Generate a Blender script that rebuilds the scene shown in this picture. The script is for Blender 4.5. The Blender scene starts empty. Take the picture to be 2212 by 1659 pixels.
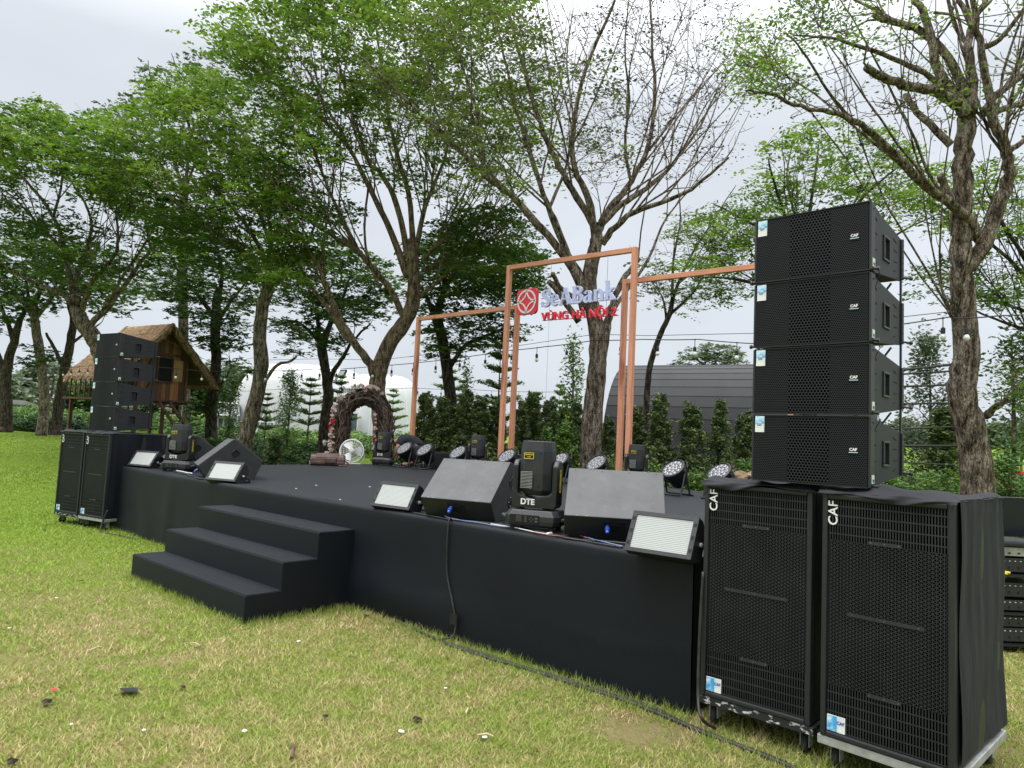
import bpy, math, random
import numpy as np
from mathutils import Vector, Matrix, Euler
R = math.radians
PI = math.pi
SC = bpy.context.scene

# ------------------------------------------------------------------ camera
FPX, YAW, PITCH, ROLL, EYE = 1534.0, -0.7347, 0.0782, 0.0471, 1.54
def cam_axes():
    cy, sy = math.cos(YAW), math.sin(YAW)
    f = Vector((sy*math.cos(PITCH), cy*math.cos(PITCH), math.sin(PITCH)))
    r = Vector((cy, -sy, 0)); u = r.cross(f)
    c, s = math.cos(ROLL), math.sin(ROLL)
    return c*r + s*u, -s*r + c*u, f
AR, AU, AF = cam_axes()
CAM = Vector((0, 0, EYE))
cd = bpy.data.cameras.new('camera'); cam = bpy.data.objects.new('camera', cd)
SC.collection.objects.link(cam); SC.camera = cam
cd.sensor_width = 36; cd.lens = FPX/2212*36; cd.clip_start = 0.05; cd.clip_end = 2000
cam.matrix_world = Matrix.Translation(CAM) @ Matrix((AR, AU, -AF)).transposed().to_4x4()

# ------------------------------------------------------------------ world, sun, exposure
W = bpy.data.worlds.new('World'); SC.world = W; W.use_nodes = True
nt = W.node_tree; nt.nodes.clear()
def wn(t, **k):
    n = nt.nodes.new(t)
    for a, b in k.items(): setattr(n, a, b)
    return n
SUN_EL, SUN_AZ = R(66), R(200)      # azimuth from +Y, clockwise
sky = wn('ShaderNodeTexSky', sky_type='NISHITA', sun_disc=False, sun_elevation=SUN_EL, sun_rotation=SUN_AZ)
sky.dust_density = 5; sky.air_density = 1
bg1 = wn('ShaderNodeBackground'); bg1.inputs['Strength'].default_value = 0.05
nt.links.new(sky.outputs[0], bg1.inputs[0])
# overcast cloud deck: paler with height, soft grey clouds
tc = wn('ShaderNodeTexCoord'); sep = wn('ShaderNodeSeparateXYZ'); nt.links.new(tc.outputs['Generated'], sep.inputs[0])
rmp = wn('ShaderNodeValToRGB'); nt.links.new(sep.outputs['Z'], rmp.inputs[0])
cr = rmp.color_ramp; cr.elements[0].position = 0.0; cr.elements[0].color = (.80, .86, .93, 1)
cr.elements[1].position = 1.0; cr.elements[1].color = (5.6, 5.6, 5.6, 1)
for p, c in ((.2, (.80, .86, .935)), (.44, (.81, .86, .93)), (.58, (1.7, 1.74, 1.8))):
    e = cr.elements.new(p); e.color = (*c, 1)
nz = wn('ShaderNodeTexNoise'); nz.inputs['Scale'].default_value = 1.6; nz.inputs['Detail'].default_value = 4
mp = wn('ShaderNodeMapping'); mp.inputs['Scale'].default_value = (1, 1, 2.6)
nt.links.new(tc.outputs['Generated'], mp.inputs[0]); nt.links.new(mp.outputs[0], nz.inputs['Vector'])
mr = wn('ShaderNodeMapRange'); mr.inputs[1].default_value = .3; mr.inputs[2].default_value = .7
mr.inputs[3].default_value = .90; mr.inputs[4].default_value = 1.10
nt.links.new(nz.outputs[0], mr.inputs[0])
mx = wn('ShaderNodeVectorMath', operation='SCALE'); nt.links.new(rmp.outputs[0], mx.inputs[0]); nt.links.new(mr.outputs[0], mx.inputs['Scale'])
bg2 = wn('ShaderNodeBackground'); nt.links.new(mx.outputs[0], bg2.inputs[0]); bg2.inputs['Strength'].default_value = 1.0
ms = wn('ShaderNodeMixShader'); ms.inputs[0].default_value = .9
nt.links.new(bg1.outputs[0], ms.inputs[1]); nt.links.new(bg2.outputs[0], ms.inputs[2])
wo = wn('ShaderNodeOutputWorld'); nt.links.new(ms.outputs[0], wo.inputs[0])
sl = bpy.data.lights.new('sun', 'SUN'); sl.energy = 1.5; sl.angle = R(20); sl.color = (1, .96, .9)
so = bpy.data.objects.new('sun', sl); SC.collection.objects.link(so)
sd = Vector((math.sin(SUN_AZ)*math.cos(SUN_EL), math.cos(SUN_AZ)*math.cos(SUN_EL), math.sin(SUN_EL)))
so.rotation_euler = sd.to_track_quat('Z', 'Y').to_euler()
SC.view_settings.view_transform = 'Standard'; SC.view_settings.look = 'None'
SC.view_settings.exposure = 0; SC.view_settings.gamma = 1
SC.cycles.max_bounces = 6; SC.cycles.transparent_max_bounces = 8

# ------------------------------------------------------------------ survey helpers (reference pixels of a 2212 x 1659 view -> points in the place)
def ray(x, y): return AF + AR*((x-1106)/FPX) - AU*((y-829.5)/FPX)
def PX(x, y, dep): return CAM + ray(x, y)*dep
def PZ(x, y, z):
    d = ray(x, y); return CAM + d*((z-EYE)/d.z)
def PY(x, y, Y):
    d = ray(x, y); return CAM + d*(Y/d.y)
def gz(x, y):
    """lawn height: flat round the stage, rising gently further out"""
    d = math.hypot(x, y)
    az = math.degrees(math.atan2(x, y))
    k = .021 + .013*min(1, max(0, (az+75)/70))
    t = max(0.0, min(d, 140)-14)
    return k*t*t/(t+6) + .02*math.sin(x*.7)*math.cos(y*.6)*min(1, d/12)
def on_ground(x, y, dep):
    p = PX(x, y, dep); return Vector((p.x, p.y, gz(p.x, p.y)))

# ------------------------------------------------------------------ objects
def link(o, parent=None):
    SC.collection.objects.link(o)
    if parent is not None: o.parent = parent
    return o
def tag(o, label=None, cat=None, group=None, kind=None):
    if label: o['label'] = label
    if cat: o['category'] = cat
    if group: o['group'] = group
    if kind: o['kind'] = kind
    return o
def thing(name, label, cat, loc=(0, 0, 0), rz=0, group=None, rot=None):
    o = bpy.data.objects.new(name, None); o.empty_display_size = .2; link(o)
    o.location = loc; o.rotation_euler = rot if rot else (0, 0, rz)
    return tag(o, label, cat, group)
def children(o): return [c for c in bpy.data.objects if c.parent == o]
def copy_tree(o, parent=None, kids=None):
    if kids is None:
        kids = {}
        for c in bpy.data.objects:
            if c.parent: kids.setdefault(c.parent.name, []).append(c)
    c = o.copy(); SC.collection.objects.link(c); c.parent = parent
    for ch in kids.get(o.name, []): copy_tree(ch, c, kids)
    return c

class MB:
    def __init__(s): s.v = []; s.f = []; s.m = []
    def add(s, vs, fs, mi=0, M=None):
        b = len(s.v)
        for v in vs:
            v = Vector(v)
            if M is not None: v = M @ v
            s.v.append(tuple(v))
        for f in fs: s.f.append(tuple(i+b for i in f)); s.m.append(mi)
        return s
    def box(s, c, d, mi=0, M=None, rot=None):
        hx, hy, hz = d[0]/2, d[1]/2, d[2]/2
        vs = [Vector((x*hx, y*hy, z*hz)) for x in (-1, 1) for y in (-1, 1) for z in (-1, 1)]
        if rot: e = Euler(rot).to_matrix(); vs = [e @ v for v in vs]
        vs = [v+Vector(c) for v in vs]
        return s.add(vs, [(0, 1, 3, 2), (4, 6, 7, 5), (0, 4, 5, 1), (2, 3, 7, 6), (0, 2, 6, 4), (1, 5, 7, 3)], mi, M)
    def prism(s, poly, d, axis='X', mi=0, M=None):
        """poly: list of (a,b); extruded over d=(lo,hi) along axis; X: (y,z), Y: (x,z), Z: (x,y)"""
        n = len(poly); vs = []
        for t in d:
            for a, b in poly:
                vs.append({'X': (t, a, b), 'Y': (a, t, b), 'Z': (a, b, t)}[axis])
        fs = [tuple(range(n-1, -1, -1)), tuple(range(n, 2*n))]
        fs += [(i, (i+1) % n, n+(i+1) % n, n+i) for i in range(n)]
        return s.add(vs, fs, mi, M)
    def tube(s, pts, rad, seg=6, mi=0, M=None, cap=True):
        pts = [Vector(p) for p in pts]; n = len(pts)
        if not hasattr(rad, '__len__'): rad = [rad]*n
        vs = []; up = Vector((0, 0, 1)); prev = None
        for i, p in enumerate(pts):
            t = (pts[min(i+1, n-1)]-pts[max(i-1, 0)])
            if t.length < 1e-9: t = Vector((0, 0, 1))
            t.normalize()
            if prev is None:
                a = t.cross(Vector((0, 0, 1)) if abs(t.z) < .9 else Vector((1, 0, 0))).normalized()
            else:
                a = prev - t*prev.dot(t)
                a = a.normalized() if a.length > 1e-6 else t.orthogonal().normalized()
            prev = a; b = t.cross(a)
            for k in range(seg):
                an = 2*PI*k/seg; vs.append(p+(a*math.cos(an)+b*math.sin(an))*rad[i])
        fs = [(i*seg+k, i*seg+(k+1) % seg, (i+1)*seg+(k+1) % seg, (i+1)*seg+k) for i in range(n-1) for k in range(seg)]
        if cap: fs += [tuple(range(seg-1, -1, -1)), tuple((n-1)*seg+k for k in range(seg))]
        return s.add(vs, fs, mi, M)
    def lathe(s, prof, seg=16, c=(0, 0, 0), mi=0, M=None):
        vs = [(c[0]+r*math.cos(2*PI*k/seg), c[1]+r*math.sin(2*PI*k/seg), c[2]+z) for r, z in prof for k in range(seg)]
        n = len(prof)
        fs = [(i*seg+k, i*seg+(k+1) % seg, (i+1)*seg+(k+1) % seg, (i+1)*seg+k) for i in range(n-1) for k in range(seg)]
        fs += [tuple(range(seg-1, -1, -1)), tuple((n-1)*seg+k for k in range(seg))]
        return s.add(vs, fs, mi, M)
    def build(s, name, mats, parent=None, bevel=0, smooth=False, loc=None):
        me = bpy.data.meshes.new(name); me.from_pydata(s.v, [], s.f)
        if not isinstance(mats, (list, tuple)): mats = [mats]
        for m in mats: me.materials.append(m)
        if len(mats) > 1: me.polygons.foreach_set('material_index', s.m)
        if smooth: me.polygons.foreach_set('use_smooth', [True]*len(me.polygons))
        me.update()
        o = bpy.data.objects.new(name, me); link(o, parent)
        if loc is not None: o.location = loc
        if bevel:
            b = o.modifiers.new('b', 'BEVEL'); b.width = bevel; b.segments = 2; b.limit_method = 'ANGLE'; b.angle_limit = R(40)
        return o

def quads_mesh(name, V, nper, mats, tint=None, parent=None, smooth=False, midx=None):
    """V: (n*nper,3) array, every nper verts one face"""
    V = np.asarray(V, np.float32).reshape(-1, 3); n = len(V)//nper
    me = bpy.data.meshes.new(name)
    me.vertices.add(len(V)); me.vertices.foreach_set('co', V.ravel())
    me.loops.add(n*nper); me.loops.foreach_set('vertex_index', np.arange(n*nper, dtype=np.int32))
    me.polygons.add(n); me.polygons.foreach_set('loop_start', np.arange(0, n*nper, nper, dtype=np.int32))
    me.polygons.foreach_set('loop_total', np.full(n, nper, np.int32))
    for m in (mats if isinstance(mats, (list, tuple)) else [mats]): me.materials.append(m)
    if midx is not None: me.polygons.foreach_set('material_index', midx.astype(np.int32))
    if tint is not None:
        a = me.attributes.new('tint', 'FLOAT', 'FACE'); a.data.foreach_set('value', np.asarray(tint, np.float32))
    me.update(calc_edges=True)
    return link(bpy.data.objects.new(name, me), parent)

def text_data(s, size, extrude=.002, offset=0.0, align='CENTER', spacing=1.0):
    cu = bpy.data.curves.new('t', 'FONT'); cu.body = s; cu.size = size; cu.extrude = extrude; cu.offset = offset
    cu.align_x = align; cu.align_y = 'CENTER'; cu.space_character = spacing
    o = bpy.data.objects.new('t', cu); SC.collection.objects.link(o)
    dg = bpy.context.evaluated_depsgraph_get(); me = bpy.data.meshes.new_from_object(o.evaluated_get(dg))
    vs = [tuple(v.co) for v in me.vertices]; fs = [tuple(p.vertices) for p in me.polygons]
    bpy.data.objects.remove(o); bpy.data.curves.remove(cu); bpy.data.meshes.remove(me)
    return vs, fs
FACE_FRONT = Matrix.Rotation(R(90), 4, 'X')          # text in XY -> standing in XZ, facing -Y
def text_mb(mb, s, size, M, mi=0, **k):
    vs, fs = text_data(s, size, **k); mb.add(vs, fs, mi, M)

# ------------------------------------------------------------------ materials
class NG:
    def __init__(s, m): s.t = m.node_tree; s.m = m
    def n(s, t, ins=None, **k):
        o = s.t.nodes.new(t)
        for a, b in k.items(): setattr(o, a, b)
        for a, b in (ins or {}).items():
            if isinstance(b, bpy.types.NodeSocket): s.t.links.new(b, o.inputs[a])
            else: o.inputs[a].default_value = b
        return o
    def math(s, op, a, b=0.0, c=None):
        ins = {0: a, 1: b}
        if c is not None: ins[2] = c
        return s.n('ShaderNodeMath', ins, operation=op).outputs[0]
    def noise(s, scale, detail=3, vec=None, rough=.55):
        ins = {'Scale': scale, 'Detail': detail, 'Roughness': rough}
        if vec is not None: ins['Vector'] = vec
        return s.n('ShaderNodeTexNoise', ins).outputs[0]
    def obj(s, scale=None):
        o = s.n('ShaderNodeTexCoord').outputs['Object']
        if scale: o = s.n('ShaderNodeMapping', {'Vector': o, 'Scale': scale}).outputs[0]
        return o
    def ramp(s, fac, stops):
        r = s.n('ShaderNodeValToRGB', {0: fac}); e = r.color_ramp
        e.elements[0].position = stops[0][0]; e.elements[0].color = (*stops[0][1], 1)
        e.elements[1].position = stops[-1][0]; e.elements[1].color = (*stops[-1][1], 1)
        for p, c in stops[1:-1]: q = e.elements.new(p); q.color = (*c, 1)
        return r.outputs[0]
    def mix(s, f, a, b):
        n = s.n('ShaderNodeMix', data_type='RGBA')
        for i, v in ((0, f), (6, a), (7, b)):
            if isinstance(v, bpy.types.NodeSocket): s.t.links.new(v, n.inputs[i])
            else: n.inputs[i].default_value = v if i == 0 else (*v, 1) if len(v) == 3 else v
        return n.outputs[2]
    def bump(s, h, strength=.3, dist=.01):
        return s.n('ShaderNodeBump', {'Height': h, 'Strength': strength, 'Distance': dist}).outputs[0]
def new_mat(name):
    m = bpy.data.materials.new(name); m.use_nodes = True
    g = NG(m); b = m.node_tree.nodes['Principled BSDF']
    return m, g, b
def setin(g, b, **k):
    for a, v in k.items():
        a = {'col': 'Base Color', 'rough': 'Roughness', 'metal': 'Metallic', 'normal': 'Normal', 'spec': 'Specular IOR Level'}[a]
        if isinstance(v, bpy.types.NodeSocket): g.t.links.new(v, b.inputs[a])
        else: b.inputs[a].default_value = (*v, 1) if a == 'Base Color' else v
def M_noise(name, c1, c2, scale=20, rough=.6, metal=0, bump=0, bscale=None, bdist=.004, detail=4, stretch=None, spec=.5, lo=.35, hi=.65):
    m, g, b = new_mat(name); v = g.obj(stretch)
    f = g.noise(scale, detail, v); col = g.ramp(f, [(lo, c1), (hi, c2)])
    setin(g, b, col=col, rough=rough, metal=metal, spec=spec)
    if bump: setin(g, b, normal=g.bump(g.noise(bscale or scale*3, 3, v), bump, bdist))
    return m

def hex_cells(g, x, y, size):
    """distance-to-edge style value (0 centre .. 1 edge) for a hexagonal lattice of pitch size"""
    h = size*math.sqrt(3)
    def cell(ox, oy):
        ax = g.math('ABSOLUTE', g.math('SUBTRACT', g.math('PINGPONG', g.math('ADD', x, ox+50*size), size/2), 0.0))
        ay = g.math('PINGPONG', g.math('ADD', y, oy+50*h), h/2)
        return g.math('MAXIMUM', ax, g.math('ADD', g.math('MULTIPLY', ax, .5), g.math('MULTIPLY', ay, .8660254)))
    d = g.math('MINIMUM', cell(0, 0), cell(size/2, h/2))
    return g.math('DIVIDE', d, size/2)

BLK = (.012, .013, .015)
MAT = {}
def mats():
    # black stage carpet
    m, g, b = new_mat('stage_carpet'); v = g.obj()
    f = g.noise(1.3, 4, v); sp = g.noise(90, 2, v)
    col = g.ramp(f, [(.3, (.0018, .0036, .0068)), (.7, (.0036, .0058, .0098))])
    sc = g.noise(5, 5, g.obj((6, 1, 1)), .7)
    col = g.mix(g.ramp(sc, [(.62, (0, 0, 0)), (.78, (.35, .35, .35))]), col, (.024, .025, .026))
    b.inputs['Sheen Weight'].default_value = .09; b.inputs['Sheen Roughness'].default_value = .24
    setin(g, b, col=col, rough=.6, spec=.3, normal=g.bump(sp, .25, .002)); MAT['carpet'] = m
    MAT['cabinet'] = M_noise('cabinet_paint', (.009, .0105, .0135), (.014, .016, .0195), 120, .62, 0, .35, 260, .0012)
    MAT['cabinet_edge'] = M_noise('cabinet_frame_paint', (.011, .0125, .0145), (.016, .0175, .02), 90, .5, 0, .4, 240, .001)
    MAT['plastic'] = M_noise('black_plastic', (.007, .008, .0095), (.011, .012, .014), 30, .42, 0, .12, 200, .0006)
    MAT['plastic_grey'] = M_noise('dark_grey_plastic', (.016, .0175, .02), (.023, .0245, .0275), 30, .45, 0, .12, 200, .0006)
    MAT['rubber'] = M_noise('rubber', (.012, .012, .012), (.03, .028, .025), 30, .8)
    MAT['void'] = M_noise('dark_recess', (.003, .003, .003), (.005, .005, .005), 10, .9)
    MAT['steel'] = M_noise('galvanised_steel', (.33, .34, .34), (.5, .51, .51), 14, .5, .5, .2, 60)
    MAT['chipped'] = M_noise('chipped_black_paint', (.02, .021, .023), (.55, .56, .56), 26, .5, .1, .2, 60, lo=.56, hi=.62, stretch=(1, 1, 2))
    MAT['white'] = M_noise('white_paint', (.7, .7, .7), (.8, .8, .8), 20, .5)
    MAT['letter'] = M_noise('white_letter_paint', (.5, .53, .84), (.57, .6, .9), 8, .5)
    MAT['letter_side'] = M_noise('pale_letter_edge', (.7, .55, .56), (.78, .66, .66), 8, .5)
    MAT['red'] = M_noise('red_sign_acrylic', (.72, .02, .045), (.8, .03, .06), 8, .35)
    MAT['black_rod'] = M_noise('black_rod', BLK, (.02, .02, .02), 8, .5)
    MAT['blue'] = M_noise('blue_plug_plastic', (.015, .06, .36), (.025, .09, .46), 8, .4)
    MAT['yellow'] = M_noise('yellow_print', (.65, .5, .03), (.75, .6, .06), 8, .5)
    MAT['red_wire'] = M_noise('red_wire', (.22, .035, .03), (.3, .05, .04), 8, .5)
    MAT['blue_wire'] = M_noise('blue_wire', (.09, .14, .28), (.2, .26, .4), 8, .5)
    MAT['white_wire'] = M_noise('white_wire', (.55, .55, .55), (.7, .7, .7), 8, .5)
    MAT['cable'] = M_noise('black_cable', (.012, .012, .013), (.03, .03, .03), 20, .55)
    MAT['sticker_blue'] = M_noise('sticker_sky_print', (.05, .35, .68), (.55, .75, .85), 22, .4, lo=.42, hi=.58, stretch=(1, 1, 1))
    MAT['sticker_white'] = M_noise('sticker_paper', (.62, .66, .66), (.75, .78, .76), 22, .4)
    MAT['sticker_green'] = M_noise('sticker_green_paper', (.5, .68, .55), (.66, .75, .68), 30, .4)
    # monitor top: worn grey painted plywood
    m, g, b = new_mat('worn_monitor_paint'); v = g.obj()
    f = g.noise(5, 6, v, .65); col = g.ramp(f, [(.3, (.05, .052, .057)), (.55, (.07, .073, .079)), (.75, (.1, .103, .11))])
    ed = g.noise(40, 3, v); col = g.mix(g.ramp(ed, [(.7, (0, 0, 0)), (.78, (.6, .6, .6))]), col, (.16, .16, .165))
    setin(g, b, col=col, rough=.6, normal=g.bump(g.noise(220, 2, v), .3, .001)); MAT['monitor_paint'] = m
    MAT['monitor_chip'] = M_noise('bare_chipped_wood', (.35, .34, .33), (.5, .49, .48), 40, .8)
    MAT['monitor_dark'] = M_noise('monitor_side_paint', (.011, .012, .0145), (.022, .0235, .026), 9, .6, 0, .3, 220, .001)
    # hexagon grille of the array cabinets (perforated steel over dark foam); big holes in the middle
    m, g, b = new_mat('hex_grille'); s = g.n('ShaderNodeSeparateXYZ', {0: g.obj()})
    x, z = s.outputs[0], s.outputs[2]
    small = hex_cells(g, x, z, .0105); big = hex_cells(g, x, z, .0165)
    hs = g.math('LESS_THAN', small, .76); hb = g.math('LESS_THAN', big, .80)
    mid = g.math('LESS_THAN', g.math('ABSOLUTE', x), .105)
    hole = g.math('ADD', g.math('MULTIPLY', hs, g.math('SUBTRACT', 1.0, mid)), g.math('MULTIPLY', hb, mid))
    col = g.mix(hole, (.022, .0245, .029), (.0015, .0015, .0018))
    setin(g, b, col=col, rough=.5, spec=g.math('SUBTRACT', .35, g.math('MULTIPLY', hole, .33)), normal=g.bump(hole, -.5, .003)); MAT['hex'] = m
    # sub grille : slots above and below, star pattern in the middle
    m, g, b = new_mat('sub_grille'); s = g.n('ShaderNodeSeparateXYZ', {0: g.obj()})
    x, z = s.outputs[0], s.outputs[2]
    sx = g.math('PINGPONG', g.math('ADD', x, 10.0), .0065); sz = g.math('PINGPONG', g.math('ADD', z, 10.0), .0225)
    slot = g.math('MULTIPLY', g.math('GREATER_THAN', sx, .0026), g.math('GREATER_THAN', sz, .0028))
    # tumbling-block / star lattice: three line families through hexagons
    h1 = hex_cells(g, x, z, .032)
    hx2 = hex_cells(g, x, g.math('SUBTRACT', z, .018475), .032)
    hx3 = hex_cells(g, x, g.math('ADD', z, .018475), .032)
    star = g.math('MINIMUM', g.math('LESS_THAN', h1, .9), g.math('MINIMUM', g.math('LESS_THAN', hx2, .9), g.math('LESS_THAN', hx3, .9)))
    inmid = g.math('LESS_THAN', g.math('ABSOLUTE', g.math('SUBTRACT', z, .60)), .35)
    hole = g.math('ADD', g.math('MULTIPLY', star, inmid), g.math('MULTIPLY', slot, g.math('SUBTRACT', 1.0, inmid)))
    dust = g.noise(6, 4); rim = g.ramp(dust, [(.35, (.014, .0155, .018)), (.7, (.026, .028, .031))])
    col = g.mix(hole, rim, (.0012, .0012, .0014))
    setin(g, b, col=col, rough=.5, spec=g.math('SUBTRACT', .35, g.math('MULTIPLY', hole, .33)), normal=g.bump(hole, -.5, .003)); MAT['subgrille'] = m
    # dusty folded cloth
    m, g, b = new_mat('speaker_cloth'); v = g.obj((1, 3.2, .5))
    f = g.noise(3, 5, v, .6); col = g.ramp(f, [(.3, (.016, .018, .022)), (.6, (.026, .028, .033)), (.85, (.042, .045, .051))])
    f2 = g.noise(2.6, 6, g.obj((1, 1, 1)), .7)
    col = g.mix(g.ramp(f2, [(.6, (0, 0, 0)), (.8, (.5, .5, .5))]), col, (.06, .062, .066))
    setin(g, b, col=col, rough=.75, spec=.22, normal=g.bump(g.noise(3, 4, g.obj((1, 3, .8))), .6, .03)); MAT['cloth'] = m
    m, g, b = new_mat('draped_cloth'); f = g.noise(4, 4, g.obj((1, 1, .3)))
    setin(g, b, col=g.ramp(f, [(.3, (.006, .0075, .012)), (.7, (.013, .0155, .023))]), rough=.85, spec=.2,
          normal=g.bump(g.noise(3, 3, g.obj((3, 3, .2))), .7, .06)); MAT['drape'] = m
    # LED strobe face: unlit white diodes in rows under a grille
    m, g, b = new_mat('strobe_led_face'); s = g.n('ShaderNodeSeparateXYZ', {0: g.obj()})
    x, z = s.outputs[0], s.outputs[2]
    px = g.math('PINGPONG', g.math('ADD', x, 5.0), .0035); pz = g.math('PINGPONG', g.math('ADD', z, 5.0), .0055)
    cell = g.math('MULTIPLY', g.math('GREATER_THAN', px, .0008), g.math('GREATER_THAN', pz, .0017))
    setin(g, b, col=g.mix(cell, (.2, .21, .21), (.46, .49, .47)), rough=.35); MAT['led'] = m
    m, g, b = new_mat('lens_plastic'); setin(g, b, col=(.4, .42, .45), rough=.15, spec=.8); MAT['lens'] = m
    m, g, b = new_mat('lens_ring'); setin(g, b, col=(.1, .1, .11), rough=.3, spec=.8); MAT['lens_in'] = m
    # stained reddish timber
    for nm, ax in (('post_timber', (9, 9, .7)), ('beam_timber', (.7, 9, 9))):
        m, g, b = new_mat(nm); v = g.obj(ax)
        f = g.noise(4, 6, v, .6); kn = g.noise(1.4, 2, g.obj((3, 3, .6)))
        col = g.ramp(f, [(.28, (.5, .2, .115)), (.5, (.62, .27, .165)), (.74, (.72, .34, .225))])
        col = g.mix(g.ramp(kn, [(.68, (0, 0, 0)), (.74, (.8, .8, .8))]), col, (.3, .08, .045))
        setin(g, b, col=col, rough=.55, normal=g.bump(f, .25, .003)); MAT[nm] = m
    # bark
    def bark(name, c1, c2, c3):
        m, g, b = new_mat(name); v = g.obj((1, 1, .28))
        f = g.noise(15, 8, v, .78); vo = g.n('ShaderNodeTexVoronoi', {'Vector': v, 'Scale': 26.0}, feature='DISTANCE_TO_EDGE').outputs[0]
        lich = g.noise(3.2, 5, g.obj(), .7)
        col = g.ramp(f, [(.40, c1), (.5, c2), (.60, c3)])
        col = g.mix(g.ramp(lich, [(.56, (0, 0, 0)), (.7, (.55, .55, .55))]), col, (c3[0]*1.25, c3[1]*1.3, c3[2]*1.3))
        h = g.math('ADD', g.math('MULTIPLY', f, .8), g.math('MINIMUM', vo, .12))
        crk = g.n('ShaderNodeTexVoronoi', {'Vector': v, 'Scale': 38.0}, feature='DISTANCE_TO_EDGE').outputs[0]
        col = g.mix(g.ramp(crk, [(.02, (.75, .75, .75)), (.09, (0, 0, 0))]), col, (c1[0]*.6, c1[1]*.6, c1[2]*.6))
        setin(g, b, col=col, rough=.92, spec=.12, normal=g.bump(h, 1.0, .09)); return m
    MAT['bark'] = bark('bark', (.03, .023, .017), (.22, .172, .135), (.5, .42, .35))
    MAT['bark_warm'] = bark('bark_warm', (.05, .033, .023), (.27, .195, .14), (.48, .38, .28))
    MAT['bark_dark'] = bark('bark_dark', (.016, .012, .01), (.085, .067, .052), (.2, .165, .135))
    # leaves
    def leaf(name, stops, trans=.45, rough=.5):
        m, g, b = new_mat(name); a = g.n('ShaderNodeAttribute', attribute_name='tint').outputs['Fac']
        col = g.ramp(a, stops); setin(g, b, col=col, rough=rough, spec=.3)
        tr = g.n('ShaderNodeBsdfTranslucent', {'Color': col}); mixs = g.n('ShaderNodeMixShader', {0: trans})
        g.t.links.new(b.outputs[0], mixs.inputs[1]); g.t.links.new(tr.outputs[0], mixs.inputs[2])
        g.t.links.new(mixs.outputs[0], g.t.nodes['Material Output'].inputs[0]); return m
    MAT['leaf'] = leaf('leaf_green', [(0, (.028, .066, .012)), (.4, (.078, .152, .018)), (.75, (.17, .275, .03)), (1, (.29, .39, .05))])
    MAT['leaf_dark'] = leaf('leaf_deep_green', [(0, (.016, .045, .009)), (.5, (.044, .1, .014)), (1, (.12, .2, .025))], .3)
    MAT['leaf_sparse'] = leaf('leaf_olive', [(0, (.05, .06, .03)), (.3, (.075, .1, .03)), (.7, (.15, .22, .04)), (1, (.2, .32, .05))], .35)
    MAT['leaf_dry'] = leaf('leaf_dried', [(0, (.05, .04, .035)), (1, (.1, .085, .07))], .1)
    MAT['conifer'] = leaf('conifer_green', [(0, (.035, .06, .028)), (.5, (.095, .14, .05)), (1, (.2, .25, .085))], .15)
    MAT['shrub'] = leaf('shrub_green', [(0, (.03, .075, .018)), (.5, (.075, .16, .03)), (1, (.2, .32, .06))], .3)
    MAT['hazed_leaf'] = leaf('hazed_distant_leaf', [(0, (.075, .115, .07)), (.5, (.12, .165, .095)), (1, (.19, .24, .13))], .3)  # paler greens: the haze of distance is put into the leaf colour
    MAT['ground_leaf'] = leaf('ground_cover_green', [(0, (.02, .055, .014)), (.5, (.04, .1, .02)), (1, (.12, .2, .04))], .3)
    MAT['petal_pink'] = M_noise('pink_petals', (.5, .37, .34), (.68, .56, .51), 30, .7)
    MAT['petal_red'] = M_noise('red_petals', (.4, .015, .03), (.55, .03, .05), 30, .6)
    MAT['petal_white'] = M_noise('white_petals', (.5, .52, .47), (.68, .68, .62), 30, .7)
    MAT['vine'] = M_noise('dry_vine', (.035, .024, .018), (.17, .118, .092), 14, .8, 0, .4, 60)
    MAT['skin'] = M_noise('skin', (.36, .2, .13), (.42, .24, .16), 9, .55)
    MAT['hair'] = M_noise('black_hair', (.01, .009, .009), (.02, .018, .016), 60, .5)
    MAT['shirt'] = M_noise('black_shirt', (.012, .013, .017), (.02, .021, .026), 20, .9)
    MAT['leather'] = M_noise('brown_leather', (.06, .03, .025), (.12, .07, .06), 9, .45, 0, .4, 60, .003)
    MAT['straw'] = M_noise('dry_straw', (.4, .35, .2), (.52, .46, .28), 20, .8)
    MAT['kraft'] = M_noise('kraft_paper', (.45, .3, .18), (.58, .42, .27), 7, .8, 0, .9, 9, .03)
    MAT['tent'] = M_noise('white_tent_membrane', (.52, .54, .56), (.62, .63, .64), .5, .6)
    MAT['glass'] = M_noise('window_glass', (.05, .07, .09), (.1, .13, .16), 2, .08, 0, spec=.8)
    MAT['frost'] = M_noise('grey_roof_panel', (.22, .23, .25), (.3, .32, .34), 2, .4)
    MAT['wallw'] = M_noise('off_white_plaster', (.58, .58, .55), (.7, .7, .66), 2, .8)
    MAT['roofg'] = M_noise('grey_roof_sheet', (.22, .22, .21), (.32, .32, .3), 2, .7)
    MAT['thatch'] = M_noise('thatch', (.17, .1, .055), (.62, .42, .25), 9, .9, 0, .9, 20, .03, stretch=(1.5, 1.5, 1.5))
    m, g, b = new_mat('hut_planks'); s = g.n('ShaderNodeSeparateXYZ', {0: g.obj()})
    u = g.math('MULTIPLY', s.outputs[0], 5.2); cellid = g.math('FLOOR', u)
    wnz = g.n('ShaderNodeTexWhiteNoise', {'W': cellid}, noise_dimensions='1D').outputs[0]
    gap = g.math('LESS_THAN', g.math('FRACT', u), .07)
    col = g.ramp(g.math('ADD', g.math('MULTIPLY', wnz, .7), g.math('MULTIPLY', g.noise(2.2, 5, g.obj((4, 4, .8))), .3)),
                 [(.1, (.06, .035, .022)), (.4, (.16, .072, .032)), (.7, (.3, .125, .045)), (.9, (.4, .2, .08))])
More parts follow.
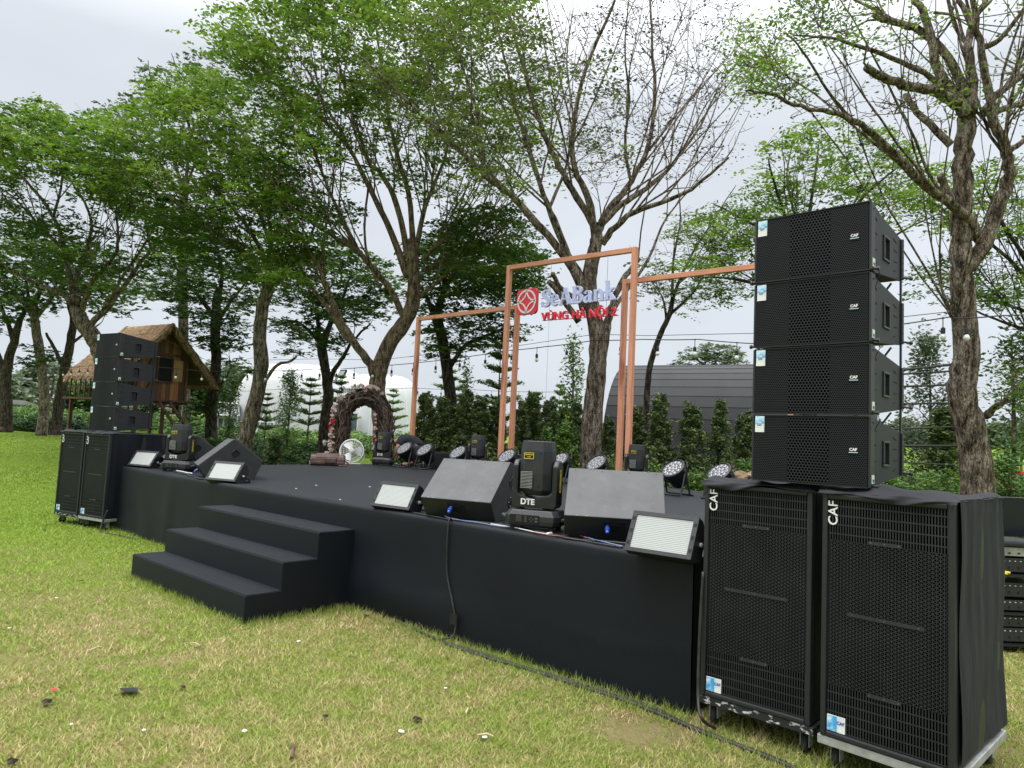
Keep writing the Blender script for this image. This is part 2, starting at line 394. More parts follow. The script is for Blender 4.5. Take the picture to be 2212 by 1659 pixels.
    setin(g, b, col=g.mix(gap, col, (.01, .006, .004)), rough=.75); MAT['planks'] = m
    MAT['darkwood'] = M_noise('dark_timber', (.05, .026, .018), (.13, .065, .045), 5, .8, stretch=(3, 3, .5))
    # dark corrugated tunnel sheet
    m, g, b = new_mat('tunnel_sheet'); f = g.noise(.8, 6, g.obj((1, 1, 1)), .6)
    setin(g, b, col=g.ramp(f, [(.3, (.02, .021, .0245)), (.7, (.032, .033, .038))]), rough=.6, spec=.25); MAT['tunnel'] = m
    m, g, b = new_mat('lamp_glass'); setin(g, b, col=(.8, .8, .78), rough=.2, spec=.6); MAT['bulb'] = m
    # lawn
    m, g, b = new_mat('lawn_soil'); v = g.obj()
    col = lawn_colour(g, v, False)
    setin(g, b, col=col, rough=.95, spec=.1, normal=g.bump(g.noise(45, 5, v), .8, .03)); MAT['lawn'] = m
    m, g, b = new_mat('grass_blades'); v = g.obj(); col = lawn_colour(g, v, True)
    setin(g, b, col=col, rough=.6, spec=.25)
    tr = g.n('ShaderNodeBsdfTranslucent', {'Color': col}); mixs = g.n('ShaderNodeMixShader', {0: .3})
    g.t.links.new(b.outputs[0], mixs.inputs[1]); g.t.links.new(tr.outputs[0], mixs.inputs[2])
    g.t.links.new(mixs.outputs[0], g.t.nodes['Material Output'].inputs[0]); MAT['grass'] = m
def lawn_colour(g, v, blade):
    """fresh green far off to the left, drier straw-coloured patches in the trodden area by the stage"""
    s = g.n('ShaderNodeSeparateXYZ', {0: v})
    r2 = g.math('POWER', g.math('ADD', g.math('MULTIPLY', s.outputs[0], s.outputs[0]), g.math('MULTIPLY', s.outputs[1], s.outputs[1])), .5)
    far = g.n('ShaderNodeMapRange', {0: r2, 1: 6.5, 2: 13.0, 3: .0, 4: .42}).outputs[0]
    f = g.noise(.9, 3, v); f2 = g.noise(5.5, 5, v, .65); f3 = g.noise(28, 3, v)
    k = g.math('ADD', g.math('ADD', g.math('MULTIPLY', f, .55), g.math('MULTIPLY', f2, .8)), g.math('MULTIPLY', f3, .35))
    k = g.math('SUBTRACT', k, .275)
    k = g.math('SUBTRACT', k, far)
    if blade:
        a = g.n('ShaderNodeAttribute', attribute_name='tint').outputs['Fac']
        k = g.math('ADD', k, g.math('MULTIPLY', g.math('SUBTRACT', a, .5), .36))
        return g.ramp(k, [(.02, (.2, .31, .045)), (.26, (.31, .40, .07)), (.48, (.24, .33, .06)), (.6, (.34, .36, .11)), (.74, (.5, .45, .2)), (.9, (.62, .53, .3))])
    return g.ramp(k, [(.06, (.11, .19, .014)), (.3, (.13, .19, .022)), (.52, (.15, .15, .05)), (.66, (.2, .16, .08)), (.82, (.16, .1, .055))])
mats()
# ================================================================== THE SETTING
rng = np.random.default_rng(7)
random.seed(5)
XL, XR, YF, YB = -11.0, -2.0, 3.865, 9.64
def zd(x, y):
    s = min(1, max(0, (XR-x)/9.0)); t = min(1, max(0, (y-YF)/5.8))
    return .9 + .07*s*t - .015*(1-s)*(1-t)
def ground():
    rs = [0, 1.5, 3, 4, 5, 6, 7, 8, 10, 12, 14, 16, 18, 21, 24, 28, 33, 40, 50, 62, 78, 100, 120, 140, 180, 240, 340, 500, 800]
    n = 96; vs = []; fs = []
    for r in rs:
        for k in range(n):
            a = 2*PI*k/n; x, y = r*math.sin(a), r*math.cos(a); vs.append((x, y, gz(x, y)))
    for i in range(len(rs)-1):
        for k in range(n): fs.append((i*n+k, i*n+(k+1) % n, (i+1)*n+(k+1) % n, (i+1)*n+k))
    mb = MB(); mb.v = vs; mb.f = fs; mb.m = [0]*len(fs)
    tag(mb.build('ground', MAT['lawn'], smooth=True), kind='structure')
ground()
def in_steps(x, y): return (x > -7.6) & (x < -5.3) & (y > YF-1.0) & (y < YF+.1)
def grass():
    N = 1050000
    r = 2.3*np.exp(rng.random(N)**1.0*math.log(46/2.3)); az = np.radians(-92+rng.random(N)*104)
    x, y = r*np.sin(az), r*np.cos(az)
    keep = ~((x > XL) & (x < XR) & (y > YF)) & ~in_steps(x, y)
    keep &= ~((x > -11) & (y > 14)) & ~((y > 9.7) & (x > XL))
    # clumpy cover
    cl = np.sin(x*3.1+np.sin(y*2.3)*2)*np.sin(y*2.7+np.sin(x*1.9)*2)+rng.random(N)*1.6
    pt = np.sin(x*1.7+1.1*np.sin(y*1.3+.5))*np.cos(y*2.1+1.2*np.sin(x*1.1))+.6*np.sin(x*5.3+y*1.7)*np.sin(y*4.7-x*2.2)
    keep &= (cl > -.1+.9*np.clip(pt-.55, 0, 1)*(r < 14))
    keep &= ~((rng.random(N) < .75*np.clip(pt-1.15, 0, .4)*2) & (r < 12))
    x, y, r, cl = x[keep], y[keep], r[keep], cl[keep]; n = len(x)
    z = np.array([gz(a, b) for a, b in zip(x, y)])
    h = (.010+.019*rng.random(n)**1.5)*(1+.012*r)
    tuft = (np.sin(x*2.9+y*.8)*np.sin(y*3.7-x*1.3) > .72) & (rng.random(n) > .35); h[tuft] *= 1.55; long_ = rng.random(n) > .992; h[long_] *= 2.0
    w = .0018+.0006*r
    th = rng.random(n)*2*PI; ln = (.6+1.1*rng.random(n))*h; la = rng.random(n)*2*PI
    dx, dy = np.cos(th)*w, np.sin(th)*w
    V = np.empty((n, 3, 3), np.float32)
    V[:, 0] = np.stack([x-dx, y-dy, z-.004], 1); V[:, 1] = np.stack([x+dx, y+dy, z-.004], 1)
    V[:, 2] = np.stack([x+np.cos(la)*ln, y+np.sin(la)*ln, z+h], 1)
    o = quads_mesh('lawn_grass', V, 3, MAT['grass'], rng.random(n))
    tag(o, 'short mown lawn grass, green with straw-coloured patches in front of the black stage', 'grass', kind='stuff')
    # longer tufts hugging the foot of the stage and steps
    P = []
    def run(a, b, m, spread=.05):
        for _ in range(m):
            t = random.random(); P.append((a[0]+(b[0]-a[0])*t+random.gauss(0, spread), a[1]+(b[1]-a[1])*t+random.gauss(0, spread)))
    run((-7.6, YF-1.02), (-5.3, YF-1.02), 1500); run((-5.27, YF-1), (-5.27, YF-.05), 700, .04); run((-5.3, YF-.07), (-2.0, YF-.07), 2500, .06)
    run((XL, YF-.06), (-7.6, YF-.06), 800); run((-1.9, 3.7), (-.5, 3.6), 1600, .16); run((-.5, 3.9), (-.3, 5), 500, .2)
    P = np.array(P); n = len(P); h = .03+.05*rng.random(n); w = .0028; th = rng.random(n)*6.3; la = rng.random(n)*6.3; ln = h*rng.random(n)
    V = np.empty((n, 3, 3), np.float32); z0 = np.array([gz(a, b) for a, b in P])
    V[:, 0] = np.stack([P[:, 0]-np.cos(th)*w, P[:, 1]-np.sin(th)*w, z0-.005], 1); V[:, 1] = np.stack([P[:, 0]+np.cos(th)*w, P[:, 1]+np.sin(th)*w, z0-.005], 1)
    V[:, 2] = np.stack([P[:, 0]+np.cos(la)*ln, P[:, 1]+np.sin(la)*ln, z0+h], 1)
    tag(quads_mesh('grass_tufts', V, 3, MAT['grass'], rng.random(n)*.6), 'longer grass blades left along the foot of the stage and steps', 'grass', kind='stuff')
grass()

# ------------------------------------------------------------------ the stage and its steps
def grid_mb(fn, nu, nv):
    mb = MB(); mb.v = [fn(i/nu, j/nv) for j in range(nv+1) for i in range(nu+1)]
    mb.f = [(j*(nu+1)+i, j*(nu+1)+i+1, (j+1)*(nu+1)+i+1, (j+1)*(nu+1)+i) for j in range(nv) for i in range(nu)]
    mb.m = [0]*len(mb.f); return mb
def stage():
    t = thing('stage_platform', 'long low stage wrapped in black carpet, standing on the lawn under the trees', 'stage', ((XL+XR)/2, YF, 0))
    ox, oy = (XL+XR)/2, YF
    def top(u, v):
        x, y = XL+(XR-XL)*u, YF+.025+(YB-YF-.025)*v
        return (x-ox, y-oy, zd(x, y)+.002*math.sin(x*5+y*3))
    grid_mb(top, 60, 30).build('deck', MAT['carpet'], t, smooth=True)
    def front(u, v):
        x = XL+(XR-XL)*u; H = zd(x, YF)
        if v > .93: a = (v-.93)/.07*PI/2; y = .025*(1-math.cos(a)); z = H-.025+.025*math.sin(a)
        else:
            z = -.06+(H-.025+.06)*v/.93
            s = (1-v/.93)
            y = -.012*s*math.sin(x*2.1+1.3)-.01*s*s*math.sin(x*4.3) - .055*s*math.exp(-((x+4.7)/.75)**2-((z-.22)/.2)**2)
            y += -.006*s*math.exp(-((z-.35-.05*math.sin(x*3))/.05)**2)*math.sin(x*1.9)-.016*math.exp(-((x+9.2)/.16)**2)*math.sin(PI*min(1, v)) + .004*math.sin(x*11+z*3)*s
        return (x-ox, y, z)
    grid_mb(front, 220, 26).build('skirt', MAT['carpet'], t, smooth=True)
    mb = MB()
    for (a, b) in (((XL, YF+.02), (XL, YB)), ((XR, YF+.02), (XR, YB)), ((XL, YB), (XR, YB))):
        mb.add([(a[0]-ox, a[1]-oy, -.05), (b[0]-ox, b[1]-oy, -.05), (b[0]-ox, b[1]-oy, zd(*b)), (a[0]-ox, a[1]-oy, zd(*a))], [(0, 1, 2, 3)])
    mb.build('skirt', MAT['carpet'], t)
stage()
def steps():
    x0, x1 = -7.58, -5.30; t = thing('stage_steps', 'three black carpeted steps leading up to the stage front', 'steps', ((x0+x1)/2, YF-.995, 0))
    hw = (x1-x0)/2; m = MB()
    m.prism([(0, -.05), (.993, -.05), (.993, .675), (.635, .675), (.63, .66), (.63, .452), (.312, .452), (.308, .44), (.308, .225), (.005, .225), (0, .215)], (-hw, hw))
    m.build('stair_block', MAT['carpet'], t, bevel=.006)
    for d0, d1, z_ in ((.004, .304, .2255), (.314, .626, .4525), (.638, .99, .6755)):
        def tr(u, v, d0=d0, d1=d1, z_=z_): x = -hw+.004+(2*hw-.008)*u; return (x, d0+(d1-d0)*v, z_+.0025+.0015*math.sin(x*9+z_*30)*math.sin(PI*v))
        grid_mb(tr, 30, 6).build('tread', MAT['carpet'], t, smooth=True)
steps()
def bits():
    # scraps lying on the lawn and the stage
    def scrap(px, py, z, size, mat, name, label, cat, group=None, n=5, dy=0):
        p = PZ(px, py, z); z0 = (gz(p.x, p.y) if z < .1 else z)
        k = [(math.cos(2*PI*i/n+.4)*size*random.uniform(.7, 1.1), math.sin(2*PI*i/n+.4)*size*random.uniform(.6, 1.0)) for i in range(n)]
        mb = MB()
        vs = [(a, b, random.uniform(.0, size*.28)) for a, b in k]; vs2 = [(a, b, c-.0025) for a, b, c in vs]
        mb.add(vs+vs2, [tuple(range(n)), tuple(range(2*n-1, n-1, -1))]+[(i, n+i, n+(i+1) % n, (i+1) % n) for i in range(n)])
        o = mb.build(name, mat); o.location = (p.x, p.y, z0+(.022 if z < .1 else .003)); tag(o, label, cat, group)
    scrap(278, 1502, 0, .075, MAT['plastic_grey'], 'paper_scrap', 'black square scrap lying on the grass left of centre', 'scrap', n=4)
    scrap(117, 1498, 0, .02, MAT['red'], 'paper_scrap', 'tiny red scrap on the grass near the left edge', 'scrap')
    for px, py, w in ((528, 1588, 'below the foot of the steps, near the bottom edge'), (153, 1573, 'in the bottom left corner area'), (962, 1495, 'on the open grass in the middle foreground'), (1047, 1602, 'by the bottom edge, right of the middle'), (310, 1586, 'below the black square scrap'),
                      (645, 1392, 'just in front of the corner between steps and stage'), (18, 1365, 'at the left edge level with the steps'), (122, 1298, 'left of the lowest step on the greener grass'), (866, 1590, 'under the hanging cable, low in the view')):
        scrap(px, py, 0, random.uniform(.011, .02), MAT['petal_white'], 'litter_bit', 'small pale litter '+w, 'litter', 'pale bits of litter on the grass')
    for px, py, w in ((702, 1556, 'below the middle of the steps near the bottom'), (790, 1335, 'beside the stage foot right of the steps'), (395, 1492, 'right of the black square scrap'), (100, 1525, 'under the tiny red scrap'), (900, 1562, 'in the lower middle of the lawn'),
                      (25, 1655, 'in the bottom left corner'), (175, 1260, 'left of the steps, on the brighter grass'), (95, 1148, 'near the leftmost bass speaker'), (122, 1180, 'on the lawn below the leftmost bass speaker')):
        scrap(px, py, 0, random.uniform(.02, .035), MAT['bark_dark'], 'dead_leaf', 'curled dark dead leaf '+w, 'leaf', 'dead leaves on the grass')
    for px, py, w in ((683, 1049, 'below the brown bag'), (799, 1052, 'below the white fan'), (846, 1062, 'in the middle, left of the grey wedge monitor'), (735, 1080, 'nearest the stage edge above the steps'), (640, 1056, 'farthest left, right of the side-on wedge')):
        scrap(px, py, .93, random.uniform(.010, .016), MAT['petal_white'], 'litter_bit', 'white speck on the stage deck '+w, 'litter', 'white specks on the stage deck')
bits()
def twigs():
    rd = random.Random(12)
    for i, (px, py, an, L, lab) in enumerate(((1048, 1600, .6, .09, 'short pale straw stalk near the bottom edge, right of the middle'), (630, 1632, 2.6, .16, 'dark brown twig low in the foreground below the steps'), (738, 1310, 1.3, .12, 'pale straw beside the lowest step side'),
                                             (1008, 1545, 2.2, .08, 'pale bent stalk in the lower middle of the lawn'), (420, 1400, .3, .1, 'pale dry stalk on the grass left of the lowest step corner'), (205, 1410, 1.9, .1, 'pale dry stalk on the lawn left of the steps'))):
        p = PZ(px, py, 0); z0 = gz(p.x, p.y)+.025; d_ = Vector((math.cos(an), math.sin(an), 0))*L/2; m = MB(); m.tube([-d_, Vector((0, .008, .008)), d_], [.004, .0055, .003] if i != 1 else [.008, .011, .006], 5)
        o = m.build('twig', MAT['straw'] if i != 1 else MAT['darkwood']); o.location = (p.x, p.y, z0); tag(o, lab, 'twig')
twigs()
# ================================================================== SOUND AND LIGHT EQUIPMENT
def sub_speaker(name, label, loc, rz, dolly='steel', group='bass speakers'):
    """.62 wide, .72 deep, cabinet 1.19 tall on a castered dolly; front faces -Y"""
    t = thing(name, label, 'speaker', loc, rz, group)
    w, d, z0, z1 = .60, .84, .17, 1.345
    mb = MB(); mb.box((0, .02+d/2, (z0+z1)/2), (w, d-.03, z1-z0))
    mb.build('cabinet', MAT['cabinet_edge'], t, bevel=.012)
    f = MB(); fr = .028
    f.box((-w/2+fr/2, .012, (z0+z1)/2), (fr, .055, z1-z0)); f.box((w/2-fr/2, .012, (z0+z1)/2), (fr, .055, z1-z0))
    f.box((0, .012, z1-fr/2), (w-2*fr, .055, fr)); f.box((0, .012, z0+fr/2), (w-2*fr, .055, fr))
    f.build('front_frame', MAT['cabinet_edge'], t, bevel=.007)
    g = MB(); g.box((0, .006, 0), (w-2*fr-.002, .02, z1-z0-2*fr-.002))
    go = g.build('grille', MAT['subgrille'], t); go.data.transform(Matrix.Translation((0, 0, (z1-z0)/2))); go.location = (0, 0, z0)
    for zz, ww in ((.60, .3), (.955, .13), (.245, .13)):
        b = MB(); b.box((.0, -.0065, z0+zz), (ww*1.15, .004, .016))
        for k in (-1, 0, 1): b.lathe([(.0042, 0), (.0042, .003), (.002, .004)], 8, mi=1, M=Matrix.Translation((k*ww*.5, -.0085, z0+zz)) @ Matrix.Rotation(R(90), 4, 'X'))
        b.build('brace', [MAT['plastic_grey'], MAT['monitor_paint']], t)
    x = MB(); text_mb(x, 'CAF', .066, Matrix.Translation((-.245, -.008, z1-.095)) @ Matrix.Rotation(R(-90), 4, 'Y') @ FACE_FRONT, extrude=.003, offset=.0004)
    x.build('badge', MAT['white'], t)
    s = MB(); s.box((-.222, -.0065, z0+.07), (.088, .003, .075)); s.box((-.241, -.0085, z0+.07), (.046, .002, .071), 1)
    text_mb(s, 'CAF', .02, Matrix.Translation((-.2, -.0095, z0+.078)) @ FACE_FRONT, 2, extrude=.0006, offset=.0004)
    s.build('sticker', [MAT['sticker_white'], MAT['sticker_blue'], MAT['blue']], t)
    dm = MAT[dolly]; q = MB()
    for yy in (.012, .84): q.box((0, yy, .147), (w+.03, .04, .042))
    for xx in (-1, 1): q.box((xx*(w/2-.005), .426, .147), (.04, .785, .04))
    dl = q.build('dolly_frame', dm, t, bevel=.004)
    for xx in (-1, 1):
        for yy in (.07, .76):
            c = MB(); c.box((0, 0, .118), (.07, .07, .012)); c.box((-.022, .012, .08), (.004, .05, .075)); c.box((.022, .012, .08), (.004, .05, .075))
            fk = c.build('caster', MAT['steel'], dl, loc=(xx*(w/2-.05), yy, 0))
            wv = MB(); wv.lathe([(.02, -.014), (.047, -.014), (.05, -.008), (.05, .008), (.047, .014), (.02, .014)], 18, M=Matrix.Translation((xx*(w/2-.05), yy+.02, .05)) @ Matrix.Rotation(R(90), 4, 'Y'))
            wv.build('wheel', MAT['rubber'], dl, smooth=False)
    return t
def array_cab(name, label, loc, rz, tilt=0, group=None, rear=True):
    """.60 wide, .36 tall in front, .25 tall behind, .48 deep; origin bottom front centre"""
    t = thing(name, label, 'speaker', loc, rz, group); t.rotation_euler = (R(tilt), 0, rz)
    w, d, h, tp = .60, .57, .352, .06
    sec = [(0, 0), (d, tp), (d, h-tp), (0, h)]
    hx = w/2-.012
    # side panels with a real handle opening
    for sx in (-1, 1):
        mb = MB(); x0, x1 = (hx-.014, hx) if sx > 0 else (-hx, -hx+.014)
        hy0, hy1, hz0, hz1 = .24, .32, .12, .225
        def zz(y, top): return (h-tp*y/d) if top else tp*y/d
        ys = [0, hy0, hy1, d]
        P = lambda y, z: (y, z)
        mb.prism([P(0, 0), P(hy0, zz(hy0, 0)), P(hy0, zz(hy0, 1)), P(0, h)], (x0, x1))
        mb.prism([P(hy1, zz(hy1, 0)), P(d, tp), P(d, h-tp), P(hy1, zz(hy1, 1))], (x0, x1))
        mb.prism([P(hy0, zz(hy0, 0)), P(hy1, zz(hy1, 0)), P(hy1, hz0), P(hy0, hz0)], (x0, x1))
        mb.prism([P(hy0, hz1), P(hy1, hz1), P(hy1, zz(hy1, 1)), P(hy0, zz(hy0, 1))], (x0, x1))
        sp = mb.build('side_panel', MAT['cabinet'], t)
        hb = MB(); xo = x1 if sx > 0 else x0; s_ = .012
        ex = xo+sx*.004
        for (cy, cz, dy, dz) in (((hy0+hy1)/2, hz1+s_/2+.002, hy1-hy0+.034, s_), ((hy0+hy1)/2, hz0-s_/2-.002, hy1-hy0+.034, s_), (hy0-s_/2-.002, (hz0+hz1)/2, s_, hz1-hz0+.004), (hy1+s_/2+.002, (hz0+hz1)/2, s_, hz1-hz0+.004)):
            hb.box((ex, cy, cz), (.009, dy, dz))
        hb.box((xo-sx*.075, (hy0+hy1)/2, (hz0+hz1)/2), (.006, hy1-hy0+.03, hz1-hz0+.03), 1)
        for k in range(4): hb.tube([(xo-sx*.012, hy0+.012+k*.017, hz0+.004), (xo-sx*.012, hy0+.012+k*.017, hz1-.004)], .006, 6)
        hb.build('handle', [MAT['plastic_grey'], MAT['void']], sp, bevel=.003)
        gr = MB()
        for (yy, zz_, ln, an) in ((.10, .29, .045, .3), (.10, .215, .045, .15), (.10, .13, .045, -.1), (.10, .06, .045, -.25), (.44, .255, .06, .2), (.45, .2, .06, .05), (.45, .14, .06, -.1), (.44, .09, .05, -.25)):
            gr.box((xo+sx*.0005, yy, zz_), (.003, ln, .005), rot=(an*-1, 0, 0))
        gr.build('groove', MAT['void'], sp)
    body = MB()
    body.prism([(.02, .002), (d-.004, tp+.002), (d-.004, tp+.012), (.02, .014)], (-hx+.0145, hx-.0145))
    body.prism([(.02, h-.014), (d-.004, h-tp-.012), (d-.004, h-tp-.002), (.02, h-.002)], (-hx+.0145, hx-.0145))
    body.box((0, d-.008, h/2), (2*hx-.03, .012, h-2*tp-.026)); body.box((0, .03, h/2), (2*hx-.03, .01, h-.03), 1)
    body.build('cabinet', [MAT['cabinet'], MAT['void']], t)
    for sx in (-1, 1):
        rail = MB(); rail.box((sx*(w/2-.0055), .022, h/2), (.011, .062, h-.006))
        for zz_ in (.03, h-.03): rail.lathe([(.005, 0), (.005, .004)], 8, M=Matrix.Translation((sx*w/2, .03, zz_)) @ Matrix.Rotation(R(90*sx), 4, 'Y'))
        rail.build('rigging_rail', [MAT['cabinet_edge'], MAT['void']], t, bevel=.0015)
        rail = MB(); rail.box((sx*(w/2-.0055), d-.012, h/2), (.011, .03, h-2*tp-.006))
        for k in range(7): rail.lathe([(.003, 0), (.003, .003)], 6, mi=1, M=Matrix.Translation((sx*w/2, d-.012, tp+.03+k*.033)) @ Matrix.Rotation(R(90*sx), 4, 'Y'))
        rail.build('rigging_rail', [MAT['cabinet_edge'], MAT['void']], t, bevel=.0015)
    g = MB(); g.box((0, .0, 0), (w-.026, .014, h-.008)); go = g.build('grille', MAT['hex'], t, loc=(0, -.003, h/2))
    for zz_ in (h-.002, .002): e = MB(); e.box((-.0, .0005, zz_), (w-.02, .03, .004)); e.build('grille_lip', MAT['cabinet_edge'], t)
    bd = MB(); bd.box((.222, -.0115, h*.52), (.044, .004, .044)); bd.box((.222, -.0145, h*.52-.012), (.042, .002, .003), 2)
    text_mb(bd, 'CAF', .0195, Matrix.Translation((.222, -.0145, h*.52+.002)) @ FACE_FRONT, 1, extrude=.0007, offset=.0006)
    bd.build('badge', [MAT['void'], MAT['white'], MAT['sticker_blue']], t)
    gs = MB(); gs.box((w/2+.001, .028, .045), (.003, .036, .042)); gs.box((w/2+.0028, .028, .038), (.001, .022, .012), 1); gs.build('serial_sticker', [MAT['sticker_green'], MAT['cabinet_edge']], t)
    st = MB(); st.box((-.256, -.0115, h-.05), (.05, .003, .086)); st.box((-.256, -.0138, h-.027), (.048, .002, .038), 1)
    text_mb(st, 'CAF', .013, Matrix.Translation((-.258, -.0138, h-.055)) @ FACE_FRONT, 2, extrude=.0005, offset=.0003)
    st.build('sticker', [MAT['sticker_white'], MAT['sticker_blue'], MAT['blue']], t)
    for sx in (-1, 1):
        pins = MB(); pins.tube([(sx*(w/2-.01), .02, .012), (sx*(w/2+.022), .02, .012)], .007, 8); pins.tube([(sx*(w/2+.02), .02, .012), (sx*(w/2+.03), .02, .012)], .011, 8)
        if sx > 0: pins.tube([(w/2+.025, .02, .012), (w/2+.03, .03, -.03), (w/2+.012, .035, -.06), (w/2+.01, .03, -.08)], .002, 5)
        pins.build('locking_pin', MAT['plastic'], t); pins = MB(); pins.tube([(sx*(w/2-.005), d-.01, .075), (sx*(w/2+.03), d+.025, .072)], .006, 8); pins.tube([(sx*(w/2+.025), d+.02, .072), (sx*(w/2+.035), d+.028, .072)], .01, 8)
        pins.build('locking_pin', MAT['plastic'], t)
    if rear:
        for sx in (-1, 1):
            for q_ in (0, 1):
                k = MB(); k.box(*(((sx*(w/2-.012), d-.012, -.03), (.008, .022, .2)) if q_ == 0 else ((sx*(w/2-.09), d-.05, -.015), (.006, .02, .14))), rot=(0, R(35*sx*q_), 0)); k.build('splay_strut', MAT['plastic'], t)
    return t
def speaker_tower(px, py, rz, side, order, zb=1.362):
    pass

# right tower: two bass speakers, four array cabinets
subA = sub_speaker('bass_speaker', 'tall bass speaker on a chipped black dolly at the right end of the stage front', (-1.60, 3.80, gz(-1.6, 3.8)), R(0), 'chipped')
subB = sub_speaker('bass_speaker', 'largest looking bass speaker, nearest the camera, cloth over its side and steel dolly below', (-.945, 3.73, gz(-.95, 3.7)), R(-4), 'steel')
subB.scale = (.97, 1, 1)
for i in range(4):
    lab = ['bottom cabinet of the near right speaker stack, resting on the black cloth', 'second cabinet up in the near right speaker stack', 'third cabinet up, just below the top one of the near right stack', 'top cabinet of the near right speaker stack, against the tree branches'][i]
    c = array_cab('array_speaker', lab, (-1.315, 3.755-.004*i, 1.385+i*.358), R(-1), 0, 'line array cabinets', rear=i > 0)
# left tower, toed in towards the audience
LZ = R(12)
LV = Vector((math.cos(LZ), math.sin(LZ), 0)); LN = Vector((-math.sin(LZ), math.cos(LZ), 0))
LB = Vector((-11.17, 3.63, 0))       # front middle of the inner sub
subC = sub_speaker('bass_speaker', 'bass speaker against the left end of the stage, right one of the far pair', tuple(LB), LZ, 'steel')
subD = sub_speaker('bass_speaker', 'leftmost bass speaker, standing on the open lawn side of the far pair', tuple(LB-LV*.64), LZ, 'chipped')
for i in range(4):
    lab = ['bottom cabinet of the far left speaker stack', 'second cabinet up in the far left speaker stack', 'third cabinet up in the far left speaker stack', 'top cabinet of the far left speaker stack, in front of the thatched roof'][i]
    p = LB-LV*.17+LN*.12
    array_cab('array_speaker', lab, (p.x, p.y, 1.39+i*.358), LZ, 0, 'line array cabinets', rear=i > 0)

def cloth_cover(name, label, loc, rz, w, d, zt, side=None, lip=.07, seed=1, rear_drop=0, wide=0):
    """folded cloth lying on top, optionally hanging down the +X side; origin ground level front centre"""
    t = thing(name, label, 'cloth', loc, rz); rd = random.Random(seed); ph = [rd.uniform(0, 6) for _ in range(6)]
    hw = w/2
    def top(u, v):
        x = -hw-.012+(w+.024)*u; y = -.018+(d+.03)*v
        b = .018+.010*math.sin(x*9+ph[0])*math.sin(y*6+ph[1])+.012*math.exp(-((v-.12)/.1)**2)+.008*math.sin(x*23+y*7+ph[2])
        e = min(u, 1-u, v, 1-v)
        return (x, y, zt+max(.004, b*min(1, e*16+.15)))
    grid_mb(top, 44, 36).build('cover_top', MAT['cloth'], t, smooth=True)
    def fl(u, v):
        x = -hw-.012+(w+.024)*u; dr = lip*(.32+.25*math.sin(x*7+ph[3])+.16*math.sin(x*19+ph[4]))
        return (x, -.02-.012*math.sin(v*2.4)-.005*math.sin(x*31+v*4), zt+.006-dr*v+(.005*math.sin(x*17) if v < .1 else 0))
    grid_mb(fl, 60, 8).build('cover_front_lip', MAT['cloth'], t, smooth=True)
    if side:
        def sd_(u, v):
            y = .03+(d-.02)*u; z = zt+.012-(zt-.19)*v
            fold = .007*math.sin(u*15+ph[2]+v*1.2)*(1-.6*v)+.005*math.sin(u*33+ph[1])*(1-v)+.008*math.sin(v*3+u*4)*v*.6
            return (hw+.010+fold*min(1, u*6)+.006*math.sin(v*9+u*5), y, z)
        grid_mb(sd_, 90, 50).build('cover_side', MAT['cloth' if side == 1 else 'drape'], t, smooth=True)
    return t
cloth_cover('speaker_cover', 'folded black dust cover lying on the bass speaker at the stage end', (-1.60, 3.80, 0), 0, .60, .82, 1.352, seed=3)
cloth_cover('speaker_cover', 'creased dusty black cover over the top and side of the nearest bass speaker', (-.945, 3.73, 0), R(-4), .585, .84, 1.352, 1, lip=.05, seed=4)
cloth_cover('speaker_cover', 'black cover hanging down the stage side of the far left bass speakers', tuple(LB), LZ, .60, .86, 1.352, 2, lip=.03, seed=6)
cloth_cover('speaker_cover', 'black cover lying on top of the leftmost bass speaker', tuple(LB-LV*.64), LZ, .60, .84, 1.352, lip=.03, seed=8)

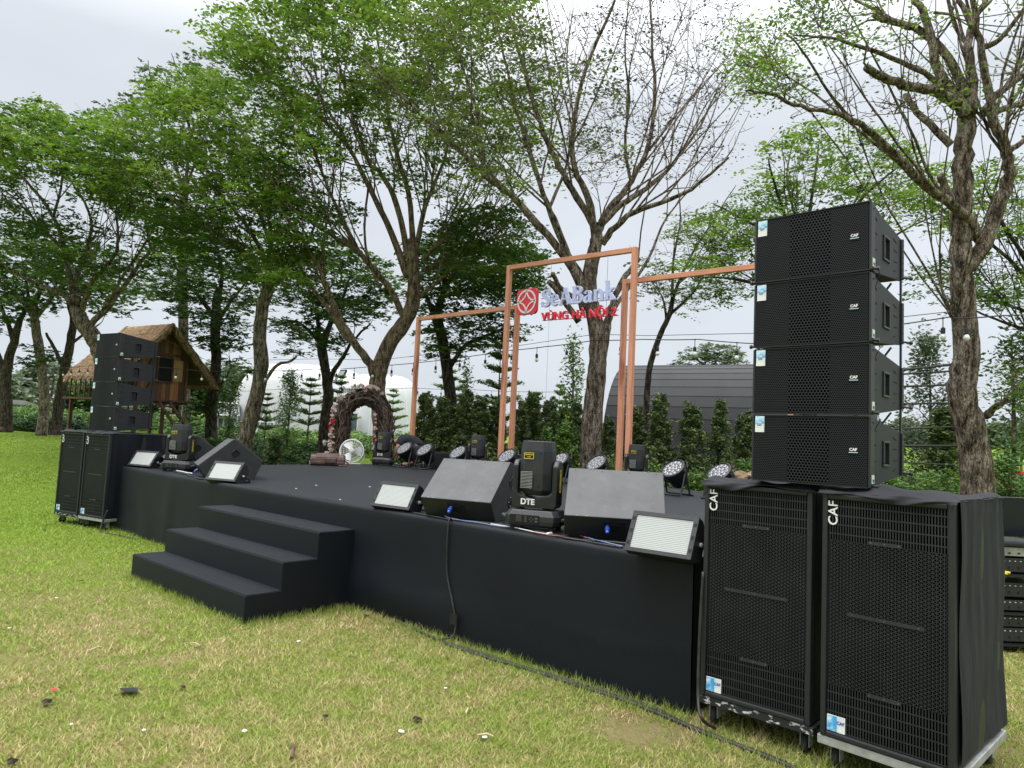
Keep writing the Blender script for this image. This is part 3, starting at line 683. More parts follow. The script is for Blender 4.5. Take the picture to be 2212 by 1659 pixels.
# ------------------------------------------------------------------ floor monitors (wedges)
def monitor(label, loc, rz, w=.62, k=1.0, handle=True):
    t = thing('floor_monitor', label, 'speaker', loc, rz, 'wedge floor monitors')
    # section in (y,z): low panel with sockets leaning out, big sloping back, grille slope towards the performers
    S = [(.04*k, .0), (.50*k, .0), (.58*k, .20*k), (.31*k, .42*k), (.265*k, .425*k), (-.06*k, .145*k)]
    mb = MB(); mb.prism(S, (-w/2, w/2), mi=0)
    # big top face gets the worn grey paint, the rest stays dark
    n = len(S); mb.m = [1, 1]+[1, 1, 1, 1, 0, 1]
    mb.build('cabinet', [MAT['monitor_paint'], MAT['monitor_dark']], t, bevel=.006)
    ta_, tb_ = Vector((0, S[4][0], S[4][1])), Vector((0, S[5][0], S[5][1])); sl_ = (tb_-ta_).normalized(); nn_ = Vector((0, sl_.z, -sl_.y)); nn_ = nn_ if nn_.z > 0 else -nn_
    rs_ = random.Random(int(abs(loc[0])*100))
    for k_ in range(4):
        sc_ = MB(); q_ = ta_+sl_*.022+Vector((-w/2+.05+(w-.1)*k_/3, 0, 0)); MM = Matrix.Translation(q_) @ nn_.to_track_quat('Z', 'Y').to_matrix().to_4x4(); sc_.lathe([(.0055, -.001), (.0055, .0015), (.002, .0022)], 8, M=MM); sc_.build('screw', MAT['plastic'], t)
    for k_ in range(5):
        ch = MB(); x_ = rs_.choice((-1, 1))*(w/2-.004)*rs_.uniform(.55, 1); q_ = (ta_ if k_ % 2 else tb_)+nn_*.001-sl_*(0 if k_ % 2 else .004); ch.box(tuple(q_+Vector((x_, 0, 0))), (rs_.uniform(.006, .022), .006, .003)); ch.build('paint_chip', MAT['monitor_chip'], t)
    g = MB(); a = Vector((0, S[2][0], S[2][1])); b = Vector((0, S[3][0], S[3][1])); dn = (b-a); L = dn.length; dn.normalize(); nn = Vector((0, dn.z, -dn.y))
    if nn.y < 0: nn = -nn
    M = Matrix((Vector((1, 0, 0)), dn, nn)).transposed().to_4x4(); M.translation = (a+b)/2+nn*.004
    g.box((0, 0, 0), (w-.05, L-.03, .012), M=M); g.build('grille', MAT['plastic_grey'], t, bevel=.003)
    # socket plate on the low panel
    a = Vector((0, S[5][0], S[5][1])); b = Vector((0, S[0][0], S[0][1])); dn = (a-b).normalized(); nn = Vector((0, -abs(dn.z), -abs(dn.y)))
    M = Matrix((Vector((1, 0, 0)), dn, Vector((1, 0, 0)).cross(dn))).transposed().to_4x4(); M.translation = (a*.6+b*.4)
    q = MB(); sgn = 1 if (M.to_3x3() @ Vector((0, 0, 1))).y < 0 else -1
    q.box((.0, 0, sgn*.001), (.15, .085, .006), M=M)
    for i in range(9): q.box((-.0+.012+i*.006-.03, .0, sgn*.007), (.0025, .05, .005), 1, M=M)
    q.build('socket_plate', [MAT['void'], MAT['plastic_grey']], t)
    pl = MB(); p0 = M @ Vector((-.045, .004, sgn*.006)); dirn = (M.to_3x3() @ Vector((0, 0, sgn))).normalized()
    pl.tube([p0, p0+dirn*.03, p0+dirn*.055+Vector((0, 0, -.008))], [.014, .0155, .012], 12); pl.tube([p0+dirn*.03, p0+dirn*.042], .018, 12)
    pl.build('plug', MAT['blue'], t, smooth=False)
    if handle:
        h = MB(); cy, cz = .30*k, .27*k
        for sx in (-1, 1):
            x = sx*(w/2+.002)
            h.prism([(cy-.055, cz+.01), (cy-.005, cz+.06), (cy+.05, cz+.02), (cy+.03, cz-.03), (cy-.02, cz-.05)], (x-.001, x+.001), mi=0)
            h.tube([(x+sx*.003, cy-.05, cz+.012), (x+sx*.01, cy-.0, cz+.062), (x+sx*.003, cy+.05, cz+.022)], .004, 6, 1)
        h.build('handle', [MAT['void'], MAT['plastic_grey']], t)
        c = MB(); M2 = Matrix.Translation((w/2+.001, .29*k, .13*k)) @ Matrix.Rotation(R(90), 4, 'Y')
        c.lathe([(.05, -.004), (.05, .003), (.02, .004), (.018, .012), (.012, .012), (.01, .002)], 20, M=M2)
        for a_ in range(4): c.lathe([(.006, .003), (.005, .006)], 8, (.036*math.cos(a_*PI/2), .036*math.sin(a_*PI/2), 0), 1, M2)
        c.build('pole_socket', [MAT['void'], MAT['steel']], t)
    return t
monitor('grey topped wedge monitor with a handle in its side, left of the big moving light', (-4.10, 3.97, zd(-4, 4)), R(19), .62, 1.10)
monitor('wide grey wedge monitor right of the tall moving light, partly behind the strobe panel', (-2.74, 4.14, zd(-2.7, 4)), R(34), .68, 1.10, False)
monitor('dark wedge monitor at left front corner, seen from its side behind a strobe', (-8.68, 4.0, zd(-8.4, 4)), R(-20), .62, 1.15)
monitor('wedge monitor farthest left on the stage, half behind the moving light', (-10.2, 4.22, zd(-9.7, 4.3)), R(-20), .62, 1.15)

# ------------------------------------------------------------------ LED strobe panels
def strobe(label, loc, rz, w=.40, h=.235, tilt=38):
    t = thing('strobe_light', label, 'stage light', loc, rz, 'LED strobe panels')
    T = Matrix.Translation((0, 0, .02)) @ Matrix.Rotation(R(-tilt), 4, 'X')
    mb = MB(); mb.prism([(0, 0), (.05, -.004), (.13, .03), (.13, h-.05), (.05, h), (0, h)], (-w/2, w/2), M=T)
    bo = mb.build('housing', MAT['plastic'], t, bevel=.004)
    f = MB()
    for c, d in (((0, -.006, .012), (w, .012, .024)), ((0, -.006, h-.012), (w, .012, .024)), ((-w/2+.015, -.006, h/2), (.03, .012, h-.048)), ((w/2-.015, -.006, h/2), (.03, .012, h-.048))): f.box(c, d, M=T)
    for sx in (-1, 1):
        for zc in (.05, h/2, h-.05):
            for k in range(4): f.box((sx*(w/2-.015), -.0125, zc+k*.006-.009), (.02, .0015, .0025), 1, M=T)
    f.build('bezel', [MAT['plastic_grey'], MAT['void']], t)
    g = MB(); g.box((0, 0, 0), (w-.06, .006, h-.048)); go = g.build('led_face', MAT['led'], t); go.matrix_local = T @ Matrix.Translation((0, -.003, h/2))
    fin = MB()
    for k in range(16): fin.box((-w/2+.03+k*(w-.06)/15, .14, h/2-.01), (.005, .025, h-.09), M=T)
    fin.build('heat_sink', MAT['plastic'], t)
    b = MB()
    for sx in (-1, 1):
        b.tube([T @ Vector((sx*(w/2+.006), .065, h*.45)), Vector((sx*(w/2+.012), .19, .055)), Vector((sx*(w/2+.006), .23, .006))], .008, 6)
        b.lathe([(.014, 0), (.014, .014), (.008, .018)], 12, M=Matrix.Translation(T @ Vector((sx*(w/2+.002), .065, h*.45))) @ Matrix.Rotation(R(90*sx), 4, 'Y'), mi=1)
    b.tube([(-(w/2+.01), .232, .008), (w/2+.01, .232, .008)], .009, 6)
    b.build('bracket', [MAT['plastic'], MAT['steel']], t)
    return t
strobe('LED strobe panel standing before the right wedge monitor, nearest the bass speakers', (-2.17, 3.74, zd(-2.1, 3.9)), R(3), .43, .255, 25)
strobe('LED strobe panel left of the grey wedge monitor, above the front edge', (-4.84, 3.88, zd(-4.7, 3.9)), R(6), .46, .235, 28)
strobe('LED strobe panel at the foot of the dark side-on wedge monitor', (-7.93, 3.88, zd(-8, 3.9)), R(20), .44, .25, 33)
strobe('smaller looking LED strobe panel in the far left corner before the draped cover', (-10.62, 4.0, zd(-10.6, 4)), R(20), .44, .25, 33)

# ------------------------------------------------------------------ moving heads
def moving_head(label, loc, rz, k=1.0):
    t = thing('moving_head_light', label, 'stage light', loc, rz, 'moving head lights'); t.scale = (k, k, k)
    b = MB(); out = [(-.20, -.10), (-.165, -.145), (.165, -.145), (.20, -.10), (.20, .10), (.165, .145), (-.165, .145), (-.20, .10)]
    def ring(s, z): return [(x*s, y*s, z) for x, y in out]
    prof = [(.88, .03), (.97, .04), (1.0, .07), (1.0, .105), (.86, .145)]
    vs = [p for s, z in prof for p in ring(s, z)]; n = 8
    fs = [(i*n+j, i*n+(j+1) % n, (i+1)*n+(j+1) % n, (i+1)*n+j) for i in range(len(prof)-1) for j in range(n)]+[tuple(range(n-1, -1, -1)), tuple((len(prof)-1)*n+j for j in range(n))]
    b.add(vs, fs)
    for sx in (-1, 1):
        for sy in (-1, 1): b.lathe([(.022, 0), (.022, .032)], 12, (sx*.14, sy*.1, 0), 1)
    b.build('base', [MAT['plastic_grey'], MAT['rubber']], t, bevel=.006)
    d = MB(); d.box((-.045, -.146, .082), (.215, .006, .06)); d.box((-.085, -.150, .083), (.040, .003, .040), 1); d.box((-.085, -.1525, .083), (.034, .002, .034), 2)
    for i in range(4): d.box((-.035, -.150, .066+i*.011), (.018, .003, .006), 3)
    for i in range(4): d.lathe([(.005, 0), (.004, .003)], 8, (0, 0, 0), 3, Matrix.Translation((.005+.012*math.cos(i*PI/2), -.149, .083+.012*math.sin(i*PI/2))) @ Matrix.Rotation(R(90), 4, 'X'))
    for i in range(2): d.box((.042, -.150, .072+i*.02), (.022, .003, .01), 3)
    d.build('control_panel', [MAT['void'], MAT['monitor_paint'], MAT['leaf_dry'], MAT['monitor_paint']], t)
    hd = MB()
    for sx in (-1, 1): hd.tube([(sx*.19, -.07, .075), (sx*.235, -.05, .09), (sx*.235, .05, .09), (sx*.19, .07, .075)], .014, 8)
    hd.build('carry_handle', MAT['plastic_grey'], t)
    y = MB(); cl = lambda X0, X1, yy, z0, z1, c=.02: y.prism([(X0+c, -yy), (X1-c, -yy), (X1, -yy+c), (X1, yy-c), (X1-c, yy), (X0+c, yy), (X0, yy-c), (X0, -yy+c)], (z0, z1), 'Z')
    y.prism([(-.15, .155), (.15, .155), (.165, .18), (.165, .30), (.115, .25), (.0, .222), (-.115, .25), (-.165, .30), (-.165, .18)], (-.085, .085), 'Y')
    y.lathe([(.11, .146), (.11, .16)], 20)
    yk = y.build('yoke', MAT['plastic'], t, bevel=.006)
    for sx in (-1, 1):
        a = MB(); x0, x1 = (.124, .168) if sx > 0 else (-.168, -.124)
        a.prism([(-.08, .20), (.08, .20), (.08, .455), (.045, .495), (-.045, .495), (-.08, .455)], (x0, x1), 'X')
        am = a.build('yoke_arm', MAT['plastic'], yk, bevel=.012)
        l = MB(); xs = sx*.1695
        for c, dd in (((xs, .02, .36), (.002, .034, .002)), ): pass
        l.box((xs, -.0, .43), (.002, .03, .003)); l.box((xs, 0, .27), (.002, .03, .003)); l.box((xs, -.015, .35), (.002, .002, .16)); l.box((xs, .015, .35), (.002, .002, .16))
        text_mb(l, 'PHARAON', .026, Matrix.Translation((xs, 0, .335)) @ Matrix.Rotation(R(90*sx), 4, 'Z') @ FACE_FRONT @ Matrix.Rotation(R(-90), 4, 'Z'), extrude=.0008)
        l.build('side_print', MAT['yellow'], am)
    x = MB(); text_mb(x, 'DTE', .056, Matrix.Translation((-.045, -.088, .198)) @ FACE_FRONT, extrude=.001, offset=.0022); x.build('lettering', MAT['white'], yk)
    h = MB(); prof = [(.08, .075, .245), (.116, .108, .285), (.119, .115, .40), (.116, .112, .56), (.112, .108, .59), (.106, .102, .63), (.1, .096, .632)]
    n = 8; vs = []
    for a, b_, z in prof:
        for (ux, uy) in ((-1, -.55), (-.55, -1), (.55, -1), (1, -.55), (1, .55), (.55, 1), (-.55, 1), (-1, .55)): vs.append((a*ux, b_*uy, z))
    fs = [(i*n+j, i*n+(j+1) % n, (i+1)*n+(j+1) % n, (i+1)*n+j) for i in range(len(prof)-1) for j in range(n)]+[tuple(range(n-1, -1, -1)), tuple((len(prof)-1)*n+j for j in range(n))]
    h.add(vs, fs)
    for (zx, zz) in ((.045, .545), (.035, .315)): h.box((zx, -.113, zz), (.012, .012, .006), 1)
    he = h.build('lamp_head', [MAT['plastic_grey'], MAT['void']], yk, bevel=.007)
    v = MB(); v.box((-.05, -.113, .355), (.09, .008, .13), 1)
    for i in range(12): v.box((-.05, -.119, .30+i*.0102), (.086, .006, .0035), 0)
    v.build('vent', [MAT['steel'], MAT['void']], he)
    q = MB(); M0 = Matrix.Translation((-.04, -.1145, .525)) @ Matrix.Rotation(R(-5), 4, 'X')
    q.box((0, 0, 0), (.07, .002, .044), 0, M0)
    for c, dd in (((0, -.002, .021), (.07, .002, .003)), ((0, -.002, -.021), (.07, .002, .003)), ((-.034, -.002, 0), (.003, .002, .044)), ((.034, -.002, 0), (.003, .002, .044))): q.box(c, dd, 1, M0)
    text_mb(q, 'PHARAON', .0125, M0 @ Matrix.Translation((0, -.002, .008)) @ FACE_FRONT, 1, extrude=.0006, offset=.0003)
    text_mb(q, 'V-380', .0105, M0 @ Matrix.Translation((0, -.002, -.009)) @ FACE_FRONT, 1, extrude=.0006, offset=.0003)
    q.build('name_plate', [MAT['void'], MAT['yellow']], he)
    return t
mh = moving_head('large moving head light marked DTE between the two grey wedge monitors', (-3.40, 4.10, zd(-3.4, 4.1)), R(24), 1.03)
def mh_copy(label, loc, rz, k=1.0):
    c = copy_tree(mh); c.location = loc; c.rotation_euler = (0, 0, rz); c.scale = (k, k, k); c['label'] = label; return c
def at_deck(px, dep, extra=0):
    """deck point straight below image column px at camera depth dep"""
    z = .93; y0, y1 = 900.0, 1400.0
    for _ in range(40):
        ym = (y0+y1)/2; p = PX(px, ym, dep)
        if p.z > zd(p.x, p.y): y0 = ym
        else: y1 = ym
    return Vector((p.x, p.y, zd(p.x, p.y)))
mh_copy('moving head light in the left front corner, in front of the far wedge monitor', at_deck(386, 9.6), R(38), 1.0)
mh_copy('moving head light at the back left of the stage, in front of the vine arch', at_deck(827, 13.3), R(36), .98)
mh_copy('middle one of the back row moving head lights, before the dark conifers', at_deck(1030, 12.2), R(34), 1.02)
mh_copy('moving head light at the foot of the right pair of timber posts', at_deck(1373, 10.2), R(30), 1.0)

# ------------------------------------------------------------------ LED par cans
def par_can(label, loc, rz, tilt=40):
    t = thing('par_light', label, 'stage light', loc, rz, 'round LED par lights at the back of the stage')
    T = Matrix.Translation((0, 0, .235)) @ Matrix.Rotation(R(90-tilt), 4, 'X')      # +Z of the lathe looks forward (-Y) and up
    b = MB(); b.lathe([(.05, -.16), (.085, -.15), (.105, -.06), (.122, .0), (.128, .03), (.128, .05), (.118, .055), (.112, .045), (.0, .044)], 24, M=T)
    b.build('can', MAT['plastic'], t, smooth=False)
    l = MB(); pts = [(0, 0)]+[(.042*math.cos(k*PI/3), .042*math.sin(k*PI/3)) for k in range(6)]+[(.084*math.cos(k*PI/6+.26), .084*math.sin(k*PI/6+.26)) for k in range(12)]
    l.lathe([(.111, .0455), (.111, .047), (.0, .0475)], 24, mi=1, M=T)
    for x, y in pts:
        l.lathe([(.0165, .048), (.0165, .051), (.010, .053)], 10, (x, y, 0), 0, T)
        l.lathe([(.008, .0535), (.006, .055)], 8, (x, y, 0), 1, T)
    l.build('lens_array', [MAT['lens'], MAT['lens_in']], t)
    hd = MB(); hd.tube([T @ Vector((-.1, .085, -.02)), T @ Vector((-.06, .15, .0)), T @ Vector((.06, .15, .0)), T @ Vector((.1, .085, -.02))], .007, 6); hd.build('rim_guard', MAT['plastic'], t)
    y = MB()
    for sx in (-1, 1):
        y.tube([(sx*.14, 0, .245), (sx*.15, .06, .02), (sx*.15, .11, .008)], .01, 6); y.tube([(sx*.14, 0, .245), (sx*.15, -.07, .02), (sx*.15, -.1, .008)], .01, 6)
        y.lathe([(.02, -.012), (.02, .016)], 12, M=Matrix.Translation((sx*.135, 0, .245)) @ Matrix.Rotation(R(90*sx), 4, 'Y'))
    y.tube([(-.15, .11, .01), (.15, .11, .01)], .01, 6); y.tube([(-.15, -.1, .01), (.15, -.1, .01)], .01, 6)
    y.build('yoke', MAT['plastic'], t); return t
pc = None
for (px, dep, rz, lab) in ((874, 12.9, 30, 'par light in front of the crouching person'), (918, 12.6, 30, 'par light just right of the leftmost timber post'),
                           (990, 12.0, 28, 'par light left of the middle moving head, over the wedge monitor'), (1096, 11.3, 26, 'par light at the foot of the tall frame left post'),
                           (1209, 10.5, 22, 'par light right of the large moving head, before the big tree'), (1290, 10.1, 20, 'par light peeping over the wide wedge monitor'),
                           (1456, 9.35, 20, 'par light right of the timber posts, before the conifers'), (1556, 8.9, 16, 'par light half hidden behind the bass speaker by the right stack')):
    p = at_deck(px, dep)
    if pc is None: pc = par_can(lab, p, R(rz-32), 46); pc.scale = (1.3, 1.3, 1.3)
    else:
        c = copy_tree(pc); c.location = p; c.rotation_euler = (0, 0, R(rz-32)); c['label'] = lab; c.scale = pc.scale

# ------------------------------------------------------------------ cables on the stage edge
def cable(name, label, pts, rad, mat, cat='cable', group=None, jitter=0, seed=0):
    rd = random.Random(seed); P = [Vector(p) for p in pts]; Q = []
    for i in range(len(P)-1):
        for k in range(6):
            t = k/6; a = P[max(i-1, 0)]; b = P[i]; c = P[i+1]; d = P[min(i+2, len(P)-1)]
            q = .5*((2*b)+(c-a)*t+(2*a-5*b+4*c-d)*t*t+(3*b-a-3*c+d)*t**3)
            Q.append(q+Vector((rd.gauss(0, jitter), rd.gauss(0, jitter), 0)))
    Q.append(P[-1]); mb = MB(); mb.tube(Q, rad, 6); return tag(mb.build(name, mat, smooth=True), label, cat, group)
def dk(px, py, up=.008):
    p = PZ(px, py, .9); return (p.x, max(p.y, YF+.02), zd(p.x, p.y)+up)
cable('power_cable', 'black cable hanging down the stage front to the lawn', [dk(968, 1122), tuple(PY(969, 1130, YF-.012)), tuple(PY(965, 1230, YF-.012)), tuple(PY(977, 1300, YF-.02)), tuple(PY(984, 1345, YF-.03)), tuple(PY(978, 1374, YF-.06)), tuple(PY(955, 1380, YF-.12))], .007, MAT['cable'])
tp = MB(); p = PY(985, 1337, YF-.02); tp.box((0, 0, 0), (.075, .004, .075)); tp.build('tape_patch', MAT['plastic'], loc=(p.x, YF-.046, p.z)); tag(bpy.data.objects['tape_patch'], 'black tape square holding the hanging cable to the stage front', 'tape')
cable('power_cable', 'thin black cable along the front edge under the grey wedge monitor', [dk(890, 1106), dk(940, 1118), dk(968, 1122), dk(1050, 1128), dk(1120, 1136), dk(1180, 1150), dk(1270, 1168), dk(1345, 1180)], .006, MAT['cable'], jitter=.003, seed=1)
cable('power_cable', 'thicker black cable running behind the strobe to the stage corner', [dk(1085, 1127), dk(1160, 1146), dk(1230, 1163), dk(1300, 1167), dk(1350, 1172), dk(1420, 1180)], .007, MAT['cable'], jitter=.004, seed=2)
cable('signal_wire', 'blue and white wire from the plug of the left grey wedge', [dk(950, 1103, .07), dk(958, 1114, .02), dk(985, 1122, .012), dk(1040, 1130, .012), dk(1075, 1136, .012), dk(1120, 1140, .012)], .0042, MAT['blue_wire'], jitter=.003, seed=3)
cable('signal_wire', 'pale wire tied along the front edge below the large moving head', [dk(1060, 1133, .016), dk(1110, 1140, .014), dk(1160, 1150, .012), dk(1185, 1154, .012)], .0045, MAT['white_wire'], jitter=.002, seed=4)
cable('signal_wire', 'red and white wire lying on the edge before the wide wedge monitor', [dk(1150, 1150, .014), dk(1205, 1158, .014), dk(1240, 1155, .016), dk(1266, 1162, .014)], .0036, MAT['red_wire'], jitter=.003, seed=5)
cable('signal_wire', 'blue wire ending at the foot of the right strobe panel', [dk(1255, 1158, .014), dk(1285, 1166, .014), dk(1345, 1180, .014)], .004, MAT['blue_wire'], jitter=.003, seed=6)
cable('power_cable', 'black and white cables tangled by the left moving head light', [dk(322, 1003), dk(340, 1010), dk(360, 1016), dk(395, 1024), dk(430, 1034), dk(455, 1036)], .012, MAT['cable'], jitter=.012, seed=7)
cable('signal_wire', 'pale wire tangled at the foot of the left moving head light', [dk(327, 1004, .02), dk(350, 1013, .02), dk(380, 1020, .02), dk(415, 1026, .02)], .008, MAT['white_wire'], jitter=.01, seed=8)
def lawn(px, py, up=.012):
    p = PZ(px, py, 0); return (p.x, p.y, gz(p.x, p.y)+up)
cable('ground_cable', 'thick black cable snaking over the grass along the stage foot to the near speakers', [lawn(800, 1322), lawn(868, 1350), lawn(950, 1388), lawn(1040, 1417), lawn(1130, 1448), lawn(1250, 1487), lawn(1360, 1523), lawn(1440, 1555), lawn(1530, 1592), lawn(1640, 1635), lawn(1720, 1668)], .013, MAT['cable'], jitter=.0015, seed=9)
cable('ground_cable', 'second thinner black cable beside the thick one on the grass', [lawn(955, 1392), lawn(1060, 1428), lawn(1150, 1452), lawn(1280, 1490), lawn(1400, 1530), lawn(1500, 1582), lawn(1600, 1618), lawn(1700, 1655)], .010, MAT['cable'], jitter=.0015, seed=10)
cable('power_cable', 'black cable drooping between the stage corner and the bass speaker', [tuple(PY(1519, 1235, 3.78)), tuple(PY(1512, 1360, 3.76)), tuple(PY(1508, 1500, 3.72)), tuple(PY(1516, 1552, 3.65)), lawn(1545, 1580)], .009, MAT['cable'])
cable('power_cable', 'grey cable curling down beside the far left bass speakers', [(-10.78, 3.70, .3), (-10.82, 3.66, .12), (-10.7, 3.62, .02), (-10.4, 3.7, .012), (-9.9, 3.76, .012)], .013, MAT['rubber'])
for i, (px, py) in enumerate(((1112, 1139), (1187, 1153))):
    p = dk(px, py, .012); m_ = MB(); m_.box((0, 0, 0), (.02, .05, .02)); o = m_.build('cable_tie', MAT['white_wire'], bevel=.003); o.location = p
    tag(o, ['pale tie round the cables left below the large moving head', 'pale tie round the cables right below the large moving head'][i], 'cable tie')

# ------------------------------------------------------------------ things at the back of the stage
def fan():
    p = at_deck(758, 13.2); t = thing('floor_fan', 'white wire floor fan standing at the left back of the stage', 'fan', p, R(48)); r = .215
    T = Matrix.Translation((0, 0, r+.03)) @ Matrix.Rotation(R(78), 4, 'X')
    g = MB()
    for z in (-.06, .06):
        for rr in (.05, .1, .15, .19): g.tube([T @ Vector((rr*math.cos(a*PI/12), rr*math.sin(a*PI/12), z*(1-.3*(rr/.2)))) for a in range(25)], .0018, 4, cap=False)
        for a in range(28): g.tube([T @ Vector((.05*math.cos(a*PI/14), .05*math.sin(a*PI/14), z)), T @ Vector((r*math.cos(a*PI/14), r*math.sin(a*PI/14), z*.25))], .0016, 4)
    g.build('guard', MAT['white'], t)
    q = MB(); q.tube([T @ Vector((r*math.cos(a*PI/16), r*math.sin(a*PI/16), 0)) for a in range(33)], .011, 6, cap=False); q.build('rim', MAT['white'], t)
    b = MB()
    for k in range(3):
        a0 = k*2*PI/3; vs = []
        for i in range(7):
            for j in range(5):
                rr = .03+.155*j/4; an = a0+(i/6-.5)*(1.25-.25*j/4); vs.append(T @ Vector((rr*math.cos(an), rr*math.sin(an), -.03+.06*i/6)))
        fs = [(i*5+j, i*5+j+1, (i+1)*5+j+1, (i+1)*5+j) for i in range(6) for j in range(4)]
        b.add(vs, fs)
    bl = b.build('blade', MAT['white'], t, smooth=True)
    h = MB(); h.lathe([(.045, -.05), (.05, .0), (.045, .065), (.02, .072)], 16, M=T); h.build('hub', MAT['petal_white'], t)
    m = MB(); m.lathe([(.06, -.17), (.075, -.14), (.075, -.06)], 16, M=T); m.build('motor', MAT['plastic_grey'], t)
    s = MB()
    for sx in (-1, 1): s.tube([T @ Vector((sx*r, 0, 0)), (sx*(r+.02), .02, .1), (sx*.17, .03, .01), (sx*.17, .16, .01)], .01, 6)
    s.tube([(-.17, .16, .01), (.17, .16, .01)], .01, 6); s.tube([(-.17, -.05, .01), (.17, -.05, .01)], .01, 6); s.build('stand', MAT['petal_white'], t)
fan()
def bag():
    p = at_deck(708, 12.5); t = thing('travel_bag', 'brown leather bag lying on the stage left of the white fan', 'bag', p, R(52))
    m = MB(); m.prism([(-.17, .02), (-.14, .0), (.14, .0), (.17, .03), (.165, .13), (.12, .19), (-.11, .185), (-.168, .12)], (-.29, .29)); bo = m.build('bag_body', MAT['leather'], t, bevel=.045); bo.modifiers[0].segments = 4
    f = MB(); f.prism([(-.15, .12), (-.12, .19), (.10, .197), (.10, .21), (-.13, .205), (-.172, .115)], (-.2, .18)); f.build('flap', MAT['leather'], t, bevel=.012)
    for zz_ in (.06, .15): q = MB(); q.tube([(-.285, -.1, zz_), (-.27, -.168, zz_), (.27, -.168, zz_), (.285, -.1, zz_)], .006, 5); q.build('seam', MAT['leather'], t)
    k = MB(); k.box((.06, -.172, .09), (.2, .05, .1)); k.build('front_pocket', MAT['leather'], t, bevel=.02)
    s = MB(); s.tube([(.27, 0, .1), (.36, -.06, .04), (.33, -.15, .012), (.2, -.21, .01)], .012, 6); s.tube([(-.25, 0, .12), (-.3, -.12, .06), (-.28, -.16, .01)], .012, 6); s.build('strap', MAT['leather'], t)
bag()
def case():
    p = at_deck(945, 13.2); t = thing('flight_case', 'low black box behind the leftmost timber post', 'case', p, R(10))
    m = MB(); m.box((0, .15, .14), (.62, .34, .27)); m.build('box', MAT['plastic'], t, bevel=.01)
    e = MB(); e.box((0, .15, .282), (.63, .35, .012)); e.box((0, -.022, .265), (.63, .008, .03)); e.build('lid_edge', MAT['plastic_grey'], t)
case()
def paper_bag():
    p = at_deck(1610, 9.4); t = thing('paper_bag', 'crumpled brown paper bag poking out behind the near right speaker stack', 'bag', (p.x, p.y, p.z), R(20))
    rd = random.Random(3); nz_ = [[rd.uniform(-.03, .03) for _ in range(14)] for _ in range(10)]
    def f(u, v):
        a = 2*PI*u; i = int(round(u*12)) % 12; j = int(round(v*9)); r = (.1+.07*v*v)*(1+.5*nz_[j][i]/.03*.3)
        return (r*math.cos(a)-.06*v*v, .7*r*math.sin(a), .34*v+(.03*math.sin(3*a) if v > .9 else 0))
    grid_mb(f, 12, 9).build('bag_wall', MAT['kraft'], t)
    m = MB(); m.add([(-.1, -.02, .34), (-.2, -.02, .38), (-.24, .0, .34), (-.12, .03, .3), (-.1, -.02, .338), (-.2, -.02, .376), (-.24, .0, .336), (-.12, .03, .296)], [(0, 1, 2, 3), (7, 6, 5, 4), (0, 4, 5, 1), (2, 6, 7, 3)]); m.build('torn_flap', MAT['kraft'], t)
paper_bag()

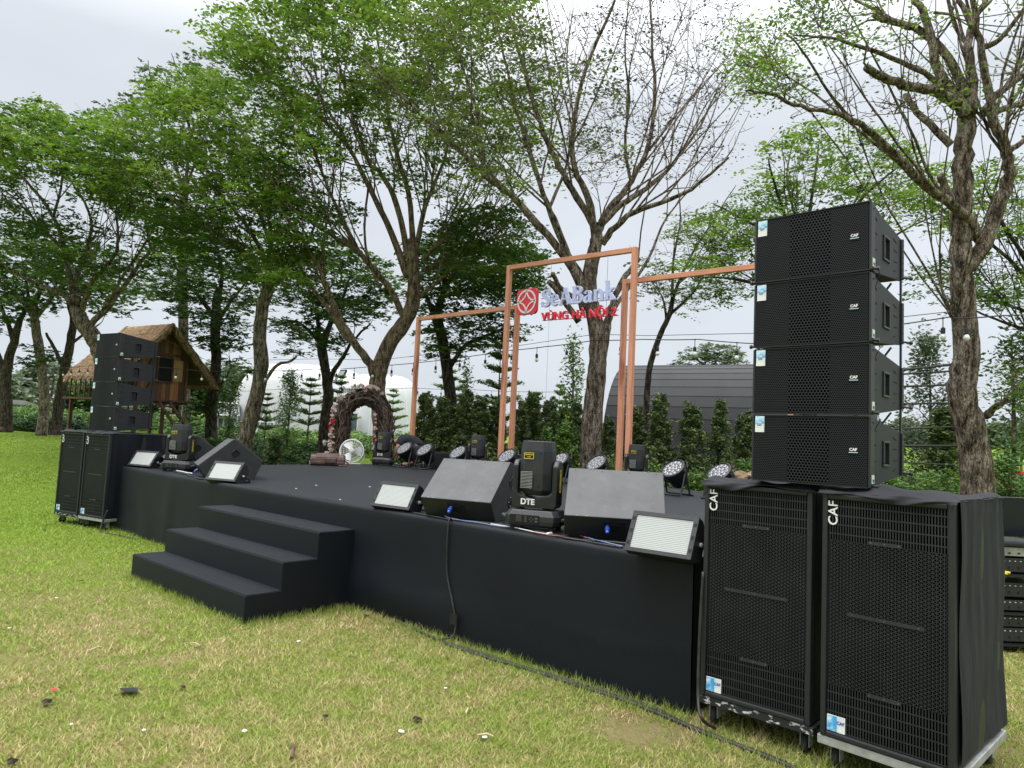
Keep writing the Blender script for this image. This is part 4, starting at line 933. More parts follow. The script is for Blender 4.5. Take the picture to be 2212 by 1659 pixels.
# ------------------------------------------------------------------ person crouching at the back of the stage
def skin_obj(name, joints, edges, mat, parent, sub=2):
    """joints: list of (x,y,z,r)"""
    me = bpy.data.meshes.new(name); me.from_pydata([j[:3] for j in joints], edges, []); me.materials.append(mat)
    o = link(bpy.data.objects.new(name, me), parent); s = o.modifiers.new('s', 'SKIN')
    for i, j in enumerate(joints):
        sv = me.skin_vertices[0].data[i]; r = j[3]; sv.radius = (r, r) if not hasattr(r, '__len__') else r
    me.skin_vertices[0].data[0].use_root = True
    s.use_smooth_shade = True
    b = o.modifiers.new('d', 'SUBSURF'); b.levels = b.render_levels = sub; return o
def person():
    # local frame: +X = direction he faces, origin under the feet; he squats, torso bent right over, arms reaching to the deck
    p = at_deck(887, 13.5)
    az = math.atan2(-AR.y, -AR.x)       # facing the left of the view
    t = thing('person', 'person in black t-shirt crouching, bent forward to the stage floor behind a par light', 'person', p, az-R(12))
    hip = (-.22, 0, .28); ch = (.13, 0, .50); nk = (.27, 0, .47)
    J = [(*hip, .13), (-.03, 0, .44, .125), (*ch, .135), (*nk, .058), (.34, 0, .43, .05),
         # head hangs down: skull then chin
         (.40, 0, .40, .088), (.44, 0, .345, .082), (.445, 0, .285, .055)]
    E = [(0, 1), (1, 2), (2, 3), (3, 4), (4, 5), (5, 6), (6, 7)]
    for sy in (-1, 1):
        b = len(J)
        J += [(.16, sy*.15, .46, .062), (.20, sy*.2, .34, .05), (.24, sy*.2, .23, .042), (.31, sy*.17, .12, .034), (.36, sy*.155, .055, .027), (.385, sy*.15, .03, .028)]
        E += [(2, b), (b, b+1), (b+1, b+2), (b+2, b+3), (b+3, b+4), (b+4, b+5)]
        # fingers and thumb
        for k in range(4):
            q = len(J); yy = sy*.15+(k-1.5)*.019; ln = (.05, .06, .056, .045)[k]
            J += [(.405, yy, .024, .0095), (.405+ln*.55, yy+(k-1.5)*.004, .024, .0085), (.405+ln, yy+(k-1.5)*.006, .010, .007)]
            E += [(b+5, q), (q, q+1), (q+1, q+2)]
        q = len(J); J += [(.385, sy*.15-sy*.03, .026, .01), (.405, sy*.15-sy*.052, .014, .008)]; E += [(b+5, q), (q, q+1)]
        q = len(J)
        J += [(-.17, sy*.11, .27, .095), (.02, sy*.17, .33, .085), (.14, sy*.17, .31, .062), (.06, sy*.16, .18, .055), (-.02, sy*.15, .075, .036), (-.03, sy*.15, .04, .036), (.07, sy*.16, .028, .034), (.16, sy*.165, .02, .026)]
        E += [(0, q)]+[(q+i, q+i+1) for i in range(7)]
    skin_obj('body', J, E, MAT['skin'], t)
    S = [(*hip, .15), (-.03, 0, .45, .15), (.11, 0, .51, .158), (.19, 0, .50, .105)]; SE = [(0, 1), (1, 2), (2, 3)]
    for sy in (-1, 1):
        b = len(S); S += [(.16, sy*.15, .46, .088), (.195, sy*.195, .36, .078)]; SE += [(2, b), (b, b+1)]
    skin_obj('t_shirt', S, SE, MAT['shirt'], t)
    S = [(-.24, 0, .26, .16)]; SE = []
    for sy in (-1, 1):
        b = len(S); S += [(-.17, sy*.11, .27, .115), (.02, sy*.17, .33, .105), (.12, sy*.17, .30, .09), (.08, sy*.165, .2, .075)]; SE += [(0, b)]+[(b+i, b+i+1) for i in range(3)]
    skin_obj('shorts', S, SE, MAT['shirt'], t)
    h = MB()
    def cap(u, v):
        a = 2*PI*u; b = PI*.5*v*1.12; d = Vector((math.sin(b)*math.cos(a)*.098, math.sin(b)*math.sin(a)*.094, math.cos(b)*.104))
        d = Matrix.Rotation(R(28), 3, 'Y') @ d; return (.398+d.x, d.y, .398+d.z)
    grid_mb(cap, 20, 9).build('hair', MAT['hair'], t, smooth=True)
    f = MB()
    for sy in (-1, 1):
        f.lathe([(.006, 0), (.02, .004), (.024, .012), (.014, .016)], 10, (0, 0, 0), 0, Matrix.Translation((.415, sy*.082, .345)) @ Matrix.Rotation(R(-90*sy), 4, 'X'))
        f.lathe([(.01, 0), (.009, .004)], 8, mi=1, M=Matrix.Translation((.508, sy*.03, .33)) @ Matrix.Rotation(R(90), 4, 'Y'))
    f.tube([(.515, 0, .335), (.535, 0, .305), (.515, 0, .298)], [.01, .014, .01], 8); f.box((.497, 0, .272), (.01, .045, .008), 2)
    f.build('face', [MAT['skin'], MAT['hair'], MAT['petal_pink']], t, smooth=True)
    w = MB(); w.tube([(.345+.034*math.cos(a*PI/6)*.5, -.155+.032*math.sin(a*PI/6), .075+.02*math.cos(a*PI/6)) for a in range(13)], .006, 6, cap=False); w.build('wristband', MAT['shirt'], t)
    s = MB()
    for sy in (-1, 1): s.box((.06, sy*.16, .006), (.27, .1, .012)); s.tube([(.1, sy*.16-.045, .012), (.1, sy*.16, .062), (.1, sy*.16+.045, .012)], .008, 6)
    s.build('sandals', MAT['plastic'], t, bevel=.004)
person()

# ------------------------------------------------------------------ timber gateways and the hanging sign
def gateway(label, yy, xa, ta, xb, tb, hide_right=False, s=.078):
    """two posts and a beam in the plane Y=yy; xa/xb world x of the posts, ta/tb top heights"""
    t = thing('timber_frame', label, 'frame', ((xa+xb)/2, yy, zd((xa+xb)/2, yy)), 0, 'timber gateway frames'); o = Vector(t.location)
    for x, tp in ((xa, ta), (xb, tb)):
        z0 = zd(x, yy)+.002; m = MB(); m.box((x-o.x, 0, (z0+tp)/2-o.z), (s, s, tp-z0)); m.build('post', MAT['post_timber'], t, bevel=.004)
    m = MB(); x0, x1 = xa+s/2+.001, xb-s/2-.001
    za, zb = ta, tb
    vs = []
    for x, z in ((x0, za+(zb-za)*(x0-xa)/(xb-xa)), (x1, za+(zb-za)*(x1-xa)/(xb-xa))):
        for y in (-s/2+.002, s/2-.002):
            vs += [(x-o.x, y, z-s-o.z), (x-o.x, y, z-.001-o.z)]
    m.add(vs, [(0, 2, 3, 1), (4, 5, 7, 6), (0, 1, 5, 4), (2, 6, 7, 3), (1, 3, 7, 5), (0, 4, 6, 2)])
    m.build('beam', MAT['beam_timber'], t, bevel=.004); return t
YT, YL = 9.15, 9.42
def wx(px, py, Y): return PY(px, py, Y)
a, b = wx(905, 685, YL), wx(1118.5, 659, YL); gateway('low timber gateway on the left, its outer post beside the vine arch', YL, a.x, a.z, b.x, b.z)
a, b = wx(1101, 574, YT), wx(1372, 534, YT); gateway('tall central timber gateway that the sign hangs from', YT, a.x, a.z, b.x, b.z); TA, TB = a, b
a, b = wx(1351, 604, YL), wx(1640, 569, YL); b2 = b+(b-a)*.22; gateway('low timber gateway on the right, its beam running behind the speaker stack', YL, a.x, a.z, b2.x, b2.z)

def sign():
    """rigid letters on rods, hung by two thin wires from the tall gateway"""
    Y = YT-.02
    P = lambda px, py: PY(px, py, Y)
    org = P(1140, 652); t = thing('hanging_sign', 'hanging company sign of white and red letters with a square red emblem', 'sign', tuple(org)); o = org
    # emblem
    a, b_ = P(1119, 655), P(1162, 650); sz = abs(b_.x-a.x); hz = (P(1140, 624).z-P(1140, 680).z)
    sz = max(sz, .40); hz = max(hz*.98, .40)
    m = MB(); r = .08; poly = []
    for cx, cz, a0 in ((1, 1, 0), (-1, 1, 90), (-1, -1, 180), (1, -1, 270)):
        for k in range(7): an = R(a0+k*15); poly.append((cx*(sz/2-r)+r*math.cos(an), cz*(hz/2-r)+r*math.sin(an)))
    m.prism(poly, (-.03, .02), 'Y'); em = m.build('emblem', MAT['red'], t)
    w = MB(); R1 = sz*.43
    def ringpoly(cx, cz, rr, a0, a1, wd, n=20):
        vs = []; 
        for k in range(n+1):
            an = R(a0+(a1-a0)*k/n)
            for q in (rr-wd/2, rr+wd/2):
                for yy in (-.038, -.0305): vs.append((cx+q*math.cos(an)*1.0, yy, (cz+q*math.sin(an))*hz/sz))
        fs = []
        for k in range(n):
            i = k*4; j = i+4; fs += [(i, i+2, j+2, j), (i, j, j+1, i+1), (i+2, i+3, j+3, j+2)]
        w.add(vs, fs)
    ringpoly(0, 0, R1, 0, 360, .03, 36)
    for cx, cz, a0 in ((1, 1, 180), (-1, 1, 270), (-1, -1, 0), (1, -1, 90)): ringpoly(cx*R1, cz*R1, R1*.98, a0, a0+90, .024, 16)
    w.build('emblem_ring', MAT['white'], em)
    # white serif lettering: strokes of varying width, drawn in units of the cap height
    GL = {
     'S': (.62, [([(.52,.78),(.44,.93),(.28,.98),(.13,.9),(.1,.73),(.24,.58),(.41,.46),(.52,.3),(.46,.1),(.28,.02),(.13,.06),(.06,.22)], [.06,.07,.08,.12,.15,.18,.18,.15,.12,.08,.07,.06]), ([(.54,.7),(.54,.99)], .05), ([(.04,.01),(.04,.32)], .05)]),
     'e': (.54, [([(.1,.37),(.46,.37)], .055), ([(.44,.38),(.4,.57),(.27,.655),(.15,.58),(.1,.36),(.15,.11),(.3,.02),(.48,.13)], [.12,.1,.06,.12,.15,.13,.08,.05])]),
     'A': (.86, [([(.13,.02),(.44,.98)], .065), ([(.42,.99),(.73,.02)], .16), ([(.22,.34),(.6,.34)], .055), ([(0,.025),(.26,.025)], .05), ([(.55,.025),(.88,.025)], .05)]),
     'B': (.76, [([(.18,0),(.18,1)], .15), ([(.02,.025),(.3,.025)], .05), ([(.02,.975),(.3,.975)], .05), ([(.2,.97),(.42,.97),(.55,.89),(.58,.76),(.5,.6),(.36,.535),(.2,.53)], [.06,.07,.12,.15,.1,.06,.06]), ([(.2,.53),(.46,.525),(.61,.43),(.65,.27),(.58,.11),(.42,.03),(.2,.03)], [.06,.07,.13,.16,.12,.07,.06])]),
     'a': (.6, [([(.11,.5),(.17,.62),(.29,.65),(.39,.59),(.42,.45),(.42,.12),(.48,.03),(.58,.05)], [.11,.08,.06,.11,.14,.14,.1,.05]), ([(.42,.41),(.24,.35),(.11,.25),(.09,.12),(.19,.03),(.32,.05),(.42,.17)], [.05,.07,.12,.14,.1,.07,.05])]),
     'n': (.7, [([(.16,.02),(.16,.66)], .13), ([(.02,.64),(.2,.64)], .05), ([(.03,.025),(.3,.025)], .05), ([(.18,.48),(.28,.61),(.4,.64),(.5,.56),(.54,.4),(.54,.02)], [.05,.07,.1,.13,.14,.14]), ([(.4,.025),(.68,.025)], .05)]),
     'k': (.7, [([(.16,.02),(.16,1.08)], .13), ([(.02,1.06),(.2,1.06)], .05), ([(.03,.025),(.3,.025)], .05), ([(.18,.3),(.5,.63)], .06), ([(.36,.64),(.64,.64)], .05), ([(.3,.4),(.58,.03)], .15), ([(.42,.025),(.72,.025)], .05)])}
    c0, c1 = P(1172, 664), P(1333, 647); W_ = c1.x-c0.x; zl = c0.z; zr = c1.z
    Hc = P(1200, 625).z-P(1200, 661).z
    adv = sum(GL[ch][0]+.03 for ch in 'SeABank'); ku = W_/adv; cur = 0.0
    for ch in 'SeABank':
        gw, strokes = GL[ch]; mm = MB()
        for li, (pts, wd) in enumerate(strokes):
            if not hasattr(wd, '__len__'): wd = [wd]*len(pts)
            if len(pts) > 2:
                q, w2 = [], []
                for i in range(len(pts)-1):
                    for kk in range(4):
                        u = kk/4; pa, pb, pc2, pd = pts[max(i-1, 0)], pts[i], pts[i+1], pts[min(i+2, len(pts)-1)]
                        q.append(tuple(.5*(2*b_+(c_-a_)*u+(2*a_-5*b_+4*c_-d_)*u*u+(3*b_-a_-3*c_+d_)*u**3) for a_, b_, c_, d_ in zip(pa, pb, pc2, pd))); w2.append(wd[i]+(wd[i+1]-wd[i])*u)
                q.append(pts[-1]); w2.append(wd[-1]); pts, wd = q, w2
            dep_ = .022-.0012*li; vs = []; n_ = len(pts)
            for i in range(n_):
                tx, tz = pts[min(i+1, n_-1)][0]-pts[max(i-1, 0)][0], pts[min(i+1, n_-1)][1]-pts[max(i-1, 0)][1]; l_ = math.hypot(tx, tz) or 1; nx, nz2 = -tz/l_, tx/l_
                for yy in (-.02-dep_, -.02+dep_):
                    for sg in (-1, 1):
                        X = cur+pts[i][0]+nx*sg*wd[i]/2*1.42; Z = pts[i][1]+nz2*sg*wd[i]/2*1.3
                        vs.append((c0.x-o.x+X*ku, yy, (zl+(zr-zl)*X/adv)-o.z+Z*Hc))
            fs = []
            for i in range(n_-1): a_, b_ = i*4, i*4+4; fs += [(a_, a_+1, b_+1, b_), (a_+3, a_+2, b_+2, b_+3), (a_+2, a_, b_, b_+2), (a_+1, a_+3, b_+3, b_+1)]
            fs += [(0, 2, 3, 1), (4*n_-4, 4*n_-3, 4*n_-1, 4*n_-2)]; mm.add(vs, fs)
        mm.build('letter', MAT['letter'], t); cur += gw+.03
    def glyph_row(s, x0, width, z0, z1, H, bold, depth=.018):
        em_ = H/.69; full = MB(); text_mb(full, s, em_, Matrix.Identity(4), 0, extrude=depth, offset=bold, align='LEFT', spacing=1.04)
        xs = [v[0] for v in full.v]; mnx = min(xs); sx = width/(max(xs)-mnx); hv, _ = text_data('H', em_); base = min(v[1] for v in hv); mm = MB()
        ends = []
        for k in range(1, len(s)+1):
            if s[k-1] == ' ': continue
            vv, _ = text_data(s[:k], em_, extrude=depth, offset=bold, align='LEFT', spacing=1.04); ends.append(max(v[0] for v in vv)+em_*.012)
        out_ = [MB() for _ in ends]; maps = [dict() for _ in ends]
        for f_ in full.f:
            cx_ = sum(full.v[i][0] for i in f_)/len(f_); k = next((i for i, e in enumerate(ends) if cx_ <= e), len(ends)-1); nf = []
            for i in f_:
                if i not in maps[k]:
                    v = full.v[i]; x = (v[0]-mnx)*sx; maps[k][i] = len(out_[k].v); out_[k].v.append((x0-o.x+x, -.02-v[2], (v[1]-base)+z0+(z1-z0)*(x/width)-o.z))
                nf.append(maps[k][i])
            out_[k].f.append(tuple(nf)); out_[k].m.append(0)
        return out_
    d0, d1 = P(1171, 693.5), P(1333, 682); Hr = P(1200, 676).z-P(1200, 693).z
    m2 = glyph_row('VÙNG HÀ NỘI 2', d0.x, d1.x-d0.x, d0.z, d1.z, Hr, Hr*.03)
    for q_ in m2:
        if q_.f: q_.build('letter', MAT['red'], t)
    for (pa, pb) in (((1166, 655), (1334, 640)), ((1166, 645), (1334, 628)), ((1170, 680), (1334, 669)), ((1170, 692), (1334, 681))):
        rr = MB(); A, B = P(*pa), P(*pb); rr.tube([(A.x-o.x, .03, A.z-o.z), (B.x-o.x, .03, B.z-o.z)], .006, 6); rr.build('rod', MAT['black_rod'], t)
    for px in (1186, 1308):
        ww = MB(); A = P(px, 640); zt = TA.z+(TB.z-TA.z)*(A.x-TA.x)/(TB.x-TA.x)-.1
        ww.tube([(A.x-o.x, .03, zt-o.z), (A.x-o.x, .03, A.z-.45-o.z)], .003, 4); ww.tube([(A.x-o.x, .03, A.z-.45-o.z), (A.x-o.x+.0, .03, .95-o.z)], .0022, 4)
        ww.build('wire', MAT['cable'], t)
sign()

# ------------------------------------------------------------------ equipment rack at the far right edge
def rack():
    p = on_ground(2216, 1000, 5.9); a = math.atan2(AF.y, AF.x)-PI/2
    t = thing('equipment_rack', 'open rack of audio amplifiers with a screen on top, cut by the right edge', 'rack', (p.x, p.y, p.z), a+R(2))
    f = MB(); w = .55; f.box((0, .25, .31), (w, .5, .02)); f.box((0, .25, .62), (w+.06, .54, .02)); f.box((0, .25, .06), (w, .5, .02))
    for sx in (-1, 1):
        f.box((sx*(w/2), .02, .46), (.02, .03, .84)); f.box((sx*(w/2), .48, .46), (.02, .03, .84))
    f.box((0, .25, .87), (w+.04, .54, .02)); f.build('shelf_frame', MAT['plastic'], t)
    for z0, hh, tx in ((.08, .115, 'silver'), (.2, .09, ''), (.33, .09, 'x'), (.44, .12, ''), (.64, .12, ''), (.77, .08, 's')):
        m = MB(); m.box((0, .24, z0+hh/2), (w-.05, .42, hh-.008)); u = m.build('amplifier', MAT['plastic_grey'] if tx != 's' else MAT['steel'], t, bevel=.003)
        k = MB()
        for i in range(6): k.lathe([(.008, 0), (.007, .01)], 8, M=Matrix.Translation((-w/2+.07+i*.08, .028, z0+hh*.35)) @ Matrix.Rotation(R(90), 4, 'X'))
        for i in range(10): k.box((-w/2+.06+i*.046, .027, z0+hh*.78), (.012, .003, .006), 1)
        k.build('knob', [MAT['plastic_grey'], MAT['sticker_white']], u)
    s = MB(); s.box((0, 0, .17), (.62, .02, .34)); so_ = s.build('screen', MAT['plastic'], t, bevel=.004, loc=(0, .2, .92)); so_.rotation_euler = (R(12), 0, 0)
    g = MB(); g.box((0, -.0115, .17), (.58, .002, .30)); gg = g.build('display_glass', M_noise('dark_screen', (.008, .012, .025), (.012, .018, .035), 2, .25), so_)
    cable('power_cable', 'loose yellow cable bundle on the shelf of the equipment rack', [(p.x-.28, p.y-.08, p.z+.60), (p.x-.2, p.y-.13, p.z+.66), (p.x-.12, p.y-.12, p.z+.62), (p.x-.22, p.y-.14, p.z+.61), (p.x-.27, p.y-.10, p.z+.65), (p.x-.1, p.y-.1, p.z+.64)], .012, MAT['yellow'])
rack()
# ================================================================== FOLIAGE TOOLS
def leaf_quads(C, size, wd, up=.6, rs=None, droop=0.0):
    """diamond leaves at centres C; up: how level the leaves lie"""
    rs = rs or rng; n = len(C)
    th = rs.random(n)*2*PI; nz_ = np.stack([rs.normal(0, 1-up+.12, n), rs.normal(0, 1-up+.12, n), np.ones(n)], 1)
    nz_ /= np.linalg.norm(nz_, axis=1, keepdims=True)
    d = np.stack([np.cos(th), np.sin(th), -droop+rs.normal(0, .25, n)], 1)
    d -= nz_*np.sum(d*nz_, 1, keepdims=True); d /= np.linalg.norm(d, axis=1, keepdims=True)
    s = np.cross(nz_, d); L = (size*(.65+.7*rs.random(n)))[:, None]; Wd = L*wd
    V = np.empty((n, 4, 3), np.float32)
    V[:, 0] = C-d*L*.5; V[:, 1] = C+s*Wd*.5+d*L*.05; V[:, 2] = C+d*L*.5; V[:, 3] = C-s*Wd*.5+d*L*.05
    return V
def sprig_points(centres, R_, flat, per, rs, sprig=5, slen=.16, dome=.35):
    """clusters of leaflets strung along short sprigs inside flattened pads"""
    out = []; idx = []
    ns = max(1, per//sprig)
    for i, c in enumerate(centres):
        r = R_[i]*np.sqrt(rs.random(ns)); a = rs.random(ns)*2*PI
        z = rs.normal(0, flat*R_[i], ns)-dome*R_[i]*(r/R_[i])**2
        base = np.stack([c[0]+r*np.cos(a), c[1]+r*np.sin(a), c[2]+z], 1)
        da = a+rs.normal(0, .9, ns); dirs = np.stack([np.cos(da), np.sin(da), rs.normal(-.1, .25, ns)], 1)
        side = np.stack([-np.sin(da), np.cos(da), np.zeros(ns)], 1)
        for k in range(sprig):
            t = (k//2)/max(1, sprig//2)*slen; sg = (1 if k % 2 else -1)*slen*.26
            out.append(base+dirs*t+side*sg+rs.normal(0, .012, (ns, 3))); idx.append(np.full(ns, i))
    return np.concatenate(out), np.concatenate(idx)
def to_px(p):
    q = p-CAM; w_ = q.dot(AF); return 1106+FPX*q.dot(AR)/w_, 829.5-FPX*q.dot(AU)/w_
def inside(poly, x, y):
    c = False; n = len(poly); j = n-1
    for i in range(n):
        if (poly[i][1] > y) != (poly[j][1] > y) and x < (poly[j][0]-poly[i][0])*(y-poly[i][1])/(poly[j][1]-poly[i][1]+1e-9)+poly[i][0]: c = not c
        j = i
    return c

def tree(name, label, dep, limbs, crowns, bark='bark', leaf='leaf', seed=1, group=None, cat='tree', twig=0, sec=7, lsize=.085, root_flare=1.35):
    """limbs: [(pixel path, r0, r1, depth offset at the tip)]; crowns: [(outline, pads, depth spread, pad radius, leaves per pad, leaf material)]"""
    rs = np.random.default_rng(seed); rd = random.Random(seed)
    # trunk first
    tp, r0, r1, dd = limbs[0]
    P0 = [PX(x, y, dep) for x, y in tp]
    g0 = Vector((P0[0].x, P0[0].y, gz(P0[0].x, P0[0].y)))
    t = thing(name, label, cat, tuple(g0), 0, group)
    nodes, dirs, rads = [], [], []
    wood = MB()
    def lay(pts, rr, seg, smoothn=3, wob=.0):
        # Catmull resample + slight wobble, then tube
        P = [Vector(p) for p in pts]; Q = []; RR = []
        for i in range(len(P)-1):
            for k in range(smoothn):
                u = k/smoothn; a = P[max(i-1, 0)]; b = P[i]; c = P[i+1]; d = P[min(i+2, len(P)-1)]
                q = .5*((2*b)+(c-a)*u+(2*a-5*b+4*c-d)*u*u+(3*b-a-3*c+d)*u**3)
                w_ = wob*rr[0]; Q.append(q+Vector((rd.gauss(0, w_), rd.gauss(0, w_), rd.gauss(0, w_)))); RR.append((rr[i]+(rr[i+1]-rr[i])*u)*(1+rd.uniform(-.05, .05)*(seg > 6)))
        Q.append(P[-1]); RR.append(rr[-1]); wood.tube([q-g0 for q in Q], RR, seg); return Q, RR
    n = len(P0); low = []
    if P0[0].z > g0.z+.05:
        low = [Vector((P0[0].x, P0[0].y, g0.z-.15)), Vector((P0[0].x, P0[0].y, g0.z+.12))]
        if P0[0].z > g0.z+.6: low.append(Vector((P0[0].x, P0[0].y, (g0.z+P0[0].z)/2)))
    full = low+P0; rr = [r0+(r1-r0)*max(0, i-len(low))/(max(1, n-1)) for i in range(len(full))]
    if low: rr[0] = r0*root_flare; rr[1] = r0*(1+(root_flare-1)*.6)
    e_ = full[-1]+(full[-1]-full[-2]).normalized()*r1*2.2; full.append(e_); rr.append(r1*.45)
    Q, RR = lay(full, rr, 14, 4, .03); k0 = int(len(Q)*.6)
    for i in range(k0, len(Q)):
        nodes.append(Q[i]); dirs.append((Q[i]-Q[i-1]).normalized()); rads.append(RR[i])
    traced = []
    for (tp_, a, b, dd) in limbs[1:]:
        m = len(tp_); pts = [PX(x, y, dep+dd*(i/(m-1))**1.2) for i, (x, y) in enumerate(tp_)]
        rr = [a+(b-a)*(i/(m-1))**.8 for i in range(m)]
        Q, RR = lay(pts, rr, 9 if a > .05 else 6, 4, .12)
        for i in range(max(1, len(Q)//4), len(Q)):
            nodes.append(Q[i]); dirs.append((Q[i]-Q[i-1]).normalized()); rads.append(RR[i])
        if b < .028: traced.append((Q, RR))
    # long slender side branches that leave the limbs at a narrow angle and sweep upwards
    def side(Q, RR, count, lev):
        made = 0
        for _ in range(count*3):
            if made >= count: break
            i = rd.randint(max(1, int(len(Q)*.22)), len(Q)-2); tdir = (Q[i+1]-Q[i-1]).normalized(); ln = rd.uniform(.9, 1.9)*dep**.25*(1.0 if lev == 0 else .55)
            ax_ = Vector((rd.gauss(0, 1), rd.gauss(0, 1), rd.gauss(0, 1))).cross(tdir)
            if ax_.length < .1: continue
            dv = (tdir+ax_.normalized()*rd.uniform(.35, .75)+Vector((0, 0, .18))).normalized(); p = Q[i].copy(); pts = [p.copy()]; ns_ = 7
            for k in range(ns_):
                dv = (dv+Vector((rd.gauss(0, .08), rd.gauss(0, .08), .05+rd.gauss(0, .06)))).normalized(); p = p+dv*ln/ns_*1.25; pts.append(p.copy())
            ex, ey = to_px(pts[-1])
            if not any(inside(c_[0], ex, ey) for c_ in crowns): continue
            ra = min(RR[i]*.55, .021 if lev == 0 else .011); rr = [ra+(max(.005, ra*.3)-ra)*k/ns_ for k in range(ns_+1)]
            wood.tube([q-g0 for q in pts], rr, 5, cap=False); made += 1
            for k in range(2, ns_+1): nodes.append(pts[k]); dirs.append((pts[k]-pts[k-1]).normalized()); rads.append(rr[k])
            if lev == 0 and sec > 5: side(pts, rr, 2, 1)
    for Q, RR in traced: side(Q, RR, sec, 0)
    # pads
    N = np.array([tuple(v) for v in nodes]); D = np.array([tuple(v) for v in dirs]); RD = list(rads)
    allV, allT, allM, matl = [], [], [], []
    for (poly, npad, spread, pr, per, lm) in crowns:
        xs = [p[0] for p in poly]; ys = [p[1] for p in poly]; pads = []; tries = 0
        while len(pads) < npad and tries < npad*40:
            tries += 1; x, y = rd.uniform(min(xs), max(xs)), rd.uniform(min(ys), max(ys))
            if not inside(poly, x, y): continue
            q = PX(x, y, dep+rd.gauss(0, spread)*.8+rd.uniform(-spread, spread)*.3)
            if q.z < gz(q.x, q.y)+1.2: continue
            if any((q-o).length < pr*.75 for o in pads[-60:]): continue
            pads.append(q)
        pads.sort(key=lambda q: float(np.min(np.linalg.norm(N-np.array(q), axis=1))))
        for q in pads:
            qa = np.array(q); dv = qa-N; L = np.linalg.norm(dv, axis=1)+1e-6
            cosn = np.sum(dv*D, 1)/L
            cost = L*(1.75-cosn)+np.maximum(0, -dv[:, 2])*1.2
            j = int(np.argmin(cost)); L0 = float(L[j]); A = Vector(N[j]); dj = Vector(D[j])
            if L0 < .05: continue
            out = Vector((q.x-A.x, q.y-A.y, .5*abs(q.z-A.z))).normalized()
            B1 = A+dj*L0*.38; B2 = q-(out+Vector((0, 0, .45))).normalized()*L0*.25
            ns_ = max(3, min(9, int(L0/.3)+2)); ra = min(RD[j]*.8, .010+.0095*L0); pts = []
            for i in range(ns_+1):
                u = i/ns_; v = A*(1-u)**3+B1*3*u*(1-u)**2+B2*3*u*u*(1-u)+q*u**3
                if 0 < i < ns_: v += Vector((rd.gauss(0, .012*L0), rd.gauss(0, .012*L0), rd.gauss(0, .012*L0)))
                pts.append(v)
            rr = [ra+(max(.0045, ra*.3)-ra)*i/ns_ for i in range(ns_+1)]
            wood.tube([p-g0 for p in pts], rr, 5 if ra > .02 else 4, cap=False)
            new = np.array([tuple(v) for v in pts[1:]]); nd = np.array([tuple((pts[i+1]-pts[i]).normalized()) for i in range(ns_)])
            N = np.concatenate([N, new]); D = np.concatenate([D, nd]); RD += rr[1:]
            for _ in range(twig):
                a_ = rd.random()*2*PI; le = pr*rd.uniform(.5, 1.3); i0 = rd.choice(pts[len(pts)//2:])
                e = i0+Vector((math.cos(a_)*le*.8, math.sin(a_)*le*.8, le*rd.uniform(.1, .9)))
                mid = (i0+e)/2+Vector((rd.gauss(0, .04), rd.gauss(0, .04), -.04*le))
                wood.tube([i0-g0, mid-g0, e-g0], [.006, .0045, .003], 3, cap=False)
        if per and pads:
            pc_ = np.array([tuple(q-g0) for q in pads]); Rr = pr*(.7+.6*rs.random(len(pads)))
            C, idx = sprig_points(pc_, Rr*1.12, .085, int(per*1.02), rs, slen=.2)
            V = leaf_quads(C, lsize*(.8 if lm == 'leaf_dry' else 1.24), .52, .8, rs, .08); tb = rs.random(len(pads))*.55+.22
            tn = np.clip(tb[idx]+rs.normal(0, .12, len(C)), 0, 1)
            allV.append(V); allT.append(tn)
            if lm not in matl: matl.append(lm)
            allM.append(np.full(len(C), matl.index(lm)))
    wood.build('trunk', MAT[bark], t, smooth=True)
    if allV: quads_mesh('crown', np.concatenate(allV), 4, [MAT[m] for m in matl], np.concatenate(allT), t, midx=np.concatenate(allM))
    return t

